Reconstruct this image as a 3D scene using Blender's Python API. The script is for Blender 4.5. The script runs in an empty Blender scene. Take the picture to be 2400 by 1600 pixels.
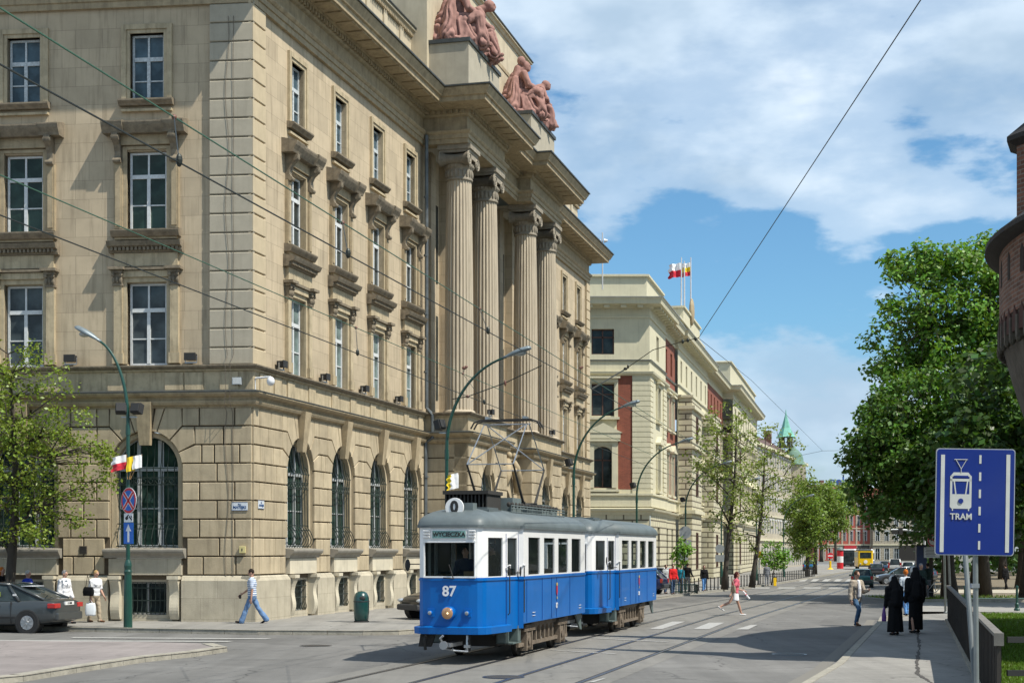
import bpy, bmesh, math, random
import numpy as np
from mathutils import Vector, Matrix
R = math.radians
random.seed(7)
S = bpy.context.scene
COL = S.collection
# ---------------- camera ----------------
EYE = 2.4; FPX = 3600.0; HOR = 1288.0
cam = bpy.data.cameras.new("camera"); camo = bpy.data.objects.new("camera", cam); COL.objects.link(camo)
camo.location = (0, 0, EYE); camo.rotation_euler = (R(90), 0, 0)
cam.sensor_width = 36.0; cam.lens = 54.0; cam.shift_y = (HOR-800)/2400.0
cam.clip_start = 0.2; cam.clip_end = 6000
S.camera = camo
# ---------------- sun, sky ----------------
SH = Vector((0.855, -0.519, 0)); SEL = 56.0
SV = Vector((SH.x*math.cos(R(SEL)), SH.y*math.cos(R(SEL)), math.sin(R(SEL))))
sl = bpy.data.lights.new("sun", 'SUN'); sl.energy = 4.95; sl.angle = R(0.5); sl.color = (1.0, 0.945, 0.84)
so = bpy.data.objects.new("sun", sl); COL.objects.link(so)
so.rotation_euler = (-SV).to_track_quat('-Z', 'Y').to_euler(); so.location = (40, -30, 60)
W = bpy.data.worlds.new("World"); S.world = W; W.use_nodes = True
def world():
    nt = W.node_tree; nt.nodes.clear(); N = nt.nodes.new; L = nt.links.new
    out = N('ShaderNodeOutputWorld'); bg = N('ShaderNodeBackground'); bg.inputs[1].default_value = 0.078
    sky = N('ShaderNodeTexSky'); sky.sky_type = 'NISHITA'; sky.sun_disc = False
    sky.sun_elevation = R(SEL); sky.sun_rotation = math.atan2(SH.x, SH.y); sky.air_density = 1.0; sky.dust_density = 0.6; sky.ozone_density = 2.0
    tc = N('ShaderNodeTexCoord'); sep = N('ShaderNodeSeparateXYZ'); L(tc.outputs['Generated'], sep.inputs[0])
    def math_(op, a, b=None, c=None, clamp=False):
        n = N('ShaderNodeMath'); n.operation = op; n.use_clamp = clamp
        for i, q in enumerate((a, b, c)):
            if q is None: continue
            if isinstance(q, (int, float)): n.inputs[i].default_value = q
            else: L(q, n.inputs[i])
        return n.outputs[0]
    def noise(scale, detail, rough, loc, zs):
        m = N('ShaderNodeMapping'); m.inputs['Scale'].default_value = (1, 1, zs); m.inputs['Location'].default_value = loc
        L(tc.outputs['Generated'], m.inputs[0])
        n = N('ShaderNodeTexNoise'); n.inputs['Scale'].default_value = scale; n.inputs['Detail'].default_value = detail
        n.inputs['Roughness'].default_value = rough; L(m.outputs[0], n.inputs['Vector']); return n.outputs['Fac']
    def ramp(x, pts):
        r = N('ShaderNodeValToRGB'); r.color_ramp.interpolation = 'EASE'
        while len(r.color_ramp.elements) < len(pts): r.color_ramp.elements.new(0.5)
        for e, (p, c) in zip(r.color_ramp.elements, pts):
            e.position = p; e.color = c if isinstance(c, tuple) else (c, c, c, 1)
        L(x, r.inputs[0]); return r.outputs[0]
    z = sep.outputs['Z']; x = sep.outputs['X']
    n1 = noise(8.0, 7, 0.54, (3.1, 1.7, 5.3), 2.6)
    n2 = noise(20, 5, 0.5, (0.3, 2.2, 1.1), 2.0)
    # cover by height above the horizon: cumulus bank up high, clear band, thin bank low down
    cov = ramp(z, [(0.0, 0.70), (0.06, 0.66), (0.12, 0.60), (0.165, 0.42), (0.19, 0.48), (0.215, 0.60), (0.25, 0.75), (0.345, 0.86), (0.55, 0.6)])
    xx = math_('MULTIPLY', math_('ABSOLUTE', math_('SUBTRACT', x, 0.08)), 0.16)
    v = math_('ADD', math_('ADD', n1, math_('MULTIPLY', math_('SUBTRACT', n2, 0.5), 0.26)), math_('SUBTRACT', math_('MULTIPLY', cov, 0.6), 0.32))
    v = math_('ADD', v, xx)
    den = ramp(v, [(0.50, 0.0), (0.60, 0.58), (0.82, 0.95)])
    sh = noise(6.0, 5, 0.55, (7.7, 2.4, 9.1), 1.8)
    cc = ramp(math_('ADD', math_('MULTIPLY', sh, 0.92), math_('MULTIPLY', n2, 0.08)), [(0.36, (5.0, 6.6, 8.3, 1)), (0.54, (7.4, 8.9, 10.4, 1)), (0.70, (11.2, 12.0, 12.6, 1))])
    tint = N('ShaderNodeMixRGB'); tint.blend_type = 'MULTIPLY'; tint.inputs[0].default_value = 1.0; L(sky.outputs[0], tint.inputs[1])
    L(ramp(z, [(0.0, (0.92, 0.99, 1.17, 1)), (0.08, (0.99, 1.18, 1.36, 1)), (0.15, (0.86, 1.28, 1.46, 1)), (0.35, (0.82, 1.26, 1.44, 1))]), tint.inputs[2])
    mix = N('ShaderNodeMixRGB'); L(den, mix.inputs[0]); L(tint.outputs[0], mix.inputs[1]); L(cc, mix.inputs[2])
    L(mix.outputs[0], bg.inputs[0]); L(bg.outputs[0], out.inputs[0])
world()
S.view_settings.view_transform = 'Standard'; S.view_settings.look = 'None'; S.view_settings.gamma = 1.0; S.view_settings.exposure = 0.34
S.render.engine = 'CYCLES'
# ---------------- helpers ----------------
def zg(y):
    P = [(-1e4, 0), (55, 0), (110, -.45), (130, -.55), (1e5, -.6)]
    for (a, za), (b, zb) in zip(P, P[1:]):
        if y <= b: return za+(zb-za)*(y-a)/(b-a)
    return -.6
def G(px, py, dz=0.0):
    "ground point seen at a photo pixel"
    Y = 60.0
    for _ in range(40): Y = FPX*(EYE-zg(Y)-dz)/(py-HOR)
    return Vector(((px-1200)/FPX*Y, Y, zg(Y)+dz))
def P3(px, py, Y): return Vector(((px-1200)/FPX*Y, Y, EYE+(HOR-py)/FPX*Y))
def frame(ox, oy, dx, dy, oz=0.0):
    "x to the right seen from outside, y inward, z up"
    l = math.hypot(dx, dy); dx /= l; dy /= l
    return Matrix(((dx, -dy, 0, ox), (dy, dx, 0, oy), (0, 0, 1, oz), (0, 0, 0, 1)))
I4 = Matrix.Identity(4)
class MB:
    def __init__(s): s.v = []; s.f = []; s.m = []
    def add(s, vs, fs, mi=0):
        b = len(s.v); s.v += [tuple(v) for v in vs]; s.f += [tuple(b+i for i in f) for f in fs]; s.m += [mi]*len(fs); return s
    def box(s, x0, x1, y0, y1, z0, z1, mi=0):
        return s.add([(x0,y0,z0),(x1,y0,z0),(x1,y1,z0),(x0,y1,z0),(x0,y0,z1),(x1,y0,z1),(x1,y1,z1),(x0,y1,z1)],
                     [(0,3,2,1),(4,5,6,7),(0,1,5,4),(1,2,6,5),(2,3,7,6),(3,0,4,7)], mi)
    def bar(s, a, b, w, h=None, mi=0):
        a = Vector(a); b = Vector(b); h = h or w; d = (b-a).normalized()
        u = d.cross(Vector((0,0,1)));  u = Vector((1,0,0)) if u.length < 1e-3 else u.normalized(); v = u.cross(d)
        q = [p+u*(w/2*i)+v*(h/2*j) for p in (a,b) for i,j in ((-1,-1),(1,-1),(1,1),(-1,1))]
        return s.add(q, [(0,3,2,1),(4,5,6,7),(0,1,5,4),(1,2,6,5),(2,3,7,6),(3,0,4,7)], mi)
    def prism(s, poly, ax, a0, a1, mi=0):
        n = len(poly)
        mk = {'x': lambda p,a:(a,p[0],p[1]), 'y': lambda p,a:(p[0],a,p[1]), 'z': lambda p,a:(p[0],p[1],a)}[ax]
        return s.add([mk(p,a0) for p in poly]+[mk(p,a1) for p in poly],
            [tuple(range(n-1,-1,-1)), tuple(range(n,2*n))]+[(i,(i+1)%n,n+(i+1)%n,n+i) for i in range(n)], mi)
    def tube(s, pts, r, seg=8, mi=0, cap=True):
        pts = [Vector(p) for p in pts]; n = len(pts); rr = r if isinstance(r,(list,tuple)) else [r]*n
        vs = []; pu = None
        for i,p in enumerate(pts):
            d = (pts[min(i+1,n-1)]-pts[max(i-1,0)])
            d = d.normalized() if d.length > 1e-9 else Vector((0,0,1))
            if pu is None: u = d.orthogonal().normalized()
            else:
                u = pu-d*pu.dot(d); u = u.normalized() if u.length > 1e-6 else d.orthogonal().normalized()
            pu = u; w = d.cross(u)
            vs += [p+(u*math.cos(2*math.pi*k/seg)+w*math.sin(2*math.pi*k/seg))*rr[i] for k in range(seg)]
        fs = [(i*seg+k, i*seg+(k+1)%seg, (i+1)*seg+(k+1)%seg, (i+1)*seg+k) for i in range(n-1) for k in range(seg)]
        if cap: fs += [tuple(range(seg-1,-1,-1)), tuple(range((n-1)*seg, n*seg))]
        return s.add(vs, fs, mi)
    def lathe(s, c, prof, seg=24, mi=0, a0=0, a1=2*math.pi, ax='z', flute=None):
        full = abs(a1-a0-2*math.pi) < 1e-6; k = seg if full else seg+1; vs = []
        for r,z in prof:
            for i in range(k):
                a = a0+(a1-a0)*i/seg; q = r*(flute(a) if flute else 1)
                x, y = q*math.cos(a), q*math.sin(a)
                o = {'z':(x,y,z),'y':(x,z,y),'x':(z,x,y)}[ax]
                vs.append((c[0]+o[0], c[1]+o[1], c[2]+o[2]))
        fs = []
        for j in range(len(prof)-1):
            for i in range(seg):
                i2 = (i+1)%k if full else i+1
                fs.append((j*k+i, j*k+i2, (j+1)*k+i2, (j+1)*k+i))
        if full:
            if prof[0][0] > 1e-6: fs.append(tuple(range(k-1,-1,-1)))
            if prof[-1][0] > 1e-6: fs.append(tuple(range((len(prof)-1)*k, len(prof)*k)))
        return s.add(vs, fs, mi)
    def ell(s, c, rx, ry, rz, seg=12, rings=8, mi=0):
        vs = [(c[0],c[1],c[2]-rz)]
        for j in range(1,rings):
            a = -math.pi/2+math.pi*j/rings
            vs += [(c[0]+rx*math.cos(a)*math.cos(2*math.pi*i/seg), c[1]+ry*math.cos(a)*math.sin(2*math.pi*i/seg), c[2]+rz*math.sin(a)) for i in range(seg)]
        vs.append((c[0],c[1],c[2]+rz)); fs = []
        for i in range(seg):
            fs.append((0, 1+(i+1)%seg, 1+i)); b = 1+(rings-2)*seg
            fs.append((b+i, b+(i+1)%seg, len(vs)-1))
            for j in range(rings-2):
                q = 1+j*seg; fs.append((q+i, q+(i+1)%seg, q+seg+(i+1)%seg, q+seg+i))
        return s.add(vs, fs, mi)
    def sweep(s, path, prof, mi=0, closed=False, capz=None):
        "profile (outward offset, z) along a plan path; outward lies on the right of the walk"
        n = len(path); offs = []
        P = [Vector((p[0],p[1])) for p in path]
        for i in range(n):
            ds = []
            if i > 0 or closed: ds.append((P[i]-P[i-1]).normalized())
            if i < n-1 or closed: ds.append((P[(i+1)%n]-P[i]).normalized())
            ns = [Vector((d.y,-d.x)) for d in ds]
            if len(ns) == 2:
                m = ns[0]+ns[1]; m = m/(m.dot(ns[0])) if m.length > 1e-6 else ns[0]
            else: m = ns[0]
            offs.append(m)
        k = len(prof)
        vs = [(P[i].x+offs[i].x*o, P[i].y+offs[i].y*o, z) for i in range(n) for o,z in prof]
        fs = []
        for i in range(n if closed else n-1):
            for j in range(k-1):
                a = i*k; b = ((i+1)%n)*k; fs.append((a+j, b+j, b+j+1, a+j+1))
        if not closed: fs += [tuple(range(k)), tuple((n-1)*k+j for j in range(k-1,-1,-1))]
        return s.add(vs, fs, mi)
    def holes(s, x0, x1, z0, z1, y, hs, depth, mi=0, mr=None):
        "wall in plane y with rectangular openings and their reveals"
        mr = mi if mr is None else mr
        X = sorted({x0,x1,*[h[0] for h in hs],*[h[1] for h in hs]}); Z = sorted({z0,z1,*[h[2] for h in hs],*[h[3] for h in hs]})
        X = [q for q in X if x0 <= q <= x1]; Z = [q for q in Z if z0 <= q <= z1]
        for a,b in zip(X,X[1:]):
            run = None
            for c,d in zip(Z,Z[1:]):
                inh = any(h[0] <= (a+b)/2 <= h[1] and h[2] <= (c+d)/2 <= h[3] for h in hs)
                if not inh: run = (run[0], d) if run else (c, d)
                if inh or d == Z[-1]:
                    if run: s.add([(a,y,run[0]),(b,y,run[0]),(b,y,run[1]),(a,y,run[1])], [(0,1,2,3)], mi); run = None
        for h in hs:
            a,b,c,d = h[:4]
            s.add([(a,y,c),(b,y,c),(b,y,d),(a,y,d),(a,y+depth,c),(b,y+depth,c),(b,y+depth,d),(a,y+depth,d)],
                  [(0,4,5,1),(1,5,6,2),(2,6,7,3),(3,7,4,0)], mr)
        return s
    def build(s, name, mats, parent=None, fr=None, smooth=False, bevel=0, uv=True):
        me = bpy.data.meshes.new(name); me.from_pydata(s.v, [], s.f); me.update()
        for m in (mats if isinstance(mats,(list,tuple)) else [mats]): me.materials.append(m)
        if any(s.m): me.polygons.foreach_set('material_index', s.m)
        if smooth: me.polygons.foreach_set('use_smooth', [True]*len(s.f))
        if uv:
            ul = me.uv_layers.new(name='UVMap'); co = np.array(s.v, dtype=np.float64)
            nl = len(me.loops); vi = np.zeros(nl, dtype=np.int32); me.loops.foreach_get('vertex_index', vi)
            pn = np.zeros(len(me.polygons)*3); me.polygons.foreach_get('normal', pn); pn = np.abs(pn.reshape(-1,3))
            lt = np.zeros(len(me.polygons), dtype=np.int32); me.polygons.foreach_get('loop_total', lt)
            ax = np.repeat(np.where(pn[:,2] > .8, 2, np.where(pn[:,0] > pn[:,1], 0, 1)), lt)
            c = co[vi]; U = np.where(ax == 0, c[:,1], c[:,0]); V = np.where(ax == 2, c[:,1], c[:,2])
            ul.data.foreach_set('uv', np.stack([U,V],1).ravel())
        o = bpy.data.objects.new(name, me); COL.objects.link(o)
        link(o, parent, fr)
        if bevel:
            b = o.modifiers.new('bevel','BEVEL'); b.width = bevel; b.segments = 2; b.limit_method = 'ANGLE'; b.angle_limit = R(40)
        return o
def wm(o):
    m = o.matrix_basis.copy(); p = o.parent
    while p: m = p.matrix_basis @ m; p = p.parent
    return m
def link(o, parent=None, fr=None):
    "fr is a world matrix; None keeps the parent's own frame"
    if parent:
        o.parent = parent
        o.matrix_basis = (wm(parent).inverted() @ fr) if fr is not None else I4.copy()
    elif fr is not None: o.matrix_basis = fr
    return o
def empty(name, fr=None, parent=None):
    if isinstance(fr, (tuple, Vector)): fr = Matrix.Translation(Vector(fr))
    o = bpy.data.objects.new(name, None); COL.objects.link(o); o.empty_display_size = .3; link(o, parent, fr or I4.copy()); return o
def tag(o, label=None, cat=None, group=None, kind=None):
    for k, q in (('label',label),('category',cat),('group',group),('kind',kind)):
        if q: o[k] = q
    return o
KIDS = {}
def copy_tree(o, fr=None, parent=None):
    "copy of a thing (or part) with copies of everything below it"
    if not KIDS.get('n') == len(bpy.data.objects):
        KIDS.clear()
        for q in bpy.data.objects:
            if q.parent: KIDS.setdefault(q.parent.name, []).append(q)
    kids = KIDS
    def rec(a, par):
        c = a.copy(); COL.objects.link(c)
        if par: c.parent = par
        for ch in kids.get(a.name, []): rec(ch, c)
        return c
    c = rec(o, None)
    if fr is not None or parent is not None:
        c.parent = None; link(c, parent, fr)
    KIDS.clear()
    return c
def RZ(a): return Matrix.Rotation(a, 4, 'Z')
def TR(x, y=0, z=0):
    return Matrix.Translation((x, y, z)) if not isinstance(x, Vector) else Matrix.Translation(x)
# ---------------- materials ----------------
MC = {}
def srgb(r, g, b):
    f = lambda c: (c/255/12.92) if c/255 <= .04045 else ((c/255+.055)/1.055)**2.4
    return (f(r), f(g), f(b))
def mat(name, col, rough=.7, metal=0, var=.12, vs=3.0, bump=0.0, bs=30.0, spec=.5, coat=0, brick=None, streak=0, uvm=False, emis=None, dirt=0, dirtc=(.05,.045,.035), stretch=(1,1,1), isl=0, crev=0):
    if name in MC: return MC[name]
    m = bpy.data.materials.new(name); m.use_nodes = True; nt = m.node_tree; nt.nodes.clear(); N = nt.nodes.new; L = nt.links.new
    out = N('ShaderNodeOutputMaterial'); b = N('ShaderNodeBsdfPrincipled'); L(b.outputs[0], out.inputs[0])
    b.inputs['Roughness'].default_value = rough; b.inputs['Metallic'].default_value = metal; b.inputs['Specular IOR Level'].default_value = spec
    if coat: b.inputs['Coat Weight'].default_value = coat; b.inputs['Coat Roughness'].default_value = .05
    tc = N('ShaderNodeTexCoord'); src = tc.outputs['UV' if uvm else 'Object']
    c4 = (*col, 1)
    mp = N('ShaderNodeMapping'); mp.inputs['Scale'].default_value = stretch; L(src, mp.inputs[0])
    n = N('ShaderNodeTexNoise'); n.inputs['Scale'].default_value = vs; n.inputs['Detail'].default_value = 6; n.inputs['Roughness'].default_value = .6; L(mp.outputs[0], n.inputs['Vector'])
    def mixc(fac, a, bb, mode='MIX'):
        x = N('ShaderNodeMixRGB'); x.blend_type = mode
        for i, q in ((0,fac),(1,a),(2,bb)):
            if isinstance(q,(int,float)): x.inputs[i].default_value = q
            elif isinstance(q, tuple): x.inputs[i].default_value = q if len(q) == 4 else (*q,1)
            else: L(q, x.inputs[i])
        return x.outputs[0]
    def rmp(x, p0, p1, v0=0., v1=1.):
        r = N('ShaderNodeMapRange'); r.inputs[1].default_value = p0; r.inputs[2].default_value = p1; r.inputs[3].default_value = v0; r.inputs[4].default_value = v1; L(x, r.inputs[0]); return r.outputs[0]
    base = c4; bumpsrc = None
    if brick:
        bw, rh, mort, mcol, cv = brick[:5]
        bt = N('ShaderNodeTexBrick'); bm_ = N('ShaderNodeMapping'); bm_.inputs['Location'].default_value = (0,-(brick[5] if len(brick)>5 else 0),0); L(tc.outputs['UV'], bm_.inputs[0]); L(bm_.outputs[0], bt.inputs['Vector']); bt.inputs['Scale'].default_value = 1; bt.inputs['Brick Width'].default_value = bw
        bt.inputs['Row Height'].default_value = rh; bt.inputs['Mortar Size'].default_value = mort; bt.inputs['Mortar Smooth'].default_value = .1; bt.inputs['Bias'].default_value = 0
        bt.inputs['Color1'].default_value = (*[q*(1-cv) for q in col],1); bt.inputs['Color2'].default_value = (*[min(1,q*(1+cv)) for q in col],1); bt.inputs['Mortar'].default_value = (*mcol,1)
        base = bt.outputs['Color']; bumpsrc = bt.outputs['Fac']
    f = rmp(n.outputs['Fac'], .3, .7)
    dk = mixc(1.0, base, (1-var,)*3+(1,), 'MULTIPLY'); lt = mixc(1.0, base, (1+var*.7,)*3+(1,), 'MULTIPLY')
    cur = mixc(f, dk, lt)
    if streak:
        mp2 = N('ShaderNodeMapping'); mp2.inputs['Scale'].default_value = (2.6,.22,1) if uvm or brick else (2.6,2.6,.22); L(tc.outputs['UV' if (uvm or brick) else 'Object'], mp2.inputs[0])
        n2 = N('ShaderNodeTexNoise'); n2.inputs['Scale'].default_value = 2.0; n2.inputs['Detail'].default_value = 7; n2.inputs['Roughness'].default_value = .65; L(mp2.outputs[0], n2.inputs['Vector'])
        cur = mixc(rmp(n2.outputs['Fac'], .50, .74, 0, streak), cur, mixc(1.0, cur, (.42,.40,.37,1), 'MULTIPLY'))
    if dirt:
        n3 = N('ShaderNodeTexNoise'); n3.inputs['Scale'].default_value = vs*2.7; n3.inputs['Detail'].default_value = 9; n3.inputs['Roughness'].default_value = .7; L(mp.outputs[0], n3.inputs['Vector'])
        cur = mixc(rmp(n3.outputs['Fac'], .52, .72, 0, dirt), cur, (*dirtc,1))
    if isl or crev:
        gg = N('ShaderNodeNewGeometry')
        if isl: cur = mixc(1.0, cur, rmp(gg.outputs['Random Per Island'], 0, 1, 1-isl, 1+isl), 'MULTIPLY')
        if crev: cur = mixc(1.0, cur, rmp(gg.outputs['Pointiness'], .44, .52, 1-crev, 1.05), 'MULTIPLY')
    L(cur, b.inputs['Base Color'])
    if bump:
        bn = N('ShaderNodeTexNoise'); bn.inputs['Scale'].default_value = bs; bn.inputs['Detail'].default_value = 5; L(mp.outputs[0], bn.inputs['Vector'])
        bp = N('ShaderNodeBump'); bp.inputs['Strength'].default_value = bump; bp.inputs['Distance'].default_value = .02
        h = bn.outputs['Fac']
        if bumpsrc:
            mm = N('ShaderNodeMath'); mm.operation = 'MULTIPLY_ADD'; L(bumpsrc, mm.inputs[0]); mm.inputs[1].default_value = -1.2; L(bn.outputs['Fac'], mm.inputs[2]); h = mm.outputs[0]
        L(h, bp.inputs['Height']); L(bp.outputs[0], b.inputs['Normal'])
    if emis: b.inputs['Emission Color'].default_value = (*emis[0],1); b.inputs['Emission Strength'].default_value = emis[1]
    MC[name] = m; return m
def glass(name, tint=(.02,.028,.03), alpha=1.0, rough=.03):
    if name in MC: return MC[name]
    m = bpy.data.materials.new(name); m.use_nodes = True; nt = m.node_tree; b = nt.nodes['Principled BSDF']; N = nt.nodes.new; L = nt.links.new
    b.inputs['Base Color'].default_value = (*tint,1); b.inputs['Roughness'].default_value = rough; b.inputs['Specular IOR Level'].default_value = .6 if alpha < 1 else .22
    if alpha < 1:
        out = nt.nodes['Material Output']; t = N('ShaderNodeBsdfTransparent'); t.inputs[0].default_value = (.80,.86,.84,1); mx = N('ShaderNodeMixShader')
        lw = N('ShaderNodeFresnel'); lw.inputs[0].default_value = 1.5; ad = N('ShaderNodeMath'); ad.operation = 'ADD'; ad.use_clamp = True; L(lw.outputs[0], ad.inputs[0]); ad.inputs[1].default_value = alpha
        L(ad.outputs[0], mx.inputs[0]); L(t.outputs[0], mx.inputs[1]); L(b.outputs[0], mx.inputs[2]); L(mx.outputs[0], out.inputs[0])
    else:
        tc = N('ShaderNodeTexCoord'); n = N('ShaderNodeTexNoise'); n.inputs['Scale'].default_value = 1.6; n.inputs['Detail'].default_value = 3; L(tc.outputs['Object'], n.inputs['Vector'])
        bp = N('ShaderNodeBump'); bp.inputs['Strength'].default_value = .05; bp.inputs['Distance'].default_value = .05; L(n.outputs['Fac'], bp.inputs['Height']); L(bp.outputs[0], b.inputs['Normal'])
        rr = N('ShaderNodeMapRange'); rr.inputs[1].default_value = .4; rr.inputs[2].default_value = .65; L(n.outputs['Fac'], rr.inputs[0])
        mx = N('ShaderNodeMixRGB'); L(rr.outputs[0], mx.inputs[0]); mx.inputs[1].default_value = (*tint,1); mx.inputs[2].default_value = (*[q*2.2+.006 for q in tint],1); L(mx.outputs[0], b.inputs['Base Color'])
    MC[name] = m; return m
def text(body, size, m, parent=None, fr=None, name='lettering', ext=.004, off=0.0, align='CENTER', sx=1.0):
    cu = bpy.data.curves.new(name, 'FONT'); cu.body = body; cu.size = size; cu.extrude = ext; cu.align_x = align; cu.align_y = 'CENTER'; cu.offset = off; cu.resolution_u = 3
    tmp = bpy.data.objects.new('tmp', cu); COL.objects.link(tmp)
    dg = bpy.context.evaluated_depsgraph_get(); me = bpy.data.meshes.new_from_object(tmp.evaluated_get(dg))
    bpy.data.objects.remove(tmp); me.name = name
    # stand the text upright in the x-z plane, facing -y
    me.transform(Matrix(((sx,0,0,0),(0,0,-1,0),(0,1,0,0),(0,0,0,1)))); me.materials.clear(); me.materials.append(m)
    o = bpy.data.objects.new(name, me); COL.objects.link(o); link(o, parent, fr); return o
# ---------------- ground ----------------
def asphalt(name, c, patch=.18, crack=.5, sc=1.0):
    m = bpy.data.materials.new(name); m.use_nodes = True; nt = m.node_tree; N = nt.nodes.new; L = nt.links.new; b = nt.nodes['Principled BSDF']
    b.inputs['Roughness'].default_value = .85; tc = N('ShaderNodeTexCoord')
    def noise(s, d, r=.6, st=(1,1,1)):
        mp = N('ShaderNodeMapping'); mp.inputs['Scale'].default_value = st; L(tc.outputs['Object'], mp.inputs[0])
        n = N('ShaderNodeTexNoise'); n.inputs['Scale'].default_value = s; n.inputs['Detail'].default_value = d; n.inputs['Roughness'].default_value = r; L(mp.outputs[0], n.inputs['Vector']); return n.outputs['Fac']
    def mr(x, a, bb, c0, c1):
        r = N('ShaderNodeMapRange'); r.inputs[1].default_value = a; r.inputs[2].default_value = bb; r.inputs[3].default_value = c0; r.inputs[4].default_value = c1; L(x, r.inputs[0]); return r.outputs[0]
    def mul(a, bb):
        x = N('ShaderNodeMath'); x.operation = 'MULTIPLY'; L(a, x.inputs[0]); L(bb, x.inputs[1]); return x.outputs[0]
    v = mul(mr(noise(.18*sc, 5), .3, .7, 1-patch, 1+patch), mr(noise(1.3*sc, 6, .7), .3, .7, .88, 1.12))
    v = mul(v, mr(noise(38, 3, .8), .2, .8, .86, 1.14))
    v = mul(v, mr(noise(.9, 4, .6, (.25, .9, 1)), .55, .72, 1.0, .84))
    mq = N('ShaderNodeMapping'); mq.inputs['Rotation'].default_value = (0,0,R(15.3)); mq.inputs['Scale'].default_value = (1.4,.045,1); L(tc.outputs['Object'], mq.inputs[0])
    nq = N('ShaderNodeTexNoise'); nq.inputs['Scale'].default_value = 1.0; nq.inputs['Detail'].default_value = 5; nq.inputs['Roughness'].default_value = .65; L(mq.outputs[0], nq.inputs['Vector']); v = mul(v, mr(nq.outputs['Fac'], .35, .68, 1.08, .84))
    v = mul(v, mr(noise(2.2, 2, .5), .68, .76, 1.0, .72))
    # repaired rectangles
    mp = N('ShaderNodeMapping'); mp.inputs['Rotation'].default_value = (0,0,R(15)); L(tc.outputs['Object'], mp.inputs[0])
    vo = N('ShaderNodeTexVoronoi'); vo.distance = 'CHEBYCHEV'; vo.inputs['Scale'].default_value = .16; vo.inputs['Randomness'].default_value = .85; L(mp.outputs[0], vo.inputs['Vector'])
    sp = N('ShaderNodeSeparateColor'); L(vo.outputs['Color'], sp.inputs[0]); v = mul(v, mr(sp.outputs[0], 0, 1, 1-patch*.45, 1+patch*.35))
    # cracks
    wn = N('ShaderNodeTexNoise'); wn.inputs['Scale'].default_value = 1.2; wn.inputs['Detail'].default_value = 4; L(tc.outputs['Object'], wn.inputs['Vector'])
    ad = N('ShaderNodeVectorMath'); ad.operation = 'MULTIPLY_ADD'; L(wn.outputs['Color'], ad.inputs[0]); ad.inputs[1].default_value = (.9,.9,.9); L(tc.outputs['Object'], ad.inputs[2])
    vc = N('ShaderNodeTexVoronoi'); vc.feature = 'DISTANCE_TO_EDGE'; vc.inputs['Scale'].default_value = .22; L(ad.outputs[0], vc.inputs['Vector'])
    v = mul(v, mr(vc.outputs['Distance'], .0, .006, 1-crack, 1.0))
    col = N('ShaderNodeMixRGB'); col.blend_type = 'MULTIPLY'; col.inputs[0].default_value = 1; col.inputs[1].default_value = (*c,1); L(v, col.inputs[2]); L(col.outputs[0], b.inputs['Base Color'])
    bp = N('ShaderNodeBump'); bp.inputs['Strength'].default_value = .35; bp.inputs['Distance'].default_value = .01; L(noise(60, 3, .7), bp.inputs['Height']); L(bp.outputs[0], b.inputs['Normal'])
    return m
M_road = asphalt('asphalt', (.142,.138,.130), .24, .55); M_walk = asphalt('pavement_asphalt', (.235,.225,.205), .12, .45, 1.6)
M_pink = asphalt('red_paving', (.225,.198,.188), .12, .3, 1.4); M_trackbed = asphalt('track_asphalt', (.172,.165,.150), .12, .35)
M_kerb = mat('kerb_stone', (.30,.28,.23), .85, var=.25, vs=4, bump=.4, bs=25, dirt=.35)
M_white = mat('road_paint', (.36,.355,.335), .7, var=.12, vs=5, dirt=.75, dirtc=(.22,.21,.20))
M_rail = mat('rail_steel', (.17,.19,.23), .32, metal=.85, var=.2); M_groove = mat('rail_groove', (.035,.032,.03), .9)  # blue of the reflected sky is put into the rail colour
M_grass = mat('grass', (.085,.135,.022), .9, var=.45, vs=5, bump=.9, bs=60, dirt=.35, dirtc=(.11,.13,.04))
M_soil = mat('park_soil', (.17,.14,.095), .95, var=.25, vs=1.5, bump=.5)
M_ground = mat('ground_cover', (.13,.13,.10), .95, var=.2, vs=.05)
def sheet(name, poly, dz, m, kind='structure', skirt=0):
    bm = bmesh.new(); vs = [bm.verts.new((x,y,0)) for x,y in poly]; bm.faces.new(vs)
    for yy in (55,110,130,400):
        bmesh.ops.bisect_plane(bm, geom=bm.verts[:]+bm.edges[:]+bm.faces[:], plane_co=(0,yy,0), plane_no=(0,1,0))
    for v in bm.verts: v.co.z = zg(v.co.y)+dz
    bmesh.ops.recalc_face_normals(bm, faces=bm.faces)
    if bm.faces and sum(f.normal.z for f in bm.faces) < 0: bmesh.ops.reverse_faces(bm, faces=bm.faces)
    if skirt:
        be = [e for e in bm.edges if e.is_boundary]; r = bmesh.ops.extrude_edge_only(bm, edges=be)
        for v in [g for g in r['geom'] if isinstance(g, bmesh.types.BMVert)]: v.co.z -= skirt
    me = bpy.data.meshes.new(name); bm.to_mesh(me); bm.free(); me.materials.append(m)
    o = bpy.data.objects.new(name, me); COL.objects.link(o)
    if kind: o['kind'] = kind
    return o
def off_path(path, w):
    P = [Vector(p) for p in path]; out = []
    for i in range(len(P)):
        ns = []
        if i: d = (P[i]-P[i-1]).normalized(); ns.append(Vector((d.y,-d.x)))
        if i < len(P)-1: d = (P[i+1]-P[i]).normalized(); ns.append(Vector((d.y,-d.x)))
        m = ns[0]+ns[-1]; m = m/m.dot(ns[0]); out.append((P[i].x+m.x*w, P[i].y+m.y*w))
    return out
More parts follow.
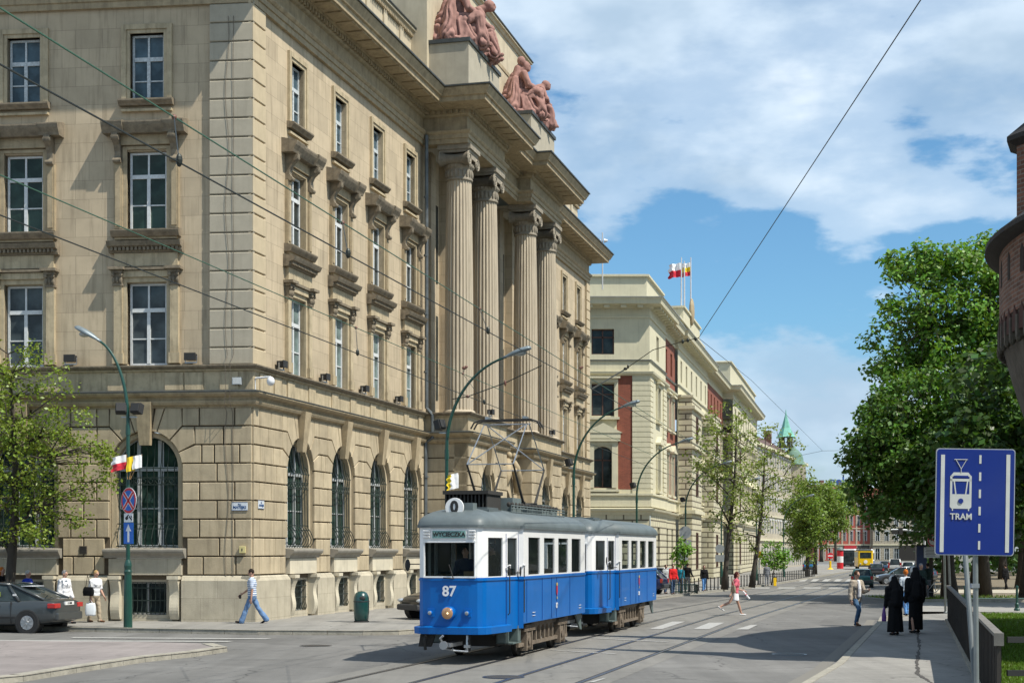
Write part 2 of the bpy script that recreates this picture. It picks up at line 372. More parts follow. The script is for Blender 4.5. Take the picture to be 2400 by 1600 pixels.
def kerb(name, path, w=.16, h=.13):
    "kerb stones along a path, width to the left of the walk"
    mb = MB(); P = [Vector((x,y,0)) for x,y in path]
    for a,b in zip(P,P[1:]):
        L_ = (b-a).length; n = max(1, round(L_/1.0)); d = (b-a)/L_; q = Vector((-d.y,d.x,0))
        for i in range(n):
            s0 = a+d*(L_*i/n+.006); s1 = a+d*(L_*(i+1)/n-.006); z0 = zg(s0.y); z1 = zg(s1.y)
            vs = [(*s0.xy,z0-.1),(*s1.xy,z1-.1),(*(s1+q*w).xy,z1-.1),(*(s0+q*w).xy,z0-.1),
                  (*(s0+q*.015).xy,z0+h),(*(s1+q*.015).xy,z1+h),(*(s1+q*w).xy,z1+h),(*(s0+q*w).xy,z0+h)]
            mb.add(vs, [(0,3,2,1),(4,5,6,7),(0,1,5,4),(1,2,6,5),(2,3,7,6),(3,0,4,7)])
    o = mb.build(name, M_kerb); o['kind'] = 'structure'; return o
sheet('ground', [(-1800,-200),(2200,-200),(2200,4200),(-1800,4200)], -.03, M_ground)
sheet('road', [(-140,-30),(160,-30),(160,400),(-140,400)], 0.0, M_road)
# tramway: two tracks side by side
TD = Vector((.264,.9645,0)).normalized(); TN = Vector((TD.y,-TD.x,0)); T0 = Vector((-1.31,32.2,0))
def TP(t, n=0., z=0.): p = T0+TD*t+TN*n; return Vector((p.x,p.y,z+zg(p.y)))
def strip(a, b, n0, n1): return [TP(a,n0).xy[:], TP(b,n0).xy[:], TP(b,n1).xy[:], TP(a,n1).xy[:]]
sheet('tramway', [tuple(q) for q in strip(-40, 330, -1.25, 4.15)], .004, M_trackbed)
mr = MB()
for c in (0, 2.9):
    for sgn in (-1, 1):
        n0 = c+sgn*.7175
        for t in range(-40, 330, 2):
            for (a,b,z,mi) in ((-.035,.035,.010,0),(.035,.085,.008,1),(-.06,-.035,.0085,1)):
                if sgn > 0: a,b = -b,-a
                q = [TP(t,n0+a,z), TP(t+2,n0+a,z), TP(t+2,n0+b,z), TP(t,n0+b,z)]
                mr.add(q, [(0,1,2,3)], mi)
tag(mr.build('tram_rails', [M_rail, M_groove]), kind='structure')
# pavements
KL = [(-60,50.6),(-15.2,45.9),(-7.2,43.5),(-4.2,43.2),(-3.2,43.4),(-2.5,44.3),(10.4,91),(30.5,157),(62,262),(76,300)]
sheet('pavement', KL+[(60,305),(-60,305)], .12, M_walk)
kerb('kerb', [(x,y) for x,y in KL], .16, .135)
KR = [(-6.3+.285*5,-10),(4.3,23.5),(6.5,30.9),(11.6,48.8),(12.6,52.3),(14.5,54.6),(19,56)]
KR2 = [(13.2,-2.0),(6.72,21.2),(9.1,30.3),(14.0,49.6),(15.2,53.3)]
sheet('pavement', [(-20,-15),(4.0,23.5),(6.5,30.9),(11.6,48.8),(14.5,54.6),(18.2,56.6),(60,56.6),(60,55.2),(15.6,54.4),(14.0,49.6),(9.1,30.3),(6.72,21.2),(-3,-15)], .12, M_walk)
kerb('kerb', list(reversed([(4.0,23.5),(6.5,30.9),(11.6,48.8),(12.6,52.6),(14.5,54.6)])), .17, .13)
gut = [(4.0,23.5),(6.5,30.9),(11.6,48.8),(12.6,52.6)]
M_cob = mat('gutter_setts', (.31,.29,.25), .9, var=.2, vs=2, bump=.6, bs=20, brick=(.22,.12,.02,(.17,.16,.14),.2), uvm=True)
sheet('gutter', [(x-.16,y+.04) for x,y in gut][::-1]+[(x-.42,y+.09) for x,y in gut], .005, M_cob)
# long joint and cracks in the near pavement
mj = MB(); jp = [(7.15,26.0),(7.45,28.2),(8.3,31.5),(9.6,36.2),(11.1,42.0)]
random.seed(3)
for (a,b) in zip(jp,jp[1:]):
    k = 8
    for i in range(k):
        p = [a[0]+(b[0]-a[0])*i/k+random.uniform(-.02,.02), a[1]+(b[1]-a[1])*i/k]; q = [a[0]+(b[0]-a[0])*(i+1)/k+random.uniform(-.02,.02), a[1]+(b[1]-a[1])*(i+1)/k]
        w = random.uniform(.03,.09); mj.add([(p[0]-w/2,p[1],.126),(p[0]+w/2,p[1],.126),(q[0]+w/2,q[1],.126),(q[0]-w/2,q[1],.126)],[(0,1,2,3)])
tag(mj.build('pavement_joint', mat('joint_tar',(.06,.055,.05),.9)), kind='structure')
# park: lawn beside the parapet, crossing footpath, lawn and gravel beyond
sheet('lawn', [(6.95,21.2),(9.3,30.3),(14.2,49.6),(15.4,53.6),(16.2,55.2),(60,55.2),(60,10),(7.0,10)], .10, M_grass)
sheet('footpath', [(18.2,56.6),(70,56.6),(70,71),(18.6,71),(14.9,57.5)], .125, mat('footpath_asphalt', (.27,.26,.24), .9, var=.12, vs=1.2, bump=.2))
sheet('lawn', [(18.4,71.3),(110,71.3),(110,200),(56,200),(33,130),(22.8,88)], .10, M_soil)
sheet('gravel_path', [(24,93),(110,90),(110,101),(28,104)], .115, mat('gravel', (.40,.36,.28), .95, var=.2, vs=1, bump=.3))
sheet('gravel_path', [(26,80),(110,76),(110,79),(26,83)], .115, MC['gravel'])
kerb('kerb', [(70,71.2),(18.3,71.2)], .3, .26)
# pink kerbed island, lower left
IS = [(-14,21.5),(-10.2,26.0),(-8.9,28.0),(-8.5,30.0),(-7.85,32.9),(-7.1,34.6),(-6.7,36.2),(-7.3,37.6),(-9.0,38.3),(-40,42.5),(-40,21)]
sheet('island_paving', IS, .11, M_pink)
kerb('kerb', IS[:8][::1], .30, .125)
# markings
def stripe(name, pts, dz=.0145, px=True):
    P = [G(*p) for p in pts] if px else [Vector((p[0],p[1],0)) for p in pts]
    return sheet(name, [(p.x,p.y) for p in P], dz, M_white)
for q in (((1522,1474),(1552,1474),(1606,1456.5),(1576,1456.5)), ((1625,1474),(1662,1474),(1698,1459),(1662,1459)), ((1724,1475),(1754,1475),(1776,1464),(1761,1464))):
    stripe('crossing_stripe', q)
for a,b,w in (((1289,1523),(1450,1533),.13), ((1384,1495),(1596,1506),.16)):
    A = G(*a); B = G(*b); d = (B-A).normalized(); n = Vector((-d.y,d.x,0))*w/2
    k = 4 if w < .15 else 1
    for i in range(k):
        p = A+(B-A)*(i/k); q = A+(B-A)*((i+.86)/k)
        stripe('stop_line', [(v.x,v.y) for v in (p-n,q-n,q+n,p+n)], px=False)
for (x0,x1,y,w) in ((-17,-7.4,40.0,.42), (-14.5,-8.2,38.95,.42), (-12,-6.6,41.2,.4)):
    dy = -.06
    stripe('crossing_stripe', [(x0,y-dy*x0*0+.5),(x1,y+dy),(x1+.1,y+w+dy),(x0,y+w+.5)], px=False)
# far crossing stripes and lane line
for i in range(7):
    a = 1845+i*27; stripe('crossing_stripe', [(a,1362),(a+14,1362),(a+22,1356.5),(a+8,1356.5)])
for i in range(6):
    a = 1700+i*60; stripe('crossing_stripe', [(a,1378.5),(a+42,1378.5),(a+46,1376),(a+6,1376)])
stripe('lane_line', [(1945,1346),(1950,1346),(1992,1329),(1988,1328)])
# near lower right scuffed mark
stripe('lane_line', [(1378,1599),(1392,1599),(1420,1590),(1412,1590)])
# ---------------- bank building ----------------
FR = frame(-8.26, 48.9, .25, .968); FL = frame(-8.26, 48.9, .9934, -.1145)
ST = (.45,.366,.25); JT = (.20,.16,.11)
M_ash = mat('ashlar_stone', ST, .85, var=.10, vs=1.3, bump=.15, bs=30, brick=(.91,.609,.0045,JT,.085,.32), streak=.6, uvm=True)
M_rus = mat('rusticated_stone', (.42,.347,.232), .88, var=.19, vs=1.6, bump=.25, bs=18, isl=.14, streak=.5, dirt=.12, dirtc=(.24,.19,.12))
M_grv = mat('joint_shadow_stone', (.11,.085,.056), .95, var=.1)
M_quo = mat('quoin_stone', (.385,.345,.265), .85, var=.10, vs=2, bump=.15, streak=.22)
M_quo2 = mat('quoin_stone_warm', (.47,.385,.255), .85, var=.10, vs=2, bump=.15, streak=.2)
M_trim = mat('weathered_trim', (.37,.295,.185), .85, var=.22, vs=3, bump=.2, streak=.65, dirt=.25)
M_dark = mat('sooty_trim', (.21,.172,.12), .9, var=.35, vs=5, bump=.3, streak=.6, dirt=.3, dirtc=(.3,.25,.17))
M_band = mat('stained_band', (.45,.37,.24), .85, var=.2, vs=2, bump=.2, streak=.85, dirt=.3)
M_pl = mat('plinth_stone', (.44,.395,.30), .88, var=.16, vs=1.7, bump=.3, streak=.4, dirt=.25, dirtc=(.26,.23,.17), brick=(1.1,.66,.005,(.27,.24,.18),.05,.2), uvm=True)
M_cre = mat('pale_stone', (.55,.50,.385), .85, var=.12, vs=2, bump=.15, streak=.35)
M_lead = mat('lead_flashing', (.06,.065,.062), .55, metal=.3, var=.3, vs=4)
M_wf = mat('white_window_paint', (.60,.62,.62), .5, var=.15, vs=8, dirt=.3, dirtc=(.3,.28,.25))
M_wg = mat('grey_window_paint', (.27,.28,.27), .6, var=.15, vs=8)
M_pane = glass('window_glass', (.016,.022,.022)); M_pane2 = glass('blue_window_glass', (.035,.06,.075)); M_pane3 = glass('green_window_glass', (.012,.028,.022))
M_paned = glass('greyed_glass', (.035,.045,.048)); M_panec = glass('curtained_glass', (.085,.115,.11), rough=.08)
M_iron = mat('wrought_iron', (.035,.05,.042), .5, metal=.5)
M_cur = mat('net_curtain', (.30,.38,.38), .9, var=.25, vs=6, stretch=(6,1,1))
bank = empty('bank_building', FR)
tag(bank, 'monumental tan stone building with giant fluted columns and arched barred windows on the corner', 'building')
PR = [(-1.93,13.9),(0,0),(17.9,0),(17.9,-1.95),(24.3,-1.95),(24.3,-1.25),(29.3,-1.25),(29.3,-1.95),(36.0,-1.95),(36.0,0),(53.4,0),(53.4,12)]
BAYR = [3.95,8.05,12.15,16.25]; BAYR2 = [42.0,46.1,50.2]; BAYL = [-3.51,-7.65,-11.8]
ZS = 5.02; RI = 1.20; RO = 1.66; Z0 = 1.56; CH = .594
def arc(cx, cz, r, a0, a1, n=14): return [(cx+r*math.cos(a0+(a1-a0)*i/n), cz+r*math.sin(a0+(a1-a0)*i/n)) for i in range(n+1)]
def ground_front(x0, x1, bays, fr, ysh=0.0, mrus=M_rus):
    "rusticated ground floor with arched openings; the face lies at y = ysh-.05"
    bk = MB(); rb = MB(); edges = [x0]+[(a+b)/2 for a,b in zip(bays,bays[1:])]+[x1]
    yb = ysh+.03
    for i,cx in enumerate(bays):
        l,r = edges[i],edges[i+1]
        poly = [(l,2.12),(cx-RI,2.12),(cx-RI,ZS)]+arc(cx,ZS,RI,math.pi,0,20)[1:-1]+[(cx+RI,ZS),(cx+RI,2.12),(r,2.12),(r,7.2),(l,7.2)]
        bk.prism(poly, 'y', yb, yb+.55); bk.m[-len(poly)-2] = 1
    if not bays: bk.box(x0, x1, yb, yb+.3, 2.12, 7.2)
    bk.build('ground_floor_wall', [M_rus, M_grv], bank, fr)
    bb = MB(); bb.box(x0,x1,yb,yb+.3,1.45,2.13); bb.build('ground_floor_wall', M_grv, bank, fr)
    g = .021
    def block(a,b,c,d,poly=None):
        if poly is None:
            c += g; d -= g; a += g; b -= g; poly = [(a,c),(b,c),(b,d),(a,d)]
        n = len(poly); mx = sum(p[0] for p in poly)/n; mz = sum(p[1] for p in poly)/n
        y1 = yb+.004; y0 = ysh-.05
        f = [(p[0]+(.015 if p[0]<mx else -.015), p[1]+(.015 if p[1]<mz else -.015)) for p in poly]
        rb.add([(p[0],y1,p[1]) for p in poly]+[(p[0],y0+.02,p[1]) for p in poly]+[(p[0],y0,p[1]) for p in f],
            [tuple(range(2*n,3*n))]+[(i,(i+1)%n,n+(i+1)%n,n+i) for i in range(n)]+[(n+i,n+(i+1)%n,2*n+(i+1)%n,2*n+i) for i in range(n)])
    def segs(a,b,odd):
        L_ = b-a
        if L_ < .15: return []
        if L_ < 1.35: return [(a,b)] if odd or L_ < .8 else [(a,a+L_*.5),(a+L_*.5,b)]
        n = max(2, round(L_/1.0)); o = 0 if odd else .5
        xs = [a]+[a+L_*(k+o)/n for k in range(0 if o else 1, n)]+[b]
        return list(zip(xs,xs[1:]))
    for k in range(-1, 9):
        c = Z0+.04+CH*k if k >= 0 else 1.6; 
        if k < 0: continue
        d = c+CH
        if k == 8: d = 6.95
        for i in range(len(bays)+1):
            L_ = x0 if i == 0 else None; l = bays[i-1] if i else None; r = bays[i] if i < len(bays) else None
            def lim(z, hw_low): # half clear width of an opening at height z
                return RI
            low = c < 2.4
            hw = 1.36 if low else None
            def edgepts(cx, s):
                w_ = hw if low else {6:1.85,7:1.62,8:1.20}.get(k, RI)
                return [(cx+s*w_, c), (cx+s*w_, d)]
            LE = [(x0,c),(x0,d)] if l is None else edgepts(l, 1)
            RE = [(x1,c),(x1,d)] if r is None else edgepts(r, -1)
            a = max(p[0] for p in LE); b = min(p[0] for p in RE)
            if True:
                for p,q in segs(a, b, k%2): block(p,q,c,d)
            else:
                mid = (a+b)/2
                ga = [(p[0]+g, min(max(p[1],c+g),d-g)) for p in LE]; gb = [(p[0]-g, min(max(p[1],c+g),d-g)) for p in RE]
                if b-a > 1.5 or k%2 == 0:
                    block(0,0,c-g*0,d,poly=[(mid-g,c+g)]+[(mid-g,d-g)]+ga[::-1]); block(0,0,c,d,poly=[(mid+g,d-g),(mid+g,c+g)]+gb)
                else: block(0,0,c,d,poly=[(gb[0][0],c+g)]+gb[1:]+ga[::-1])
    for cx in bays:
        zk = [Z0+.04+CH*q for q in (6,7,8)]+[6.95]; J = [(1.85,zk[0]),(1.62,zk[1]),(1.20,zk[2]),(.62,zk[3]),(.30,zk[3])]
        for sx in (-1,1):
            for q in range(4):
                (xa,za),(xb,zb_) = J[q],J[q+1]; aa = 0.09 if q == 0 else math.atan2(za-ZS,xa); ab = math.atan2(zb_-ZS,xb) if q < 3 else math.radians(81)
                e = .016; A0 = aa+e/RI; A1 = ab-e/RI; inner = [(RI*math.cos(A1+(A0-A1)*t/4),RI*math.sin(A1+(A0-A1)*t/4)+ZS) for t in range(5)]
                g2 = .02
                if q == 0: outer = [(xa-g2,za+g2),(xa-g2,zb_-g2),(xb+g2,zb_-g2)]; inner = [(max(p[0],0),max(p[1],za+g2)) for p in inner]
                elif q < 3: outer = [(xa+g2*.2,za+g2*1.6),(xa-g2,zb_-g2),(xb+g2*1.2,zb_-g2)]
                else: outer = [(xa-.01,za-g2),(xb+.03,zb_-g2)]
                poly = [(cx+sx*x,z) for x,z in inner+outer]; block(0,0,0,0,poly=poly)
    rb.build('rustication', mrus, bank, fr)
    for cx in bays:
        ks = MB()
        P = [(-.17,5.75,-.16),(.17,5.75,-.16),(.27,7.12,-.32),(-.27,7.12,-.32)]
        ks.add([(cx+x,ysh+y,z) for x,z,y in P]+[(cx+x,ysh+.05,z) for x,z,y in P], [(0,1,2,3),(0,4,5,1),(1,5,6,2),(2,6,7,3),(3,7,4,0)])
        ks.prism([(cx-.13,6.1),(cx+.13,6.1),(cx+.14,6.2),(cx-.14,6.2)], 'y', ysh-.2, ysh)
        ks.build('keystone', M_trim, bank, fr)
ground_front(-14.5, 0, BAYL[::-1], FL); ground_front(0, 17.95, BAYR, FR); ground_front(36.0, 53.4, BAYR2, FR)
ground_front(17.85, 24.3, [21.1], FR, -1.95); ground_front(29.3, 36.05, [32.7], FR, -1.95)
MB().box(24.3,29.3,-.9,-.5,.0,7.2).build('entrance_wall', M_rus, bank, FR)
for (a,b,y) in ((24.3,25.3,-1.25),(28.3,29.3,-1.25)):
    m = MB()
    for k in range(9): m.box(a+.02,b-.02,y,y+.4,1.6+CH*k+.02,1.6+CH*(k+1)-.02)
    m.build('entrance_pier', M_rus, bank, FR)
m = MB()
poly = [(25.3,.1),(25.75,.1),(25.75,4.3)]+arc(26.8,4.3,1.05,math.pi,0,16)[1:-1]+[(27.85,4.3),(27.85,.1),(28.3,.1),(28.3,7.2),(25.3,7.2)]
m.prism(poly,'y',-1.3,-.9); m.build('entrance_arch', M_rus, bank, FR)
m = MB(); m.box(25.6,28,-.95,-.92,.1,5.6)
m.build('entrance_door', mat('dark_oak', (.05,.03,.018), .5), bank, FR)
m = MB()                                    # carved figures leaning on the entrance arch
for sx in (-1,1):
    pts = [(26.8+sx*1.35,-1.5,5.2),(26.8+sx*1.15,-1.6,5.9),(26.8+sx*.75,-1.6,6.4),(26.8+sx*.55,-1.55,6.75)]
    m.tube(pts, [.14,.26,.24,.12], 8); m.ell((26.8+sx*.5,-1.6,6.95), .14,.15,.17); m.tube([pts[2],(26.8+sx*.3,-1.7,6.2),(26.8,-1.65,6.45)],[.1,.08,.06],6)
m.build('carved_relief', M_trim, bank, FR, smooth=True)
# side returns of the projecting bays
m = MB()
for x,(ya,yb_) in ((17.9,(-1.95,0)),(24.3,(-1.95,-1.25)),(29.3,(-1.95,-1.25)),(36.0,(-1.95,0))):
    s = -1 if x in (17.9,29.3) else 1
    for k in range(9): m.box(min(x-.05*s,x+.05*s)+0, max(x-.05*s,x+.05*s), ya-.045, yb_, 1.6+CH*k+.024, 1.6+CH*(k+1)-.024)
m.build('rustication', M_rus, bank, FR)
m = MB()
for a,b,y in ((17.93,24.27,-1.85),(29.33,35.97,-1.85)): m.box(a,b,y+.5,0,.1,7.1)
m.build('bay_core', M_grv, bank, FR)
# plinth with basement openings, consoles and window aprons
plm = MB(); con = MB(); apr = MB(); slm = MB(); bse = MB()
PP = [(.16,-.3),(.16,1.40),(.10,1.50),(.05,1.56),(-.1,1.56)]
def plinth(x0, x1, bays, fr, y0=0.0, c0=False):
    pl = MB(); xs = [x0]
    for c in bays: xs += [c-1.22, c+1.22]
    xs.append(x1)
    for a,b in zip(xs[::2],xs[1::2]):
        if b-a > .05: pl.prism([(y0-.16,-.4),(y0-.16,1.42),(y0-.11,1.50),(y0-.04,1.58),(y0+.3,1.58),(y0+.3,-.4)],'x',a,b)
    for c in bays:
        ap = MB(); sl_ = MB()
        pl.holes(c-1.22,c+1.22,-.4,1.62,y0+.06,[(c-.66,c+.66,.32,1.38)],.3)
        for s in (-1,1):
            co = MB(); cx = c+s*.98; prof = []
            for i in range(13):
                q = i/12; z = .18+1.17*q; prof.append((y0-.10-.14*q-.06*math.sin(q*2*math.pi), z))
            co.prism([(y0+.08,.18)]+prof+[(y0-.28,1.42),(y0-.28,1.56),(y0+.08,1.56)],'x',cx-.15,cx+.15)
            co.box(cx-.19,cx+.19,y0-.31,y0+.06,1.46,1.57); co.build('console', M_cre, bank, fr)
        ap.box(c-1.2,c+1.2,y0-.13,y0+.1,1.60,2.12)
        sl_.prism([(y0-.30,2.30),(y0-.33,2.36),(y0-.33,2.42),(y0+.5,2.50),(y0+.5,2.14),(y0-.16,2.14),(y0-.20,2.22)],'x',c-1.34,c+1.34)
        ap.build('window_apron', M_cre if fr is FR else M_pl, bank, fr); sl_.build('window_sill', mat('grey_sill_stone',(.27,.25,.21),.8,var=.2,vs=4), bank, fr)
    pl.build('plinth', M_pl, bank, fr)
plinth(-14.5, .16, BAYL[::-1], FL); plinth(-.16, 17.8, BAYR, FR); plinth(36.0, 53.5, BAYR2, FR)
plinth(17.75, 24.45, [21.1], FR, -1.95); plinth(29.15, 36.15, [32.7], FR, -1.95)
# mouldings of the ledge
m = MB(); m.sweep(PR, [(-.2,6.93),(.05,6.93),(.05,6.98),(.16,7.02),(.20,7.10),(.20,7.15),(-.2,7.15)]); m.build('string_course', M_trim, bank, FR)
m = MB(); m.sweep(PR, [(-.2,7.15),(.14,7.152),(.17,7.25),(.30,7.30),(.36,7.36),(.36,7.40),(-.1,7.50)]); m.build('lower_ledge', M_trim, bank, FR)
m = MB(); m.sweep(PR, [(.33,7.402),(.375,7.402),(.375,7.44),(0,7.52)]); m.build('ledge_flashing', M_lead, bank, FR)
m = MB(); m.sweep(PR, [(-.3,7.48),(.03,7.50),(.03,8.08),(.10,8.12),(.10,8.16),(-.2,8.16)])
for fr_,xs in ((FR,[1.5,2.2]),):
    pass
m.build('ledge_band', M_band, bank, FR)
for fr,xs in ((FR,[0.75,1.9]+[c+d for c in BAYR for d in (-.95,.95)]+[c+d for c in BAYR2 for d in (-.95,.95)]), (FL,[-.75,-1.9]+[c+d for c in BAYL for d in (-.95,.95)])):
    for x in xs: MB().box(x-.3, x+.3, -.075, 0, 7.51, 8.07).build('ledge_pedestal', M_band, bank, fr)
m = MB(); m.sweep(PR, [(-.3,8.162),(.12,8.162),(.20,8.20),(.24,8.25),(.24,8.29),(-.6,8.37)]); m.build('upper_ledge', M_dark, bank, FR)
# upper walls with window openings
def ops(c): return [(c-.66,c+.66,8.32,10.99),(c-.66,c+.66,12.64,15.22),(c-.56,c+.56,16.83,19.0)]
m = MB(); m.holes(-14.5,-.0,8.2,19.9,.12,[h for c in BAYL for h in ops(c)],.40); m.build('upper_wall', M_ash, bank, FL)
m = MB(); m.holes(0,18.1,8.2,19.9,.12,[h for c in BAYR for h in ops(c)],.40); m.holes(35.9,53.35,8.2,19.9,.12,[h for c in BAYR2 for h in ops(c)],.40)
m.box(53.2,53.38,.1,12,-.4,19.9); m.build('upper_wall', M_ash, bank, FR)
m = MB(); m.box(18.0,36.0,.55,.75,0,20.0)
for x in (18.15,19.6,22.2,24.9,28.7,31.3,33.9,35.7): m.box(x-.34,x+.34,.12,.6,8.2,19.9)
m.box(25.6,28.0,-.35,.6,8.2,19.9)
m.build('portico_back_wall', M_ash, bank, FR)
for c in (20.9,23.5,27,30,32.6):
    for z0,z1 in ((9.2,13.0),(14.5,18.0)): MB().box(c-.7,c+.7,.52,.56,z0,z1).build('portico_window', [M_pane], bank, FR)
# quoins
def quoins(x0,x1,fr,mq,s):
    q = MB(); n = 18; zs = [8.30]+[8.85+.609*k for k in range(19)]
    for a,b in zip(zs,zs[1:]):
        b = min(b,19.9)
        if b-a < .1: continue
        q.prism([(.15,a+.02),(.0,a+.02),(-.02,a+.045),(-.02,b-.045),(0,b-.02),(.15,b-.02)],'x',x0,x1)
    q.box(x0,x1,.05,.14,8.3,19.88)
    q.build('quoins', mq, bank, fr)
quoins(-1.40,.02,FL,M_quo,0); quoins(-.02,1.0,FR,M_quo2,1); quoins(52.4,53.4,FR,M_quo2,1)
# entablature
ent = [(-.6,19.83),(.0,19.83),(0,20.03),(.05,20.04),(.05,20.22),(.09,20.24),(.15,20.32),(.15,20.37),(-.04,20.40),(-.04,20.96),(.06,21.0),(.10,21.06),(.10,21.22),(.22,21.24),(.26,21.30),(1.06,21.31),(1.08,21.50),(1.16,21.53),(1.20,21.62),(1.30,21.80),(1.30,21.86),(-.6,21.98)]
MB().sweep(PR, ent).build('entablature', M_trim, bank, FR)
MB().sweep(PR, [(1.22,21.864),(1.37,21.864),(1.37,21.93),(-.5,22.06)]).build('roof_edge_flashing', M_lead, bank, FR)
m = MB(); m2 = MB()
def along(path, step, fn):
    for (a,b) in zip(path,path[1:]):
        A = Vector(a); B = Vector(b); L_ = (B-A).length; d = (B-A)/L_; n = Vector((d.y,-d.x)); k = int(L_/step)
        for i in range(k): fn(A+d*(step*(i+.5)+(L_-k*step)/2), d, n)
def dent(mb, w, n0, n1, z0, z1):
    def f(p,d,n):
        q = [p+d*(w/2*i)+n*j for j in (n0,n1) for i in (-1,1)]
        mb.add([(q[0].x,q[0].y,z0),(q[1].x,q[1].y,z0),(q[3].x,q[3].y,z0),(q[2].x,q[2].y,z0),(q[0].x,q[0].y,z1),(q[1].x,q[1].y,z1),(q[3].x,q[3].y,z1),(q[2].x,q[2].y,z1)],
               [(0,3,2,1),(0,1,5,4),(1,2,6,5),(2,3,7,6),(3,0,4,7)])
    return f
along(PR, .26, dent(m, .15, .09, .21, 21.07, 21.225)); m.build('dentils', M_trim, bank, FR)
[along(list(sg_), 1.04, dent(m2, .86, .36, .98, 21.255, 21.312)) for sg_ in zip(PR,PR[1:]) if math.dist(*sg_) > 5.5]; m2.build('soffit_panels', M_trim, bank, FR)
# attic storeys
def attic(path, z0, z1, cap=True, name='attic_wall', step=2.07):
    m = MB(); m.sweep(path, [(-.5,z0),(0,z0),(0,z1-.28),(.06,z1-.26),(.12,z1-.14),(.22,z1-.1),(.22,z1),(-.5,z1+.04)]); m.build(name, M_ash if not cap else mat('attic_stone', (.49,.42,.30), .85, var=.12, vs=1.5, streak=.3), bank, FR)
    l = MB(); l.sweep(path, [(.1,z1+.003),(.27,z1+.003),(.27,z1+.06),(-.6,z1+.14)]); l.build('attic_coping', M_lead, bank, FR)
    if step:
        q = MB(); along(path, step, dent(q, .42, -.01, .07, z0+.02, z1-.28)); q.build('attic_pilaster', MC['attic_stone'] if 'attic_stone' in MC else M_ash, bank, FR)
        q = MB(); along(path, .2, dent(q, .11, .02, .15, z1-.36, z1-.24)); q.build('attic_moulding', M_trim, bank, FR)
        q = MB(); along(path, step, lambda p,d,n: None)
attic([(-1.35,13.9),(.55,.6),(17.9,.6)], 21.9, 24.85)
attic([(36.0,.6),(52.4,.6),(52.4,9)], 21.9, 24.85)
attic([(17.9,9),(17.9,-.12),(36.0,-.12),(36.0,9)], 21.9, 28.95, step=0)
MB().box(18.3,35.6,.3,9,28.9,29.0).build('roof', M_lead, bank, FR)
m = MB(); m.box(20,34,-.155,-.1,23.2,23.4); m.box(18.3,35.6,-.155,-.1,26.9,27.1); m.build('attic_string', M_trim, bank, FR)
MB().prism([(.9,24.9),(53,24.9),(52,26),(2,26)],'y',1.5,9).build('roof', mat('roof_sheet',(.10,.12,.11),.6), bank, FR)
# statue pedestals over the column pairs
for a,b in ((18.2,23.3),(29.5,34.7)):
    q = MB(); q.box(a,b,-1.9,-.1,21.95,24.25); q.box(a-.35,b+.35,-2.25,0,21.90,22.22); q.build('statue_pedestal', M_quo, bank, FR)
    q = MB(); q.box(a-.08,b+.08,-1.98,-.1,24.25,24.42); q.box(a-.4,b+.4,-2.3,-.1,22.22,22.27); q.build('pedestal_coping', M_lead, bank, FR)
MB().box(23.3,29.5,-1.3,-.1,21.95,24.0).box(23.3,29.5,-1.36,-.1,24.0,24.12).build('parapet_wall', M_quo, bank, FR)
# giant columns
M_colm = mat('column_stone', (.44,.375,.28), .85, var=.16, vs=1.2, bump=.2, streak=.55, dirt=.15, dirtc=(.28,.24,.18), stretch=(1.6,1.6,.35))
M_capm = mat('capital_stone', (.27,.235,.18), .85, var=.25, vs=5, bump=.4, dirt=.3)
def column():
    c = MB(); seg = 120
    fl = lambda a: 1-.075*max(0, math.cos(12*a)**2*2-1.0)**.5 if math.cos(12*a)**2 > .5 else 1.0
    prof = [(.625,8.3),(.625,11.5),(.61,14),(.575,16.6),(.54,18.35)]
    c.lathe((0,0,0), prof, seg, flute=fl)
    o = c.build('column', M_colm, bank, FR @ TR(18.8,-1.3,0), smooth=False)
    b = MB(); b.lathe((0,0,0), [(.70,8.28),(.72,8.34),(.70,8.40),(.64,8.44)], 40); b.build('column_base', M_colm, o, smooth=False)
    k = MB(); k.lathe((0,0,0), [(.55,18.35),(.60,18.38),(.60,18.44),(.56,18.48),(.57,18.85),(.60,18.9),(.66,19.05),(.60,19.1)], 40)
    for i in range(20):
        a = 2*math.pi*i/20; k.ell((.575*math.cos(a),.575*math.sin(a),18.66), .055,.055,.17, 6, 5)
    for i in range(24):
        a = 2*math.pi*i/24; k.ell((.62*math.cos(a),.62*math.sin(a),18.98), .05,.05,.075, 6, 5)
    for sy in (-1,1):           # volutes front and back, bolsters between
        for sx in (-1,1):
            cx, cz = sx*.62, 19.22
            k.lathe((cx,0,cz), [(.30,-.60),(.22,-.35),(.20,0),(.22,.35),(.30,.60)], 18, ax='y')
            sp = [(cx+sx*(.31-.27*i/26)*math.sin(2.4*2*math.pi*i/26), sy*.64, cz+(.31-.27*i/26)*math.cos(2.4*2*math.pi*i/26)) for i in range(27)]
            k.tube(sp, .045, 5); k.ell((cx,sy*.63,cz), .07,.05,.07, 8, 5)
        k.box(-.62,.62,sy*.6-.04,sy*.6+.04,19.28,19.52)
    k.box(-.72,.72,-.66,.66,19.50,19.62); k.box(-.78,.78,-.74,.74,19.62,19.828)
    k.build('capital', M_capm, o, smooth=False)
    return o
c0 = column()
for x in (23.05,30.75,35.2): copy_tree(c0, FR @ TR(x,-1.3,0), bank)
# downpipe in the corner of the wing
m = MB(); m.tube([(17.72,-.12,.2),(17.72,-.12,7.0),(17.72,-.42,7.2),(17.72,-.42,8.2),(17.72,-.16,8.5),(17.72,-.16,20.2)], .085, 8)
for z in (3,5.5,10,12.5,15,17.5): m.lathe((17.72,-.14,z), [(.11,0),(.11,.08)], 8)
m.build('downpipe', mat('zinc', (.13,.145,.15), .5, metal=.4, var=.3), bank, FR)
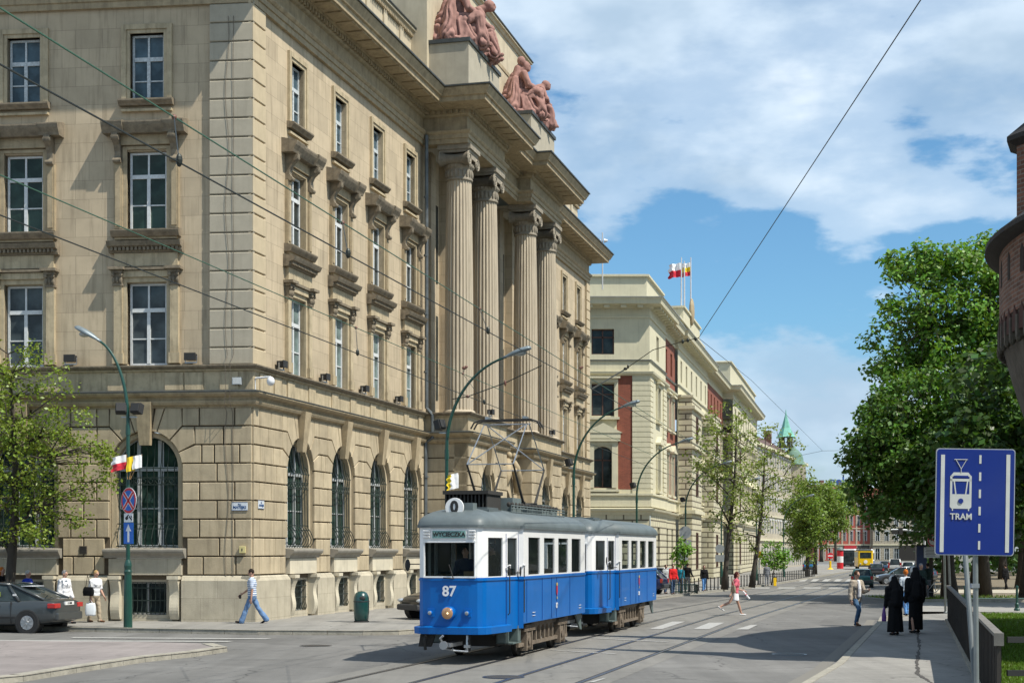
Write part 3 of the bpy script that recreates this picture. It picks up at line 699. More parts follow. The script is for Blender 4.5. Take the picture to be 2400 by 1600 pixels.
# ---------- windows ----------
def win_frame(hw, z0, z1, zt, y, mf, mp, cur=0.0, th=.07, bars=()):
    "frame with a transom at zt, a centre mullion and glazing bars; child pane"
    m = MB(); t = th
    m.box(-hw,-hw+t,y,y+.07,z0,z1); m.box(hw-t,hw,y,y+.07,z0,z1); m.box(-hw+t,hw-t,y,y+.07,z1-t,z1); m.box(-hw+t,hw-t,y,y+.07,z0,z0+t)
    m.box(-hw+t,hw-t,y-.02,y+.07,zt-.065,zt+.065)
    m.box(-.055,.055,y-.012,y+.07,z0+t,zt-.065); m.box(-.03,.03,y,y+.07,zt+.065,z1-t)
    for b in bars: m.box(-hw+t,-.055,y+.01,y+.06,b-.02,b+.02); m.box(.055,hw-t,y+.01,y+.06,b-.02,b+.02)
    for s in (-1,1): m.box(s*.30*hw*2-.0,s*.30*hw*2+.0+.001,y+.02,y+.03,z0,z0+.01)
    p = MB(); p.box(-hw+.02,hw-.02,y+.045,y+.055,z0+.02,z1-.02)
    return m, p
def make_window(kind):
    W_ = {}
    if kind == 1:
        m,p = win_frame(.62,8.34,10.98,10.12,.26,M_wf,M_pane,bars=(9.2,))
        s = MB()
        for sx in (-1,1):
            s.box(sx*.66 if sx>0 else -.80, .80 if sx>0 else -.66, .05,.3, 8.38,11.0)
            a,b = (.80,1.07) if sx>0 else (-1.07,-.80)
            s.box(a,b,-.02,.13,8.72,10.9); s.box(a-.04,b+.04,-.06,.13,8.38,8.72)
        s.box(-.80,.80,.05,.3,11.0,11.16); s.box(-.82,.82,-.02,.13,11.16,11.36); s.box(-1.05,1.05,-.02,.13,11.50,11.92)
        d = MB()
        for sx in (-1,1):
            cx = sx*.935; d.box(cx-.17,cx+.17,-.06,.13,10.88,10.95); d.box(cx-.19,cx+.19,-.12,.13,11.28,11.38)
            for i in range(3): d.ell((cx-.12+.12*i,-.07,11.06), .06,.05,.11, 6, 5)
            for q in (-1,1): d.ell((cx+q*.13,-.11,11.22), .065,.05,.065, 8, 5)
            d.box(cx-.15,cx+.15,-.05,.13,10.95,11.28); d.box(cx-.26,cx+.26,-.24,.13,11.38,11.47)
        d.box(-.7,.7,-.10,.13,11.38,11.46)
        d.prism([(.13,11.93),(-.06,11.93),(-.10,12.0),(-.10,12.08),(-.26,12.12),(-.30,12.2),(-.33,12.27),(.13,12.34)],'x',-1.22,1.22)
        for i in range(17): d.box(-1.08+.135*i-.04,-1.08+.135*i+.04,-.2,-.09,11.99,12.10)
        pane = M_pane; mf = M_wf
    elif kind == 2:
        m,p = win_frame(.62,12.66,15.2,14.42,.26,M_wf,M_pane,bars=(13.5,))
        s = MB(); d = MB()
        for sx in (-1,1):
            a,b = (.66,.80) if sx>0 else (-.80,-.66); s.box(a,b,.05,.3,12.66,15.26)
            a,b = (.80,1.07) if sx>0 else (-1.07,-.80)
            s.box(a,b,.0,.13,12.72,14.85); s.box(a+.05,b-.05,-.03,.0,12.8,14.75)
            cx = sx*.935                       # scroll console
            d.prism([(.13,14.82),(-.06,14.82),(-.12,14.88),(-.10,14.96),(-.04,15.05),(-.05,15.2),(-.14,15.38),(-.30,15.52),(-.34,15.62),(-.34,15.72),(.13,15.72)],'x',cx-.1,cx+.1)
            d.lathe((cx,-.08,14.9), [(.075,-.13),(.075,.13)], 10, ax='x'); d.lathe((cx,-.24,15.6), [(.10,-.125),(.10,.125)], 12, ax='x')
            d.prism([(.13,15.72),(-.30,15.72),(-.33,15.8),(-.42,15.95),(-.45,16.05),(-.45,16.09),(.13,16.22)],'x',cx-.42 if sx<0 else cx-.28,cx+.42 if sx>0 else cx+.28)
        s.box(-.80,.80,.05,.3,15.26,15.36); s.box(-.84,.84,-.02,.13,15.40,15.72)
        d.prism([(.13,15.724),(-.22,15.724),(-.27,15.8),(-.36,15.95),(-.39,16.03),(-.39,16.08),(.13,16.19)],'x',-.72,.72)
        d.prism([(.13,12.44),(-.10,12.44),(-.14,12.5),(-.18,12.56),(-.21,12.62),(-.21,12.66),(.13,12.72)],'x',-1.13,1.13)
        s.box(-1.04,1.04,-.04,.13,12.36,12.44)
        mf = M_wf; pane = M_pane
    else:
        m,p = win_frame(.54,16.87,18.98,18.2,.26,M_wg,M_pane2,bars=(17.5,))
        s = MB(); d = MB()
        for sx in (-1,1):
            a,b = (.56,.68) if sx>0 else (-.68,-.56); s.box(a,b,.06,.3,16.87,19.12)
            a,b = (.68,.84) if sx>0 else (-.84,-.68); s.box(a,b,.02,.13,16.87,19.28)
        s.box(-.56,.56,.06,.3,19.0,19.12); s.box(-.68,.68,.02,.13,19.12,19.28)
        d.prism([(.13,16.66),(-.05,16.66),(-.08,16.71),(-.13,16.76),(-.16,16.80),(-.16,16.85),(.13,16.89)],'x',-.90,.90)
        s.box(-.84,.84,-.0,.13,16.48,16.56)
        mf = mat('peeling_window_paint', (.50,.54,.55), .7, var=.3, vs=12, dirt=.75, dirtc=(.20,.17,.14)); pane = M_pane2
    o = m.build('window', mf, bank, I4); p.build('pane', pane, o, I4); s.build('surround', M_trim if kind == 2 else M_band, o, I4); d.build('cornice', M_dark, o, I4)
    c = MB(); 
    if kind == 1: c.box(-.52,-.34,.50,.51,8.5,10.0); c.box(.1,.18,.50,.51,8.5,10.0)
    return o
def make_arch():
    m = MB(); y = .34; z0 = 2.46; r = 1.0
    ring = arc(0,ZS,1.14,math.pi,0,20)+arc(0,ZS,1.00,0,math.pi,20); m.prism(ring,'y',y,y+.1)
    for sx in (-1,1): m.box(sx*1.045-.055,sx*1.045+.055,y,y+.1,z0,ZS); m.box(sx*.34-.06,sx*.34+.06,y,y+.1,z0,ZS+.92); m.box(sx*.43,sx*.43+.03,y+.02,y+.1,z0,ZS+.85)
    m.box(-.99,.99,y-.01,y+.1,ZS-.08,ZS+.05); m.box(-.99,.99,y,y+.1,z0,z0+.1); m.box(-.99,.99,y+.02,y+.08,3.72,3.75)
    o = m.build('window', mat('pale_grey_window_paint',(.42,.44,.44),.6,var=.15,vs=8), bank, I4)
    p = MB(); p.prism([(-1.08,z0),(1.08,z0),(1.08,ZS)]+arc(0,ZS,1.08,0,math.pi,20)[1:-1]+[(-1.08,ZS)],'y',y+.055,y+.065); p.build('pane', M_pane3, o, I4)
    j = MB(); q = arc(0,ZS,RI+.0,math.pi,0,20)+arc(0,ZS,.98,0,math.pi,20)
    j.prism(arc(0,ZS,1.18,math.pi,0,20)+arc(0,ZS,1.03,0,math.pi,20),'y',.1,.4)
    for sx in (-1,1): j.box(sx*1.105-.075,sx*1.105+.075,.1,.4,z0,ZS)
    j.build('surround', M_rus, o, I4)
    g = MB()
    for i in range(9):
        x = -.92+.23*i; b = .10; top = ZS+math.sqrt(max(0,.96**2-x*x))-.02
        g.tube([(x,.02,z0+.02),(x,-.10,z0+.18),(x,-.13,z0+.30),(x,-.02,z0+.55),(x,.10,z0+.72),(x,.12,4.55),(x,.06,ZS),(x,.14,ZS+.2),(x,.22,top)], .016, 4)
    for z,yy in ((z0+.06,.02),(z0+.62,.06),(z0+.78,.11),(4.5,.11),(4.72,.1),(ZS,.07)): g.box(-1.0,1.0,yy-.012,yy+.012,z-.016,z+.016)
    for i in range(8): g.tube([(-.805+.23*i+.07*math.cos(a),.1,4.61+.07*math.sin(a)) for a in [k*math.pi/4 for k in range(9)]], .012, 4)
    g.build('grille', M_iron, o, I4)
    return o
def make_basement():
    m = MB(); m.box(-.66,-.60,.2,.26,.32,1.38); m.box(.60,.66,.2,.26,.32,1.38); m.box(-.6,.6,.2,.26,1.32,1.38); m.box(-.6,.6,.2,.26,.32,.38); m.box(-.03,.03,.2,.26,.38,1.32)
    o = m.build('basement_window', M_wg, bank, I4)
    MB().box(-.66,.66,.24,.25,.32,1.38).build('pane', M_pane, o, I4); g = MB()
    for i in range(9):
        x = -.6+.15*i; g.tube([(x,.05,.34),(x+.0,.0,.45),(x,.05,.6),(x,.05,1.36)], .014, 4)
    for z in (.40,.78,1.18): g.box(-.66,.66,.038,.062,z-.016,z+.016)
    g.build('grille', M_iron, o, I4); return o
protos = [make_window(1), make_window(2), make_window(3), make_arch(), make_basement()]
for fr,bays,ysh in ((FL,BAYL,0),(FR,BAYR+BAYR2,0),(FR,[21.1,32.7],-1.95)):
    for c in bays:
        for k,pr in enumerate(protos):
            if ysh and k < 3: continue
            w_ = copy_tree(pr, fr @ TR(c, ysh, 0), bank)
            if k < 2 and fr is FL:
                pn = [q for q in bpy.data.objects if q.parent is w_ and q.name.startswith('pane')][0]; pn.material_slots[0].link = 'OBJECT'; pn.material_slots[0].material = (M_pane, M_paned, M_pane3)[(int(abs(c)*3)+k) % 3]
            if k == 0 and fr is FR:
                pn = [q for q in bpy.data.objects if q.parent is w_ and q.name.startswith('pane')][0]; pn.material_slots[0].link = 'OBJECT'; pn.material_slots[0].material = M_panec
for pr in protos:
    for ch in list(pr.children_recursive)+[pr]: bpy.data.objects.remove(ch)
KIDS.clear()
# faint curtains behind some panes
# wall cables on the corner of the building
m = MB()
for x,am,ph in ((-.62,.03,0),(-.82,.06,1)):
    pts = []
    for i in range(60):
        z = 1.2+18.2*i/59; yy = -.045 if z > 8.45 else (-.07 if z < 6.9 else -.40); pts.append((x+am*math.sin(z*1.7+ph)*(1 if x<-.7 else .3), yy, z))
    m.tube(pts, .008, 4)
m.build('wall_cable', mat('cable_sheath',(.12,.10,.08),.8), bank, FL)
from mathutils import noise as NZ
# ---------------- bodies: people and statues ----------------
def rot_to(d):
    return Vector((0,0,1)).rotation_difference(Vector(d).normalized()).to_matrix().to_4x4()
def cap(mb, a, b, ra, rb, seg=12):
    a = Vector(a); b = Vector(b); d = b-a; L_ = d.length
    if L_ < 1e-6: mb.ell(a, ra, ra, ra, seg, 8); return
    prof = [(ra*math.cos(t), -ra*math.sin(t)) for t in (math.pi/2*.999, 1.1, .6, .2)]+[(rb*math.cos(t), L_+rb*math.sin(t)) for t in (.2,.6,1.1,math.pi/2*.999)]
    M = Matrix.Translation(a) @ rot_to(d); t = MB(); t.lathe((0,0,0), prof, seg); mb.add([M @ Vector(v) for v in t.v], t.f)
def ellm(mb, c, r, M=None, seg=14, rings=10):
    t = MB(); t.ell((0,0,0), *r, seg, rings); Q = Matrix.Translation(Vector(c)) @ (M or I4); mb.add([Q @ Vector(v) for v in t.v], t.f)
def fuse(mb, name, mats, parent=None, fr=None, voxel=.012, smooth=3, disp=None):
    "one continuous surface grown over the given volumes"
    me = bpy.data.meshes.new('t'); me.from_pydata(mb.v, [], mb.f); me.update(); o = bpy.data.objects.new('t', me); COL.objects.link(o)
    r = o.modifiers.new('r','REMESH'); r.mode = 'VOXEL'; r.voxel_size = voxel
    if smooth: s = o.modifiers.new('s','SMOOTH'); s.factor = .5; s.iterations = smooth
    dg = bpy.context.evaluated_depsgraph_get(); m2 = bpy.data.meshes.new_from_object(o.evaluated_get(dg)); bpy.data.objects.remove(o); bpy.data.meshes.remove(me)
    m2.name = name
    if disp:
        ds = [disp(v.co.copy(), v.normal.copy()) for v in m2.vertices]
        for v,q in zip(m2.vertices, ds): v.co += q
    m2.materials.clear()
    for m in (mats if isinstance(mats,(list,tuple)) else [mats]): m2.materials.append(m)
    m2.polygons.foreach_set('use_smooth', [True]*len(m2.polygons))
    q = bpy.data.objects.new(name, m2); COL.objects.link(q); link(q, parent, fr); return q
M_skin = mat('skin', (.42,.24,.17), .55, var=.08, vs=6); M_skin2 = mat('tanned_skin', (.36,.19,.12), .55, var=.08, vs=6)
def cloth(name, c, **k): return mat('cloth_'+name, c, .9, var=.14, vs=9, bump=.5, bs=14, spec=.2, **k)
def hand(mb, w, d, side, fwd, h, curl=.5):
    "palm, four fingers and a thumb at the wrist"
    d = Vector(d).normalized(); f = Vector(fwd).normalized(); n = d.cross(f).normalized()*side
    s = h/1.75; p = Vector(w)
    M = Matrix((f.to_4d(), n.to_4d(), d.to_4d(), (0,0,0,1))).transposed(); M[3][3] = 1
    for i in range(3): M[3][i] = 0; M[i][3] = 0
    ellm(mb, p+d*.05*s, (.042*s,.017*s,.055*s), M, 10, 8)
    for i,(o,l) in enumerate(((-.030,.060),(-.010,.072),(.010,.078),(.030,.070))):
        b = p+d*.088*s+f*o*s; k = b+d*l*.5*s+n*.006; e = k+(d*math.cos(curl)+n*math.sin(curl))*l*.55*s
        cap(mb, b, k, .0105, .010, 8); cap(mb, k, e, .010, .009, 8)
    b = p+d*.03*s+f*.036*s; k = b+(d*.7+f*.7)*.035*s; e = k+(d*.95+f*.15+n*.3)*.032*s
    cap(mb, b, k, .012, .0105, 8); cap(mb, k, e, .0105, .009, 8)
def person(label, fr, H=1.72, legs=((.3,.1),(-.25,.25)), arms=((-.3,.3,.1),(.3,.4,.1)), lean=.03, turn=0, head=(0,0), sex='m', build=1.0,
           top=None, topc='shirt', sleeve='short', bottom=None, bottomc='trousers', flare=1.0, skirt=None, hair=None, hairlen=0, shoes=None, coat=None, voxel=.013, skin=None, seated=False, group=None, hide_low=False, veil=False, heel=(0,0)):
    """legs: (hip swing, knee bend) right/left; arms: (swing forward, elbow bend, spread); faces -y"""
    root = empty('person', fr); tag(root, label, 'person', group); skin = skin or M_skin
    w = build*H/1.75; ft = {}
    def rx(v, a): return Vector((v[0], v[1]*math.cos(a)-v[2]*math.sin(a), v[1]*math.sin(a)+v[2]*math.cos(a)))
    hipz = .525*H; J = {}
    for i,s in enumerate((-1,1)):
        a,k = legs[i]; hip = Vector((s*.088*w,0,hipz)); kn = hip+Vector((s*.005,-math.sin(a),-math.cos(a)))*.245*H
        an = kn+Vector((0,-math.sin(a-k),-math.cos(a-k)))*.235*H; hl = heel[i]
        fd = Vector((s*.12,-math.cos(hl),-math.sin(hl))); J[i] = (hip,kn,an,fd)
    low = min(min(J[i][2].z-.045*H, (J[i][2]+J[i][3]*.10*H).z-.028*H) for i in (0,1))
    if seated: low = 0
    dz = Vector((0,0,-low))
    up = Vector((0,-math.sin(lean),math.cos(lean)))
    pel = Vector((0,0,hipz))+dz; chest = pel+up*.19*H; sh = pel+up*.285*H; neck = pel+up*.325*H; hd = neck+up*.035*H+Vector((0,-.01-.03*math.sin(head[0]),.055*H))
    b = MB()
    if not hide_low:
        for i in (0,1):
            hip,kn,an,fd = [q+dz if j < 3 else q for j,q in enumerate(J[i])]
            cap(b, hip, kn, .083*w, .053*w); cap(b, kn, kn+(an-kn)*.35, .052*w, .056*w); cap(b, kn+(an-kn)*.35, an, .056*w, .036*w); cap(b, an, an+fd*.09*H+Vector((0,0,-.03*H)), .034*w, .026*w)
    ellm(b, pel+Vector((0,0,.01)), (.165*w,.115*w,.12*H*.9)); ellm(b, pel+up*.11*H, (.14*w,.10*w,.10*H)); ellm(b, chest+up*.02*H, (.172*w,.118*w,.115*H))
    if sex == 'f':
        for s in (-1,1): ellm(b, chest+up*.02*H+Vector((s*.075*w,-.085*w,0)), (.06*w,.055*w,.055*w))
    cap(b, neck-up*.05*H, neck+up*.05*H, .062*w, .052*w)
    hm = Matrix.Rotation(head[1],4,'Z') @ Matrix.Rotation(-head[0]*-1,4,'X')
    hx = H/1.75
    ellm(b, hd, (.074*hx,.092*hx,.112*hx), hm); ellm(b, hd+hm@Vector((0,-.028,-.055))*hx, (.054*hx,.062*hx,.062*hx), hm)
    ellm(b, hd+hm@Vector((0,-.098,-.012))*hx, (.014,.022,.026), hm)      # nose
    ellm(b, hd+hm@Vector((0,-.080,.022))*hx, (.052,.018,.012), hm)       # brow
    ellm(b, hd+hm@Vector((0,-.086,-.062))*hx, (.024,.012,.009), hm)      # lips
    for s in (-1,1): ellm(b, hd+hm@Vector((s*.078,.004,-.01))*hx, (.011,.02,.03), hm)
    A = {}
    for i,s in enumerate((-1,1)):
        sw,el,sp = arms[i]; so_ = sh+Vector((s*.175*w,0,-.012*H)); d1 = Vector((s*math.sin(sp),-math.sin(sw)*math.cos(sp),-math.cos(sw)*math.cos(sp))); e = so_+d1*.172*H
        d2 = Vector((s*math.sin(sp)*(.6 if el < 1 else -.9),-math.sin(sw+el),-math.cos(sw+el))).normalized(); wr = e+d2*.150*H
        cap(b, so_, e, .052*w, .040*w); cap(b, e, wr, .041*w, .027*w); hand(b, wr, d2, s, Vector((-s*.2,-1,0)) if abs(d2.y) < .8 else Vector((0,0,1)), H); A[i] = (so_,e,wr,d2)
    fuse(b, 'body', skin, root, None if False else wm(root), voxel, 2)
    E = MB()
    for s in (-1,1): E.ell(hd+hm@Vector((s*.031,-.083,.004))*hx, .011,.006,.007, 8, 6)
    E.build('eyes', mat('eye_dark',(.03,.02,.015),.3), root, smooth=True)
    # clothes
    fold = lambda amp: (lambda c,n: n*(amp*(math.sin(c.z*34+c.x*21+2*NZ.noise(c*9))+1.3*NZ.noise(c*14))))
    if top:
        t = MB(); g = 1.10 if coat is None else 1.18; long_ = .02 if coat is None else coat
        ellm(t, chest+up*.02*H, (.185*w*g,.128*w*g,.12*H)); ellm(t, pel+up*.10*H, (.158*w*g,.118*w*g,.12*H)); ellm(t, pel+up*(.03*H-long_*.5), (.172*w*g,.124*w*g,.07*H+long_))
        cap(t, sh+Vector((-.15*w,0,0)), sh+Vector((.15*w,0,0)), .066*w, .066*w); cap(t, neck-up*.05*H, neck-up*.012*H, .075*w, .066*w)
        if sex == 'f':
            for s in (-1,1): ellm(t, chest+up*.02*H+Vector((s*.075*w,-.09*w,0)), (.066*w,.062*w,.06*w))
        for i in (0,1):
            so_,e,wr,d2 = A[i]; f = 1.28 if coat is None else 1.5
            if sleeve != 'none': cap(t, so_, so_+(e-so_)*(.75 if sleeve == 'short' else 1.0), .060*w*f*.95, .050*w*f)
            if sleeve == 'long': cap(t, e, e+(wr-e)*.92, .048*w*f, .038*w*f)
        fuse(t, topc, top, root, wm(root), voxel, 2, fold(.003 if coat is None else .0032))
    if bottom and not skirt:
        t = MB(); ellm(t, pel-Vector((0,0,.005)), (.178*w,.128*w,.105*H))
        for i in (0,1):
            hip,kn,an,fd = [q+dz if j < 3 else q for j,q in enumerate(J[i])]
            cap(t, hip, kn, .096*w, .069*w); mid = kn+(an-kn)*.5; cap(t, kn, mid, .068*w, .066*w*(1+(flare-1)*.4)); cap(t, mid, kn+(an-kn)*1.02, .064*w*(1+(flare-1)*.5), .056*w*flare)
        fuse(t, bottomc, bottom, root, wm(root), voxel, 2, fold(.004))
    if skirt:
        ln, wd, m_ = skirt; n = 40; t = MB(); prof = []
        vs = []; rows = 14
        for j in range(rows+1):
            q = j/rows; z = pel.z+.06*H-q*ln; r0 = .165*w+(wd-.165*w)*q**.8; k0 = legs[0][0]*.5
            sway = -math.sin((legs[0][0]+legs[1][0])/2)*q*ln*.35
            for i in range(n):
                a = 2*math.pi*i/n; rr = r0*(1+.07*q*math.sin(a*7+1)+.035*q*math.sin(a*13))
                vs.append((rr*math.cos(a), rr*.78*math.sin(a)+sway+(pel.y), z+.01*math.sin(a*5)*q))
        t.add(vs, [(j*n+i,(j+1)*n+i,(j+1)*n+(i+1)%n,j*n+(i+1)%n) for j in range(rows) for i in range(n)]+[tuple(range(rows*n+n-1,rows*n-1,-1))])
        t.build('skirt', m_, root, smooth=True)
    if hair:
        t = MB(); c0 = hd+hm@Vector((0,.016,.022))*hx
        ellm(t, c0, (.086*hx,.094*hx,.102*hx), hm); 
        if hairlen:
            cap(t, hd+hm@Vector((0,.05,0))*hx, hd+hm@Vector((0,.065,-hairlen))*hx, .078*hx, .05*hx)
            for s in (-1,1): cap(t, hd+hm@Vector((s*.06,.02,.02))*hx, hd+hm@Vector((s*.065,.03,-hairlen*.8))*hx, .035*hx, .03*hx)
        fuse(t, 'hair', hair, root, wm(root), .012, 1, lambda c,n: n*(.005*math.sin(c.x*130+c.z*70)*math.sin(c.y*110)))
    if shoes and not hide_low:
        for i in (0,1):
            hip,kn,an,fd = [q+dz if j < 3 else q for j,q in enumerate(J[i])]
            t = MB(); an = an+Vector((0,0,-.018*H)); cap(t, an-fd*.028*H, an+fd*.055*H+Vector((0,0,-.006)), .036*w, .034*w); cap(t, an+fd*.04*H+Vector((0,0,-.008)), an+fd*.105*H+Vector((0,0,-.014)), .036*w, .027*w)
            fuse(t, 'shoe', shoes, root, wm(root), .012, 1)
    root_info = dict(J=J, A=A, pel=pel, sh=sh, hd=hd, hm=hm, dz=dz, chest=chest, neck=neck, H=H, w=w)
    return root, root_info
# ---------------- statues ----------------
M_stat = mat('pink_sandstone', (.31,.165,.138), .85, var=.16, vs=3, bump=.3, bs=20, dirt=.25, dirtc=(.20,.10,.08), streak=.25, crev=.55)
def statue_figure(b, o, face, kneel=True, lean=.2, tall=1.0, bow=.3, arm='fold'):
    "draped seated or kneeling figure, about 2.6 m, looking along -y of its own frame"
    M = Matrix.Translation(Vector(o)) @ RZ(face) @ Matrix.Scale(tall, 4)
    V = lambda x,y,z: M @ Vector((x,y,z)); c = lambda a,bb,r0,r1: cap(b, V(*a), V(*bb), r0*tall, r1*tall, 14)
    def e(p, r): ellm(b, V(*p), tuple(q*tall for q in r), RZ(face))
    z2 = 1.72
    e((0,.12,.72), (.48,.50,.50)); c((0,.05,.85), (0,-.06-lean*.35,1.5), .36, .30); e((0,-.08-lean*.45,z2-.12), (.45,.25,.24))
    c((0,.0,.75), (0,-.30,.18), .50, .62)
    for s in (-1,1):
        kz = .98 if (kneel and s < 0) else .80
        c((s*.2,0,.78), (s*.26,-.74,kz), .29, .23); c((s*.26,-.74,kz), (s*.25,-.86,.14), .22, .27); c((s*.25,-.95,.10), (s*.25,-1.18,.07), .09, .07)
    c((0,.24,z2-.30), (0,.52,.2), .24, .46); c((-.30,.18,z2-.28), (-.52,.36,.2), .16, .26); c((.30,.18,z2-.28), (.52,.36,.2), .16, .26)
    for s in (-1,1):
        a = (s*.40,-.08-lean*.5,z2-.06); el = (s*.50,-.26-lean*.45,z2-.52); c(a, el, .155, .125)
        h = (s*.10,-.62-lean*.3,1.22) if (arm == 'fold' or s > 0) else (s*.24,-.82,1.02); c(el, h, .12, .08); e(h, (.08,.11,.07))
    n0 = (0,-.10-lean*.62,z2+.08); hc = (0,-.17-lean*.72-bow*.17,z2+.36-bow*.12); c(n0, hc, .12, .11)
    e(hc, (.155,.19,.22)); e((hc[0],hc[1]-.10,hc[2]-.10), (.10,.10,.11)); e((hc[0],hc[1]-.195,hc[2]-.03), (.028,.045,.055)); e((0,hc[1]-.16,hc[2]+.05), (.12,.045,.03))
    e((0,hc[1]+.06,hc[2]+.05), (.185,.18,.19)); e((0,hc[1]+.20,hc[2]-.03), (.11,.10,.11)); c((0,hc[1]+.12,hc[2]-.05), (0,.15,z2-.1), .15, .22)
    e((0,0,.12), (.68,.95,.14))
def drape(c, n):
    z = c.z; low = max(0, min(1, (1.9-z)/.5)); w = NZ.noise(Vector((c.x*1.3,c.y*1.3,z*.9)))*2.2
    f = abs(math.sin(c.x*9+c.y*6+w*3+z*1.2))-.55; g = NZ.noise(Vector((c.x*7,c.y*7,z*3.2)))
    return n*(low*(.085*f+.03*g)+.012*g)
def statue_group(x, label, specs):
    b = MB(); 
    for s in specs: statue_figure(b, *s)
    b.box(-1.9,1.9,-.85,.85,.0,.10)
    if x > 25: ellm(b, (-.95,-.02,2.98), (.19,.22,.24)); cap(b, (-.95,.15,2.6), (-1.3,.45,.3), .20, .40)
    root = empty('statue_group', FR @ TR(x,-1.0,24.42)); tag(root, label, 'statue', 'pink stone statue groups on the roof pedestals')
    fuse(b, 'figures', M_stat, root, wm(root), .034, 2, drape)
statue_group(20.6, 'pink stone group of two draped figures nearest the street corner, cut by the photo top', [((-1.0,.1,.1), R(25), True, .25, 1.28, .3,'fold'), ((.85,-.05,.1), R(10), False, .55, 1.22, 1.0,'knee')])
statue_group(31.9, 'pink stone group of two robed figures, one bowed, on the farther roof pedestal', [((-.85,.15,.1), R(25), True, .15, 1.28, .1,'fold'), ((.95,-.1,.1), R(35), False, .55, 1.15, 1.0,'knee')])
# ---------------- trams ----------------
M_blue = mat('tram_blue_paint', (.0,.118,.42), .35, var=.10, vs=1.2, spec=.35, coat=.06, streak=.14, dirt=.08, dirtc=(.02,.16,.40)); M_tw = mat('tram_white_paint', (.80,.80,.79), .35, var=.05, vs=2, coat=.3)
M_troof = mat('tram_roof_grey', (.10,.122,.127), .5, var=.15, vs=2, dirt=.2, dirtc=(.22,.25,.26), bump=.1, bs=3)
M_tgrey = mat('tram_grey_metal', (.10,.135,.13), .55, var=.25, vs=4); M_rust = mat('rusty_frame', (.17,.135,.10), .85, var=.35, vs=5, bump=.4, dirt=.3, dirtc=(.10,.07,.05))
M_blk = mat('black_rubber', (.02,.02,.02), .7); M_under = mat('underframe', (.03,.028,.025), .85); M_gl = glass('clear_glass', (.02,.03,.03), .10)
M_alu = mat('bare_metal', (.42,.44,.46), .35, metal=.8); M_txt = mat('white_lettering', (.75,.76,.78), .5); M_tin = mat('tram_interior', (.24,.16,.09), .7); M_red = mat('signal_red', (.45,.02,.02), .4)
TF = Matrix(((TN.x,TD.x,0,T0.x),(TN.y,TD.y,0,T0.y),(0,0,1,0),(0,0,0,1)))
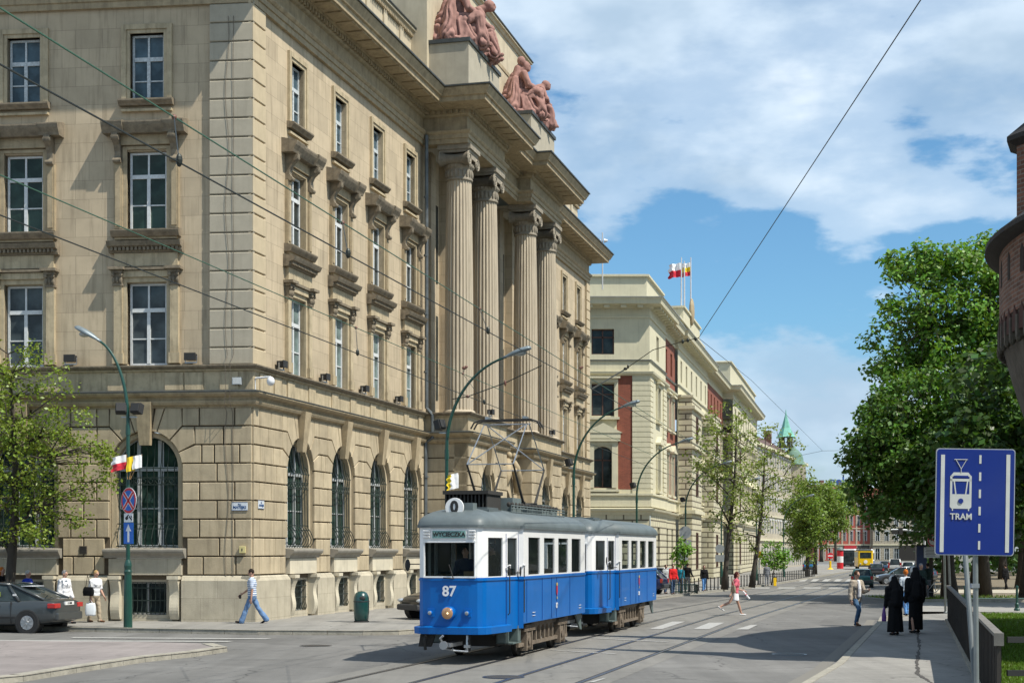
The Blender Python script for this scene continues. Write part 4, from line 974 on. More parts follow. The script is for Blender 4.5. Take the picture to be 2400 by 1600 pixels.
def tram(name, label, y0, motor=True, num='87', LF=8.13, LT=9.45):
    root = empty(name, TF @ TR(0, y0, zg((TF @ Vector((0,y0,0))).y))); tag(root, label, 'tram', 'two coupled vintage tram cars')
    def P(m, n, mats, par=root, **k): return m.build(n, mats, par, **k)
    # plan outline of the left half (x>0) from the nose to the tail
    half = [(0,-.02),(.42,0),(.60,.03),(.69,.10),(.735,.24),(.98,1.93),(1.08,1.97),(1.08,LF),(.98,LF+.5),(.72,LT),(.4,LT+.06),(0,LT+.07)]
    out = half+[(-x,y) for x,y in half[-2:0:-1]]
    zb, zw, ze = .78, 1.82, 2.90
    def wall(m, a, b, z0, z1, hs=(), d=.04):
        A = Vector((*a,0)); B = Vector((*b,0)); L_ = (B-A).length; u = (B-A)/L_
        t = MB(); t.holes(0, L_, z0, z1, 0, hs, d)
        iny = Vector((-u.y,u.x,0))      # inward for a counter-clockwise outline
        m.add([A+u*v[0]+iny*v[1]+Vector((0,0,v[2])) for v in t.v], t.f)
    low = MB(); upp = MB(); gl = MB(); n = len(out)
    def hol(i):
        a, b = out[i], out[(i+1)%n]; L_ = math.dist(a,b); mir = a[0] < 0 or b[0] < 0
        if abs(a[0]) == .735 and abs(b[0]) == .98 or abs(a[0]) == .98 and abs(b[0]) == .735:
            f = [(.09,.84,1.84,2.66),(1.10,1.62,1.84,2.66)]
        elif abs(a[0]) == 1.08 and abs(b[0]) == 1.08 and L_ > 3:
            f = [(p-1.97,q-1.97,1.85,2.68) for p,q in ((2.40,3.45),(3.83,4.86),(5.24,6.27),(6.65,7.68))]
        elif a[1] > LT and b[1] > LT and False: f = []
        else: f = []
        return [(L_-q,L_-p,c,d) for p,q,c,d in f][::-1] if mir else f
    for i in range(n):
        a, b = out[i], out[(i+1)%n]
        if (a[1] < .05 and b[1] < .05 and abs(a[0]) <= .42 and abs(b[0]) <= .42): pass
        wall(low, a, b, zb-(.10 if max(a[1],b[1]) < 2.0 else 0), zw)
        if i == 0 or i == n-1: # nose flat halves
            wall(upp, a, b, 2.57, ze); continue
        if a[1] < .05 and b[1] < .05 and max(abs(a[0]),abs(b[0])) <= .61:   # windshield outer part
            x = .5700; s = 1 if a[0] > 0 or b[0] > 0 else -1
            wall(upp, a, b, 2.57, ze)
            q = .13/.18 if False else (x-.42)/.18; ym = .03*q
            p0,p1 = ((s*x,ym),(s*.60,.03)); wall(upp, *( (p0,p1) if s > 0 else (p1,p0)), zw, 2.57)
            continue
        if a[1] > LT and b[1] > LT: # rear window
            L_ = math.dist(a,b); wall(upp, a, b, zw, ze, [(.05,L_-.05,1.9,2.6)] if L_ > .35 else []); continue
        h = hol(i); wall(upp, a, b, zw, ze, h)
        A = Vector((*a,0)); B = Vector((*b,0)); L_ = (B-A).length; u = (B-A)/L_; iny = Vector((-u.y,u.x,0))
        for p,q,c,d in h: gl.add([A+u*p+iny*.03+Vector((0,0,c)), A+u*q+iny*.03+Vector((0,0,c)), A+u*q+iny*.03+Vector((0,0,d)), A+u*p+iny*.03+Vector((0,0,d))], [(0,1,2,3)])
    body = P(low, 'body', [M_blue]); P(upp, 'upper_body', [M_tw]); P(gl, 'window_glass', M_gl)
    gw = MB(); gw.add([(-.57,.03,1.83),(0,.0,1.83),(.57,.03,1.83),(.57,.03,2.57),(0,.0,2.57),(-.57,.03,2.57)], [(0,1,4,5),(1,2,3,4)]); P(gw, 'windscreen', M_gl)
    m = MB()
    for s in (-1,1): m.box(min(s*.57,s*.545),max(s*.57,s*.545),-.02,.06,1.83,2.57)
    m.box(-.57,.57,-.03,.05,2.555,2.59); m.box(-.57,.57,-.03,.05,1.815,1.85); P(m, 'windscreen_frame', M_tw)
    # rails: waist moulding, drip rail, bumper
    off = lambda pts,d: [(x*(1+d/max(.3,abs(x))) if abs(x) > .3 else x, y-d if y < 1 else (y+d if y > LT-.5 else y)) for x,y in pts]
    def ring(z0,z1,d,mt,nm,pts=out):
        m = MB(); q = [(x,y) for x,y in pts]; m.sweep([(x,y) for x,y in q], [(0,z0),(d,z0),(d,z1),(0,z1)], closed=True); return P(m,nm,mt)
    ring(1.755,1.80,.022,M_blue,'waist_rail'); ring(2.87,2.93,.05,M_troof,'gutter')
    m = MB(); bp = [(-1.0,1.35)]+[(-x,y) for x,y in [(.735,.24),(.69,.10),(.60,.03),(.42,0),(0,-.02)]]+[(.42,0),(.60,.03),(.69,.10),(.735,.24),(.88,1.35)]
    bp[0] = (-.88,1.35); m.sweep(bp, [(0,.63),(.11,.64),(.12,.78),(.02,.80)]); P(m,'bumper',M_blue)
    m = MB(); 
    for s in (-1,1):
        for y in (3.65,4.55,5.05,6.45,2.25): m.box(min(s*1.08,s*1.088),max(s*1.08,s*1.088),y-.006,y+.006,zb+.02,zw-.06)
    P(m,'panel_seams',mat('dark_blue_seam',(.002,.03,.2),.5))
    # roof
    rf = MB(); ko = 10; rows = []
    o2 = [(x*1.04,y-.05 if y < 1 else (y+.05 if y > LT-.5 else y)) for x,y in out]
    for k in range(ko+1):
        q = k/ko; s = math.cos(q*math.pi/2); z = 2.915+.40*math.sin(q*math.pi/2)**.9 if q > 0 else 2.915
        for x,y in o2:
            cy = min(max(y,1.3),LT-1.3); rows.append((x*s, cy+(y-cy)*(s*.35+.65*s), z))
    n2 = len(o2); rf.add(rows, [(k*n2+i,k*n2+(i+1)%n2,(k+1)*n2+(i+1)%n2,(k+1)*n2+i) for k in range(ko) for i in range(n2)])
    P(rf,'roof',M_troof,smooth=True)
    # interior: floor, lining below the windows, ceiling, seats
    m = MB(); m.box(-.6,.6,.15,LT-.3,.80,.84); m.box(-.97,.97,2.0,LF,.80,.84); m.box(-.6,.6,.3,LT-.4,2.80,2.83); m.box(-1.0,1.0,2.0,LF,2.81,2.84); m.box(-.9,.9,LF-.02,LF+.02,.84,2.8) if False else None
    for s in (-1,1):
        m.box(min(s*1.03,s*1.05),max(s*1.03,s*1.05),2.0,LF,.84,1.80)
    for y in (2.6,3.9,5.3,6.7): 
        for s in (-1,1): m.box(min(s*.4,s*1.0),max(s*.4,s*1.0),y,y+.06,.9,1.85); m.box(min(s*.4,s*1.0),max(s*.4,s*1.0),y,y+.5,1.15,1.22)
    m.box(-.45,.1,.25,.5,.84,1.75); m.box(.25,.5,.2,.4,1.6,1.95,0)
    for s in (-1,1):
        m.tube([(s*.45,1.9,.84),(s*.45,1.9,2.8)], .02, 6); m.tube([(s*.45,LF,.84),(s*.45,LF,2.8)], .02, 6)
    P(m,'interior',M_tin)
    # running gear
    for s in (-1,1):
        for y in (2.9,6.1):
            w = MB(); w.lathe((s*.72,y,.36), [(.05,-.09*s),(.36,-.09*s),(.36,-.0),(.345,.02*s),(.30,.03*s),(.28,.0),(.1,.0),(.09,.06*s),(.02,.06*s)], 28, ax='x'); P(w,'wheel',M_under)
        f = MB(); x0,x1 = sorted((s*.86,s*.92))
        f.box(x0,x1,2.05,6.95,.66,.76); f.box(x0,x1,2.15,6.85,.24,.32)
        for y in (2.2,3.35,3.75,4.15,4.55,4.95,5.35,6.75): f.box(x0,x1,y-.05,y+.05,.32,.66)
        for y in (2.9,6.1):
            f.box(x0-.02,x1+.04,y-.16,y+.16,.20,.56); f.box(x0-.03,x1+.06,y-.27,y-.20,.14,.72); f.box(x0-.03,x1+.06,y+.20,y+.27,.14,.72)
            f.lathe((s*.95,y,.36), [(.10,-.04),(.10,.04)], 12, ax='x')
            for q in range(5): f.box(x0-.02,x1+.07,y-.5+.02*q,y+.5-.02*q,.58+.03*q,.60+.03*q)
        for (a,b) in ((3.35,3.75),(3.75,4.15),(4.15,4.55),(4.55,4.95),(4.95,5.35)):
            pts = arc((a+b)/2,.52,(b-a)/2-.05,0,math.pi,6); f.prism([(a+.04,.66)]+[(p[0],p[1]) for p in pts][::-1]+[(b-.04,.66)],'x',x0,x1)
        P(f,'side_frame',M_rust)
        st = MB(); x0,x1 = sorted((s*.62,s*1.0)); st.box(x0,x1,1.38,2.08,.36,.39); st.box(*sorted((s*.62,s*.65)),1.38,2.08,.36,.70); st.prism([(1.38,.70),(1.38,.36),(1.42,.36),(1.42,.70)],'x',*sorted((s*.62,s*.90))); st.box(*sorted((s*.64,s*.98)),1.86,2.1,.40,.74)
        st.prism([(1.42,.66),(1.78,.66),(1.66,.45),(1.42,.45)],'x',*sorted((s*.80,s*.82)))
        P(st,'step',M_tgrey)
        st = MB(); st.prism([(LF-.25,.76),(LF+.35,.76),(LF+.45,.32),(LF+.25,.36)],'x',*sorted((s*.86,s*.90))); P(st,'fender',M_tgrey)
    u = MB(); u.box(-.8,.8,.5,LT-.4,.60,.80); u.box(-.55,.55,3.4,5.6,.25,.62); u.box(-.6,.6,1.5,2.2,.3,.6); u.box(-.5,.5,LF-.7,LF,.3,.6)
    for y in (2.9,6.1): u.tube([(-.72,y,.36),(.72,y,.36)], .07, 8)
    for x in (-.55,.42): u.tube([(x,.05,.62),(x,.0,.5),(x,.05,.3)], .035, 6)
    u.prism([(-.68,.62),(-.72,.36),(-.45,.36),(-.35,.62)],'y',.1,.18); P(u,'underframe',M_under)
    c = MB(); c.box(-.1,.1,-.25,.6,.38,.46); c.tube([(-.03,-.28,.42),(-.03,-.34,.42)], .09, 12); c.tube([(-.1,-.2,.48),(-.12,-.26,.56),(-.05,-.28,.62)], .025, 6); c.box(.33,.45,-.05,.05,.36,.42); c.tube([(.39,0,.62),(.39,-.02,.42),(.39,0,.28)], .025, 6); c.tube([(-.1,-.05,.34),(.15,-.12,.30),(.42,-.05,.28)], .02, 6)
    P(c,'coupler',M_alu)
    # doors: handrails and mirror on the left side
    m = MB()
    for s in (-1,1):
        for x,y,zt in ((.90,1.27,2.06),(1.03,2.0,2.06)):
            m.tube([(s*(x+.02),y,1.0),(s*(x+.06),y+.0,1.04),(s*(x+.06),y,zt-.06),(s*(x+.03),y,zt)], .014, 6)
    P(m,'handrail',M_under)
    m = MB()
    for s in (-1,1):
        for x,y in ((.90,1.27),(1.03,2.0)):
            m.tube([(s*(x+.0),y-.06,2.02),(s*(x+.06),y-.06,2.07),(s*(x+.07),y+.02,2.07),(s*(x+.05),y+.04,2.0)], .016, 6)
    P(m,'grab_handle',M_tw)
    m = MB(); m.ell((1.04,1.86 if motor else .42,1.93 if motor else 2.1), .02,.05,.11, 12, 8); m.tube([(.93,1.8,1.9),(1.04,1.86,1.9)], .01, 5); P(m,'mirror',M_blk,smooth=True)
    if motor: m = MB(); m.ell((-.98,.15,2.08), .06,.03,.13, 12, 8); m.tube([(-.72,.2,2.1),(-.98,.15,2.1)], .012, 5); P(m,'mirror',M_blk,smooth=True)
    # door outline
    m = MB()
    for q in (1.02,1.68):
        t_ = (q)/1.708; x = .735+(.98-.735)*t_; y = .24+1.69*t_
        for s in (-1,1): m.box(*sorted((s*(x-.01),s*(x+.008))),y-.008,y+.008,.75,2.75)
    P(m,'door_seam',MC['dark_blue_seam'])
    # roof kit
    kx = mat('roof_kit_grey',(.13,.16,.16),.6,var=.2); 
    m = MB(); m.box(-.4,.1,1.15,2.1,3.20,3.34); P(m,'roof_vent',kx); 
    m = MB(); m.sweep([(.10,1.0),(.55,1.0),(.55,1.9),(.10,1.9)], [(0,3.14),(.03,3.14),(.03,3.27),(-.2,3.30)], closed=True); m.box(.12,.53,1.02,1.88,3.28,3.32); P(m,'roof_vent',M_troof)
    if motor:
        m = MB(); m.lathe((-.0,1.75,3.36), [(.0,.10),(.35,.10),(.62,.06),(.64,.0),(.6,0)], 24) if False else m.box(-.62,.42,1.45,2.65,3.62,3.70)
        for i in range(12): m.box(-.58+.085*i,-.55+.085*i,1.5,2.6,3.28,3.62)
        P(m,'resistor_box',M_under)
        m = MB(); m.box(-.35,.62,2.75,3.5,3.2,3.58); m.box(-.45,.45,4.1,4.8,3.25,3.5); m.box(-.55,.6,5.5,6.4,3.2,3.50); m.box(-.4,.5,6.7,7.5,3.2,3.44); P(m,'roof_equipment',kx)
        m = MB(); 
        for x in (-.74,.74):
            m.tube([(x,2.2,3.39),(x,7.3,3.39)], .014, 5); m.tube([(x,2.2,3.33),(x,7.3,3.33)], .012, 5); m.tube([(x,2.2,3.25),(x,7.3,3.25)], .012, 5)
            for i in range(12): m.tube([(x,2.2+.46*i,3.05),(x,2.2+.46*i,3.40)], .011, 4)
        P(m,'roof_rail',kx)
        m = MB()
        for x in (-.52,.52):
            for i in range(16): m.ell((x*1.2,2.4+.3*i,3.42), .05,.07,.06, 6, 5)
        P(m,'insulators',M_under)
        # diamond pantograph
        pan = MB(); tp = MB(); yc = 4.5
        for x in (-.55,.55):
            pan.tube([(x,3.7,3.46),(x,5.3,3.46)], .025, 6)
            for sgn in (-1,1):
                b0 = (x,yc+sgn*.55,3.50); k0 = (x*1.0,yc+sgn*1.45,4.36); t0 = (x*.95,yc+sgn*.12,5.38)
                pan.tube([b0,k0], [.034,.022], 8); tp.tube([k0,t0], [.016,.014], 6)
        for y in (3.7,5.3): pan.tube([(-.6,y,3.44),(.6,y,3.44)], .03, 6)
        for y in (yc-.55,yc+.55): pan.tube([(-.6,y,3.5),(.6,y,3.5)], .03, 6)
        tp.tube([(-.55,yc-1.45,4.36),(.53,yc-.12,5.38)], .014, 6); tp.tube([(.55,yc+1.45,4.36),(-.53,yc+.12,5.38)], .014, 6)
        for s in (-1,1): tp.tube([(-.55,yc+s*1.45,4.36),(.55,yc+s*1.45,4.36)], .013, 6)
        tp.tube([(-.58,yc,5.38),(.58,yc,5.38)], .016, 6)
        pg = P(pan,'pantograph',M_under); P(tp,'pantograph_upper_arms',M_alu,pg)
        for s in (-.13,.13):
            hd = MB(); hd.tube([(-.86,yc+s,5.28),(-.78,yc+s,5.42),(-.62,yc+s,5.48),(.62,yc+s,5.48),(.78,yc+s,5.42),(.86,yc+s,5.28)], .022, 6); hd.box(-.6,.6,yc+s-.03,yc+s+.03,5.46,5.50)
            P(hd,'contact_bow',M_under,pg)
        hm = MB(); hm.box(-.5,-.42,yc-.14,yc+.14,5.56,5.48); hm.box(.42,.5,yc-.14,yc+.14,5.56,5.48); P(hm,'bow_hinge',M_alu,pg)
        # number disc
        m = MB(); m.lathe((0,.36,3.30), [(.001,-.03),(.20,-.03),(.205,0),(.20,.03),(.001,.03)], 32, ax='y'); dsc = P(m,'number_disc',M_tw)
        text('0', .34, M_blk, dsc, wm(dsc) @ TR(0,.325,3.30), 'disc_numeral', off=.016)
        m = MB(); m.box(.13,.36,.5,.8,3.18,3.40); m.tube([(-.1,.38,3.0),(-.1,.38,3.15)], .015, 5); m.tube([(.1,.38,3.0),(.1,.38,3.15)], .015, 5); m.box(.1,.5,.38,.42,3.06,3.2); P(m,'disc_bracket',kx)
        m = MB(); m.box(-.385,.385,-.035,.0,2.625,2.825); db = P(m,'destination_box',M_tw)
        m = MB(); m.box(-.365,.365,-.04,-.02,2.645,2.805); pl = P(m,'destination_plate',mat('teal_plate',(.20,.36,.33),.6),db)
        text('WYCIECZKA', .128, M_blk, db, wm(db) @ TR(0,-.045,2.722), 'destination_lettering', off=.0035, sx=.96)
        for s in (-1,1):
            for k in range(3):
                m = MB(); m.prism([(-.01,0),(-.06,.01),(-.065,.035),(-.0,.055)],'x',min(s*.43,s*.57),max(s*.43,s*.57)); o = P(m,'vent_louvre',M_tw); o.matrix_basis = TR(0,.01,2.645+.062*k)
        t = text(num, .30, M_txt, body, wm(body) @ TR(0.0,-.035,1.53), 'number', off=.007)
        # lamps
        m = MB(); m.lathe((0,-.16,1.08), [(.14,0),(.145,.02),(.15,.16)], 24, ax='y'); hl = P(m,'headlight',M_blue,smooth=True)
        m = MB(); m.ell((0,-.155,1.08), .125,.03,.125, 20, 10); P(m,'lens',mat('amber_lens',(.36,.20,.10),.12,coat=.6,emis=((.9,.45,.2),.06)),hl,smooth=True)
        m = MB(); m.ell((.015,-.19,1.08), .02,.02,.02, 8, 6); P(m,'bulb',mat('lit_bulb',(.9,.8,.5),.3,emis=((1,.75,.4),1.2)),hl)
        for x in (-.41,.40):
            m = MB(); m.box(x-.075,x+.075,-.03,.02,1.0,1.17); m.lathe((x,-.09,1.08), [(.045,0),(.05,.08)], 14, ax='y'); q = P(m,'side_lamp',M_blue); m = MB(); m.ell((x,-.09,1.08), .042,.015,.042, 12, 8); P(m,'lens',M_alu,q)
        m = MB(); m.tube([(-.12,-.05,1.82),(.12,-.06,1.80)], .012, 5); m.tube([(.1,-.05,1.80),(.0,-.045,2.1)], .01, 5); P(m,'wiper',M_blk)
    # coat of arms, small side lettering
    for s in ((1,)):
        fr_side = wm(root) @ Matrix(((0,0,1,1.092),(0,1,0,0),(0,0,1,0),(0,0,0,1)))
        def side(y,z): return wm(root) @ Matrix(((0,-1,0,1.092),(1,0,0,y),(0,0,1,z),(0,0,0,1)))
        m = MB(); m.prism([(-.07,.12),(-.07,-.02),(0,-.12),(.07,-.02),(.07,.12)],'y',-.004,0); ca = P(m,'coat_of_arms',mat('heraldic_red',(.45,.02,.03),.5)); ca.matrix_basis = wm(root).inverted() @ side(5.05,1.42)
        m = MB(); m.prism([(-.06,.13),(-.06,.2),(-.03,.16),(0,.21),(.03,.16),(.06,.2),(.06,.13)],'y',-.006,0); m.box(-.03,.03,-.007,-.004,-.19,-.13); q = P(m,'crown',mat('heraldic_gold',(.55,.38,.06),.4),ca)
        text(num, .17 if motor else .15, M_txt, root, side(5.05,1.07), 'side_number', off=.006)
        for y in (2.85,7.55):
            for z in (1.0,.93): text('KRAKÓW' if False else '— —— —', .05, M_txt, root, side(y,z), 'small_print', off=.004)
    return root
tram('tram_motor_car', 'blue and white vintage tram motor car with raised pantograph, number 87 on its nose', 0, True, '87')
tram('tram_trailer', 'blue and white vintage trailer car coupled behind the tram with the pantograph', 10.7, False, '531')
# ---------------- cars, buses, far tram ----------------
def paint(n, c, **k): return mat('paint_'+n, c, .28, var=.04, coat=.7, metal=k.get('metal',.2))
M_tyre = mat('tyre', (.02,.02,.021), .85); M_rim = mat('alloy_rim', (.45,.46,.47), .35, metal=.7); M_cgl = glass('car_glass', (.018,.026,.028)); M_tail = mat('tail_lamp', (.42,.012,.012), .2, coat=.6)
M_plate = mat('number_plate', (.70,.70,.68), .5); M_lampg = mat('lamp_glass', (.55,.58,.60), .1, coat=1.0, metal=.4)
CARS = {
 # x stations (rear -> front): x, zlow, ztop, half width ; greenhouse: rear base, roof rear, roof front, screen base, zroof
 'sedan': dict(L=4.5, st=[(-2.25,.42,.80,.70),(-2.20,.32,.92,.80),(-1.9,.22,.985,.86),(-1.2,.20,.96,.875),(0,.18,.93,.88),(1.0,.20,.92,.875),(1.6,.22,.84,.86),(2.05,.26,.74,.80),(2.25,.34,.62,.66)], gh=(-1.85,-.75,.25,1.05,1.43), wb=(-1.38,1.35)),
 'hatch': dict(L=3.9, st=[(-1.95,.40,.80,.70),(-1.90,.28,.93,.79),(-1.6,.22,.95,.83),(-.6,.20,.92,.84),(.4,.18,.91,.84),(1.05,.22,.90,.83),(1.5,.24,.80,.80),(1.8,.28,.70,.74),(1.95,.34,.60,.62)], gh=(-1.85,-1.35,.15,.95,1.43), wb=(-1.2,1.22)),
 'estate': dict(L=4.4, st=[(-2.2,.40,.82,.72),(-2.15,.28,.93,.80),(-1.8,.22,.96,.85),(-.6,.20,.94,.86),(.5,.18,.93,.86),(1.15,.22,.92,.85),(1.7,.24,.82,.82),(2.05,.28,.72,.76),(2.2,.34,.60,.64)], gh=(-2.12,-1.8,.25,1.1,1.46), wb=(-1.3,1.33)),
 'van': dict(L=4.2, st=[(-2.1,.40,.95,.78),(-2.07,.28,1.0,.84),(-1.8,.22,1.0,.86),(-.6,.20,1.0,.87),(.5,.18,1.0,.87),(1.2,.22,1.0,.86),(1.65,.24,.90,.82),(1.95,.28,.78,.76),(2.1,.34,.62,.64)], gh=(-2.05,-1.9,.35,1.2,1.80), wb=(-1.25,1.35)),
}
def car(label, cat, fr, kind, pm, group=None, stickers=False, plate=None, parts=True, low=None):
    C_ = CARS[kind]; root = empty('parked_car' if group else 'car', fr); tag(root, label, cat, group); st = C_['st']
    b = MB(); sec = []
    for x,zl,zt,w in st:
        q = [(0,zl),(w*.88,zl),(w*.985,zl+.10),(w,zl+.30*(zt-zl)),(w*.995,zl+.62*(zt-zl)),(w*.965,zt-.07),(w*.89,zt-.015),(w*.5,zt+.02),(0,zt+.03)]
        sec.append(q+[(-y,z) for y,z in q[-2:0:-1]])
    n = len(sec[0]); vs = [(st[i][0],y,z) for i in range(len(st)) for y,z in sec[i]]
    b.add(vs, [(i*n+k,i*n+(k+1)%n,(i+1)*n+(k+1)%n,(i+1)*n+k) for i in range(len(st)-1) for k in range(n)]+[tuple(range(n-1,-1,-1)),tuple(range((len(st)-1)*n,len(st)*n))])
    body = b.build('body', pm, root, smooth=True)
    body.data.polygons.foreach_set('use_smooth', [True]*len(body.data.polygons)); sb = body.modifiers.new('s','SUBSURF'); sb.levels = 1; sb.render_levels = 2
    r0,r1,f1,f0,zr = C_['gh']; W2 = max(s[3] for s in st)
    def zb(x):
        for (a,_,za,_),(c,_,zc,_) in zip([(s[0],0,s[2],0) for s in st],[(s[0],0,s[2],0) for s in st][1:]):
            if a <= x <= c: return za+(zc-za)*(x-a)/(c-a)-.03
        return .9
    wb_, wr = W2*.905, W2*.70
    Rf = [(r0,wb_*.90,zb(r0)),(r1,wr*.94,zr-.04),((r1+f1)/2,wr,zr),(f1,wr*.95,zr-.03),(f0,wb_*.92,zb(f0))]
    g = MB(); top = [(x,s*w,z) for s in (1,-1) for x,w,z in Rf]; base = [(x,s*wb_,zb(x)) for s in (1,-1) for x in (r1,(r1+f1)/2,f1)]
    mids = [(x,0,z+(.03 if 0 < i < 4 else .0)) for i,(x,w,z) in enumerate(Rf)]
    # glass body: whole greenhouse, then painted roof skin and pillars over it
    g.add(top+base+mids, [(0,1,10),(1,2,11,10),(2,3,12,11),(3,4,12),(5,13,6),(6,13,14,7),(7,14,15,8),(8,15,9),(0,16,17,1),(16,5,6,17),(1,17,18,2),(17,6,7,18),(2,18,19,3),(18,7,8,19),(3,19,20,4),(19,8,9,20)])
    g.build('windows', M_cgl, root)
    rf = MB(); o = .008
    for s in (1,-1):
        P = [Vector((x,s*(w+o),z+o)) for x,w,z in Rf]; B = [Vector((x,s*(wb_+o),zb(x))) for x in (r1,(r1+f1)/2,f1)]
        rf.tube([P[0],P[1]], .045, 6); rf.tube([P[1]+Vector((0,0,-.01)),P[2]+Vector((0,0,-.01)),P[3]+Vector((0,0,-.01))], .035, 6); rf.tube([P[3],P[4]], .032, 6); rf.tube([P[2],B[1]+Vector((0,0,0))], .035, 6)
        if kind != 'hatch': rf.tube([P[1]+Vector((.1,0,-.02)),B[0]+Vector((.15 if kind != 'sedan' else -.35,0,0))], .05, 6)
        else: rf.tube([P[1],B[0]+Vector((.1,0,0))], .07, 6)
    rf.add([(x,s*(w*1.02),z+.012+(.03 if s == 0 else 0)) for x,w,z in Rf[1:4] for s in (1,0,-1)], [(0,1,4,3),(1,2,5,4),(3,4,7,6),(4,5,8,7)])
    rf.build('roof', pm, root, smooth=True)
    for wx in C_['wb']:
        wv = [s[3] for s in st]; wy = W2*.985
        for s in (1,-1):
            a = MB(); a.lathe((wx,s*(wy-.16),.31), [(.001,-.14*s),(.375,-.14*s),(.375,.165*s),(.335,.172*s),(.30,.168*s),(.001,.15*s)], 28, ax='y'); a.build('wheel_arch', M_blk, root)
            w = MB(); w.lathe((wx,s*(wy-.09),.305), [(.19,-.09*s),(.285,-.09*s),(.305,-.05*s),(.305,.07*s),(.29,.105*s),(.21,.10*s),(.2,.09*s)], 28, ax='y'); wh = w.build('wheel', M_tyre, root, smooth=False)
            h = MB(); h.lathe((wx,s*(wy-.09),.305), [(.001,.10*s),(.05,.105*s),(.07,.085*s),(.16,.075*s),(.195,.10*s),(.205,.095*s)], 24, ax='y')
            for k in range(9):
                t = 2*math.pi*k/9; h.bar((wx+.05*math.cos(t),s*(wy+.012),.305+.05*math.sin(t)),(wx+.185*math.cos(t),s*(wy+.010),.305+.185*math.sin(t)),.03,.012)
            h.build('rim', M_rim, wh)
    m = MB(); 
    for s in (1,-1):
        x = st[0][0]; zt = st[1][2]; m.box(x-.0,x+.25,*sorted((s*.50,s*.845*W2/.88)),zt-.20,zt-.06) if kind in ('sedan',) else m.box(x-.005,x+.14,*sorted((s*.62*W2/.84,s*.80*W2/.84)),.66,.90 if kind != 'van' else 1.35)
    m.build('tail_lamp', M_tail, root, bevel=.02)
    m = MB()
    for s in (1,-1): m.ell((st[-2][0]+.02,s*st[-2][3]*.80,.62), .16,.15,.075, 12, 8)
    m.build('headlight', M_lampg, root, smooth=True)
    m = MB(); x = st[0][0]; m.box(x-.015,x+.03,-.26,.26,*((.80,.90) if kind == 'sedan' else (.46,.57))); m.box(-st[0][0]-.03 if False else st[-1][0]-.01,st[-1][0]+.02,-.26,.26,.36,.46); pl = m.build('number_plate', M_plate, root)
    m = MB(); m.box(st[0][0]-.05,st[0][0]+.12,-.74,.74,.36,.60); m.box(st[-1][0]-.10,st[-1][0]+.05,-.66,.66,.30,.50); m.build('bumper', pm if kind == 'sedan' else mat('bumper_plastic',(.04,.042,.045),.6), root, bevel=.05)
    m = MB()
    for s in (1,-1): m.ell((f0-.25,s*(W2+.09),zb(f0)+.07), .05,.10,.07, 10, 6)
    m.build('wing_mirror', pm, root, smooth=True)
    sm = mat('door_gap',(.015,.015,.015),.7); m = MB()
    for s in (1,-1):
        y = s*(W2+.001)
        for x in (f1+.35,(r1+f1)/2+.02,r1-.12 if kind == 'sedan' else r1+.2): m.box(x-.006,x+.006,*sorted((y-.05*s,y)),.28,.90)
        m.box(-1.0,1.0,*sorted((y-.02*s,y+.012*s)),.42,.48)
        for x in ((r1+f1)/2-.16,f1-.38+.5): m.box(x-.10,x+.10,*sorted((y-.03*s,y+.02*s)),.76,.80)
    m.build('door_trim', sm, root)
    return root
P_char = paint('charcoal', (.045,.052,.055)); P_black = paint('black', (.018,.018,.020)); P_navy = paint('navy', (.010,.016,.07)); P_silver = paint('silver', (.42,.43,.44), metal=.6); P_green = paint('green', (.008,.09,.08)); P_grey = paint('grey', (.10,.11,.125), metal=.5); P_white = paint('white', (.62,.62,.60)); P_blue = paint('blue', (.05,.10,.19))
def put(p, heading): return TR(p) @ RZ(heading)
AL = math.atan2(TD.y, TD.x)              # heading along the street, away from the camera
# grey saloon at the left edge, nose out of the frame
sd = car('dark grey saloon with stickers on its side at the left edge of the photo', 'car', put(Vector((-15.15,45.4,0)), R(168)), 'sedan', P_char)
def sticker(par, x, z, w, h, c, y, n='sticker'):
    m = MB(); m.box(x-w/2,x+w/2,*sorted((y,y+.004*(1 if y > 0 else -1))),z-h/2,z+h/2); return m.build(n, mat('sticker_%d_%d_%d'%tuple(int(q*99) for q in c), c, .6), par)
for x,z,w,h,c in ((-.02,.80,.13,.13,(.65,.04,.25)),(-.15,.80,.13,.13,(.02,.35,.60)),(-.02,.67,.13,.13,(.65,.25,.03)),(-.14,.68,.08,.05,(.5,.5,.5))): sticker(sd, x, z, w, h, c, .888)
for x,z,w,h,c in ((-.10,1.06,.24,.10,(.45,.65,.55)),(-.42,1.12,.14,.13,(.55,.60,.03)),(-.95,1.10,.12,.05,(.7,.7,.7))): sticker(sd, x, z, w, h, c, .80-(z-1.0)*.38+.035)
m = MB(); m.box(-1.25,-.85,-.35,.35,1.335,1.35); m.build('sunstrip', mat('sun_strip',(.6,.62,.66),.5), sd)
text('K 1405', .085, M_blk, sd, wm(sd) @ Matrix(((0,1,0,-2.268),(-1,0,0,0),(0,0,1,.85),(0,0,0,1))), 'plate_lettering', off=.002)
car('black hatchback showing only its nose behind the tram front', 'car', put(G(990,1449,.12)+Vector((1.15,.6,0)), R(215)), 'hatch', P_black)
GP = 'cars parked past the trailer'
car('navy blue hatchback parked beside the trailer rear', 'car', put(G(1528,1391,.12)+Vector((-1.1,0,0)), R(160)), 'hatch', P_navy, GP)
car('silver estate parked behind the navy blue hatchback', 'car', put(G(1560,1377,.12)+Vector((-1.3,0,0)), R(160)), 'estate', P_silver, GP)
GC = 'cars on the right side of the street'
car('dark green hatchback driving away, close behind the man in the beige jacket', 'car', put(G(2021,1376), AL+R(2)), 'hatch', P_green)
car('dark grey hatchback standing across the street beside the green hatchback', 'car', put(G(2108,1369)+Vector((.3,.8,0)), R(176)), 'sedan', P_grey, GC)
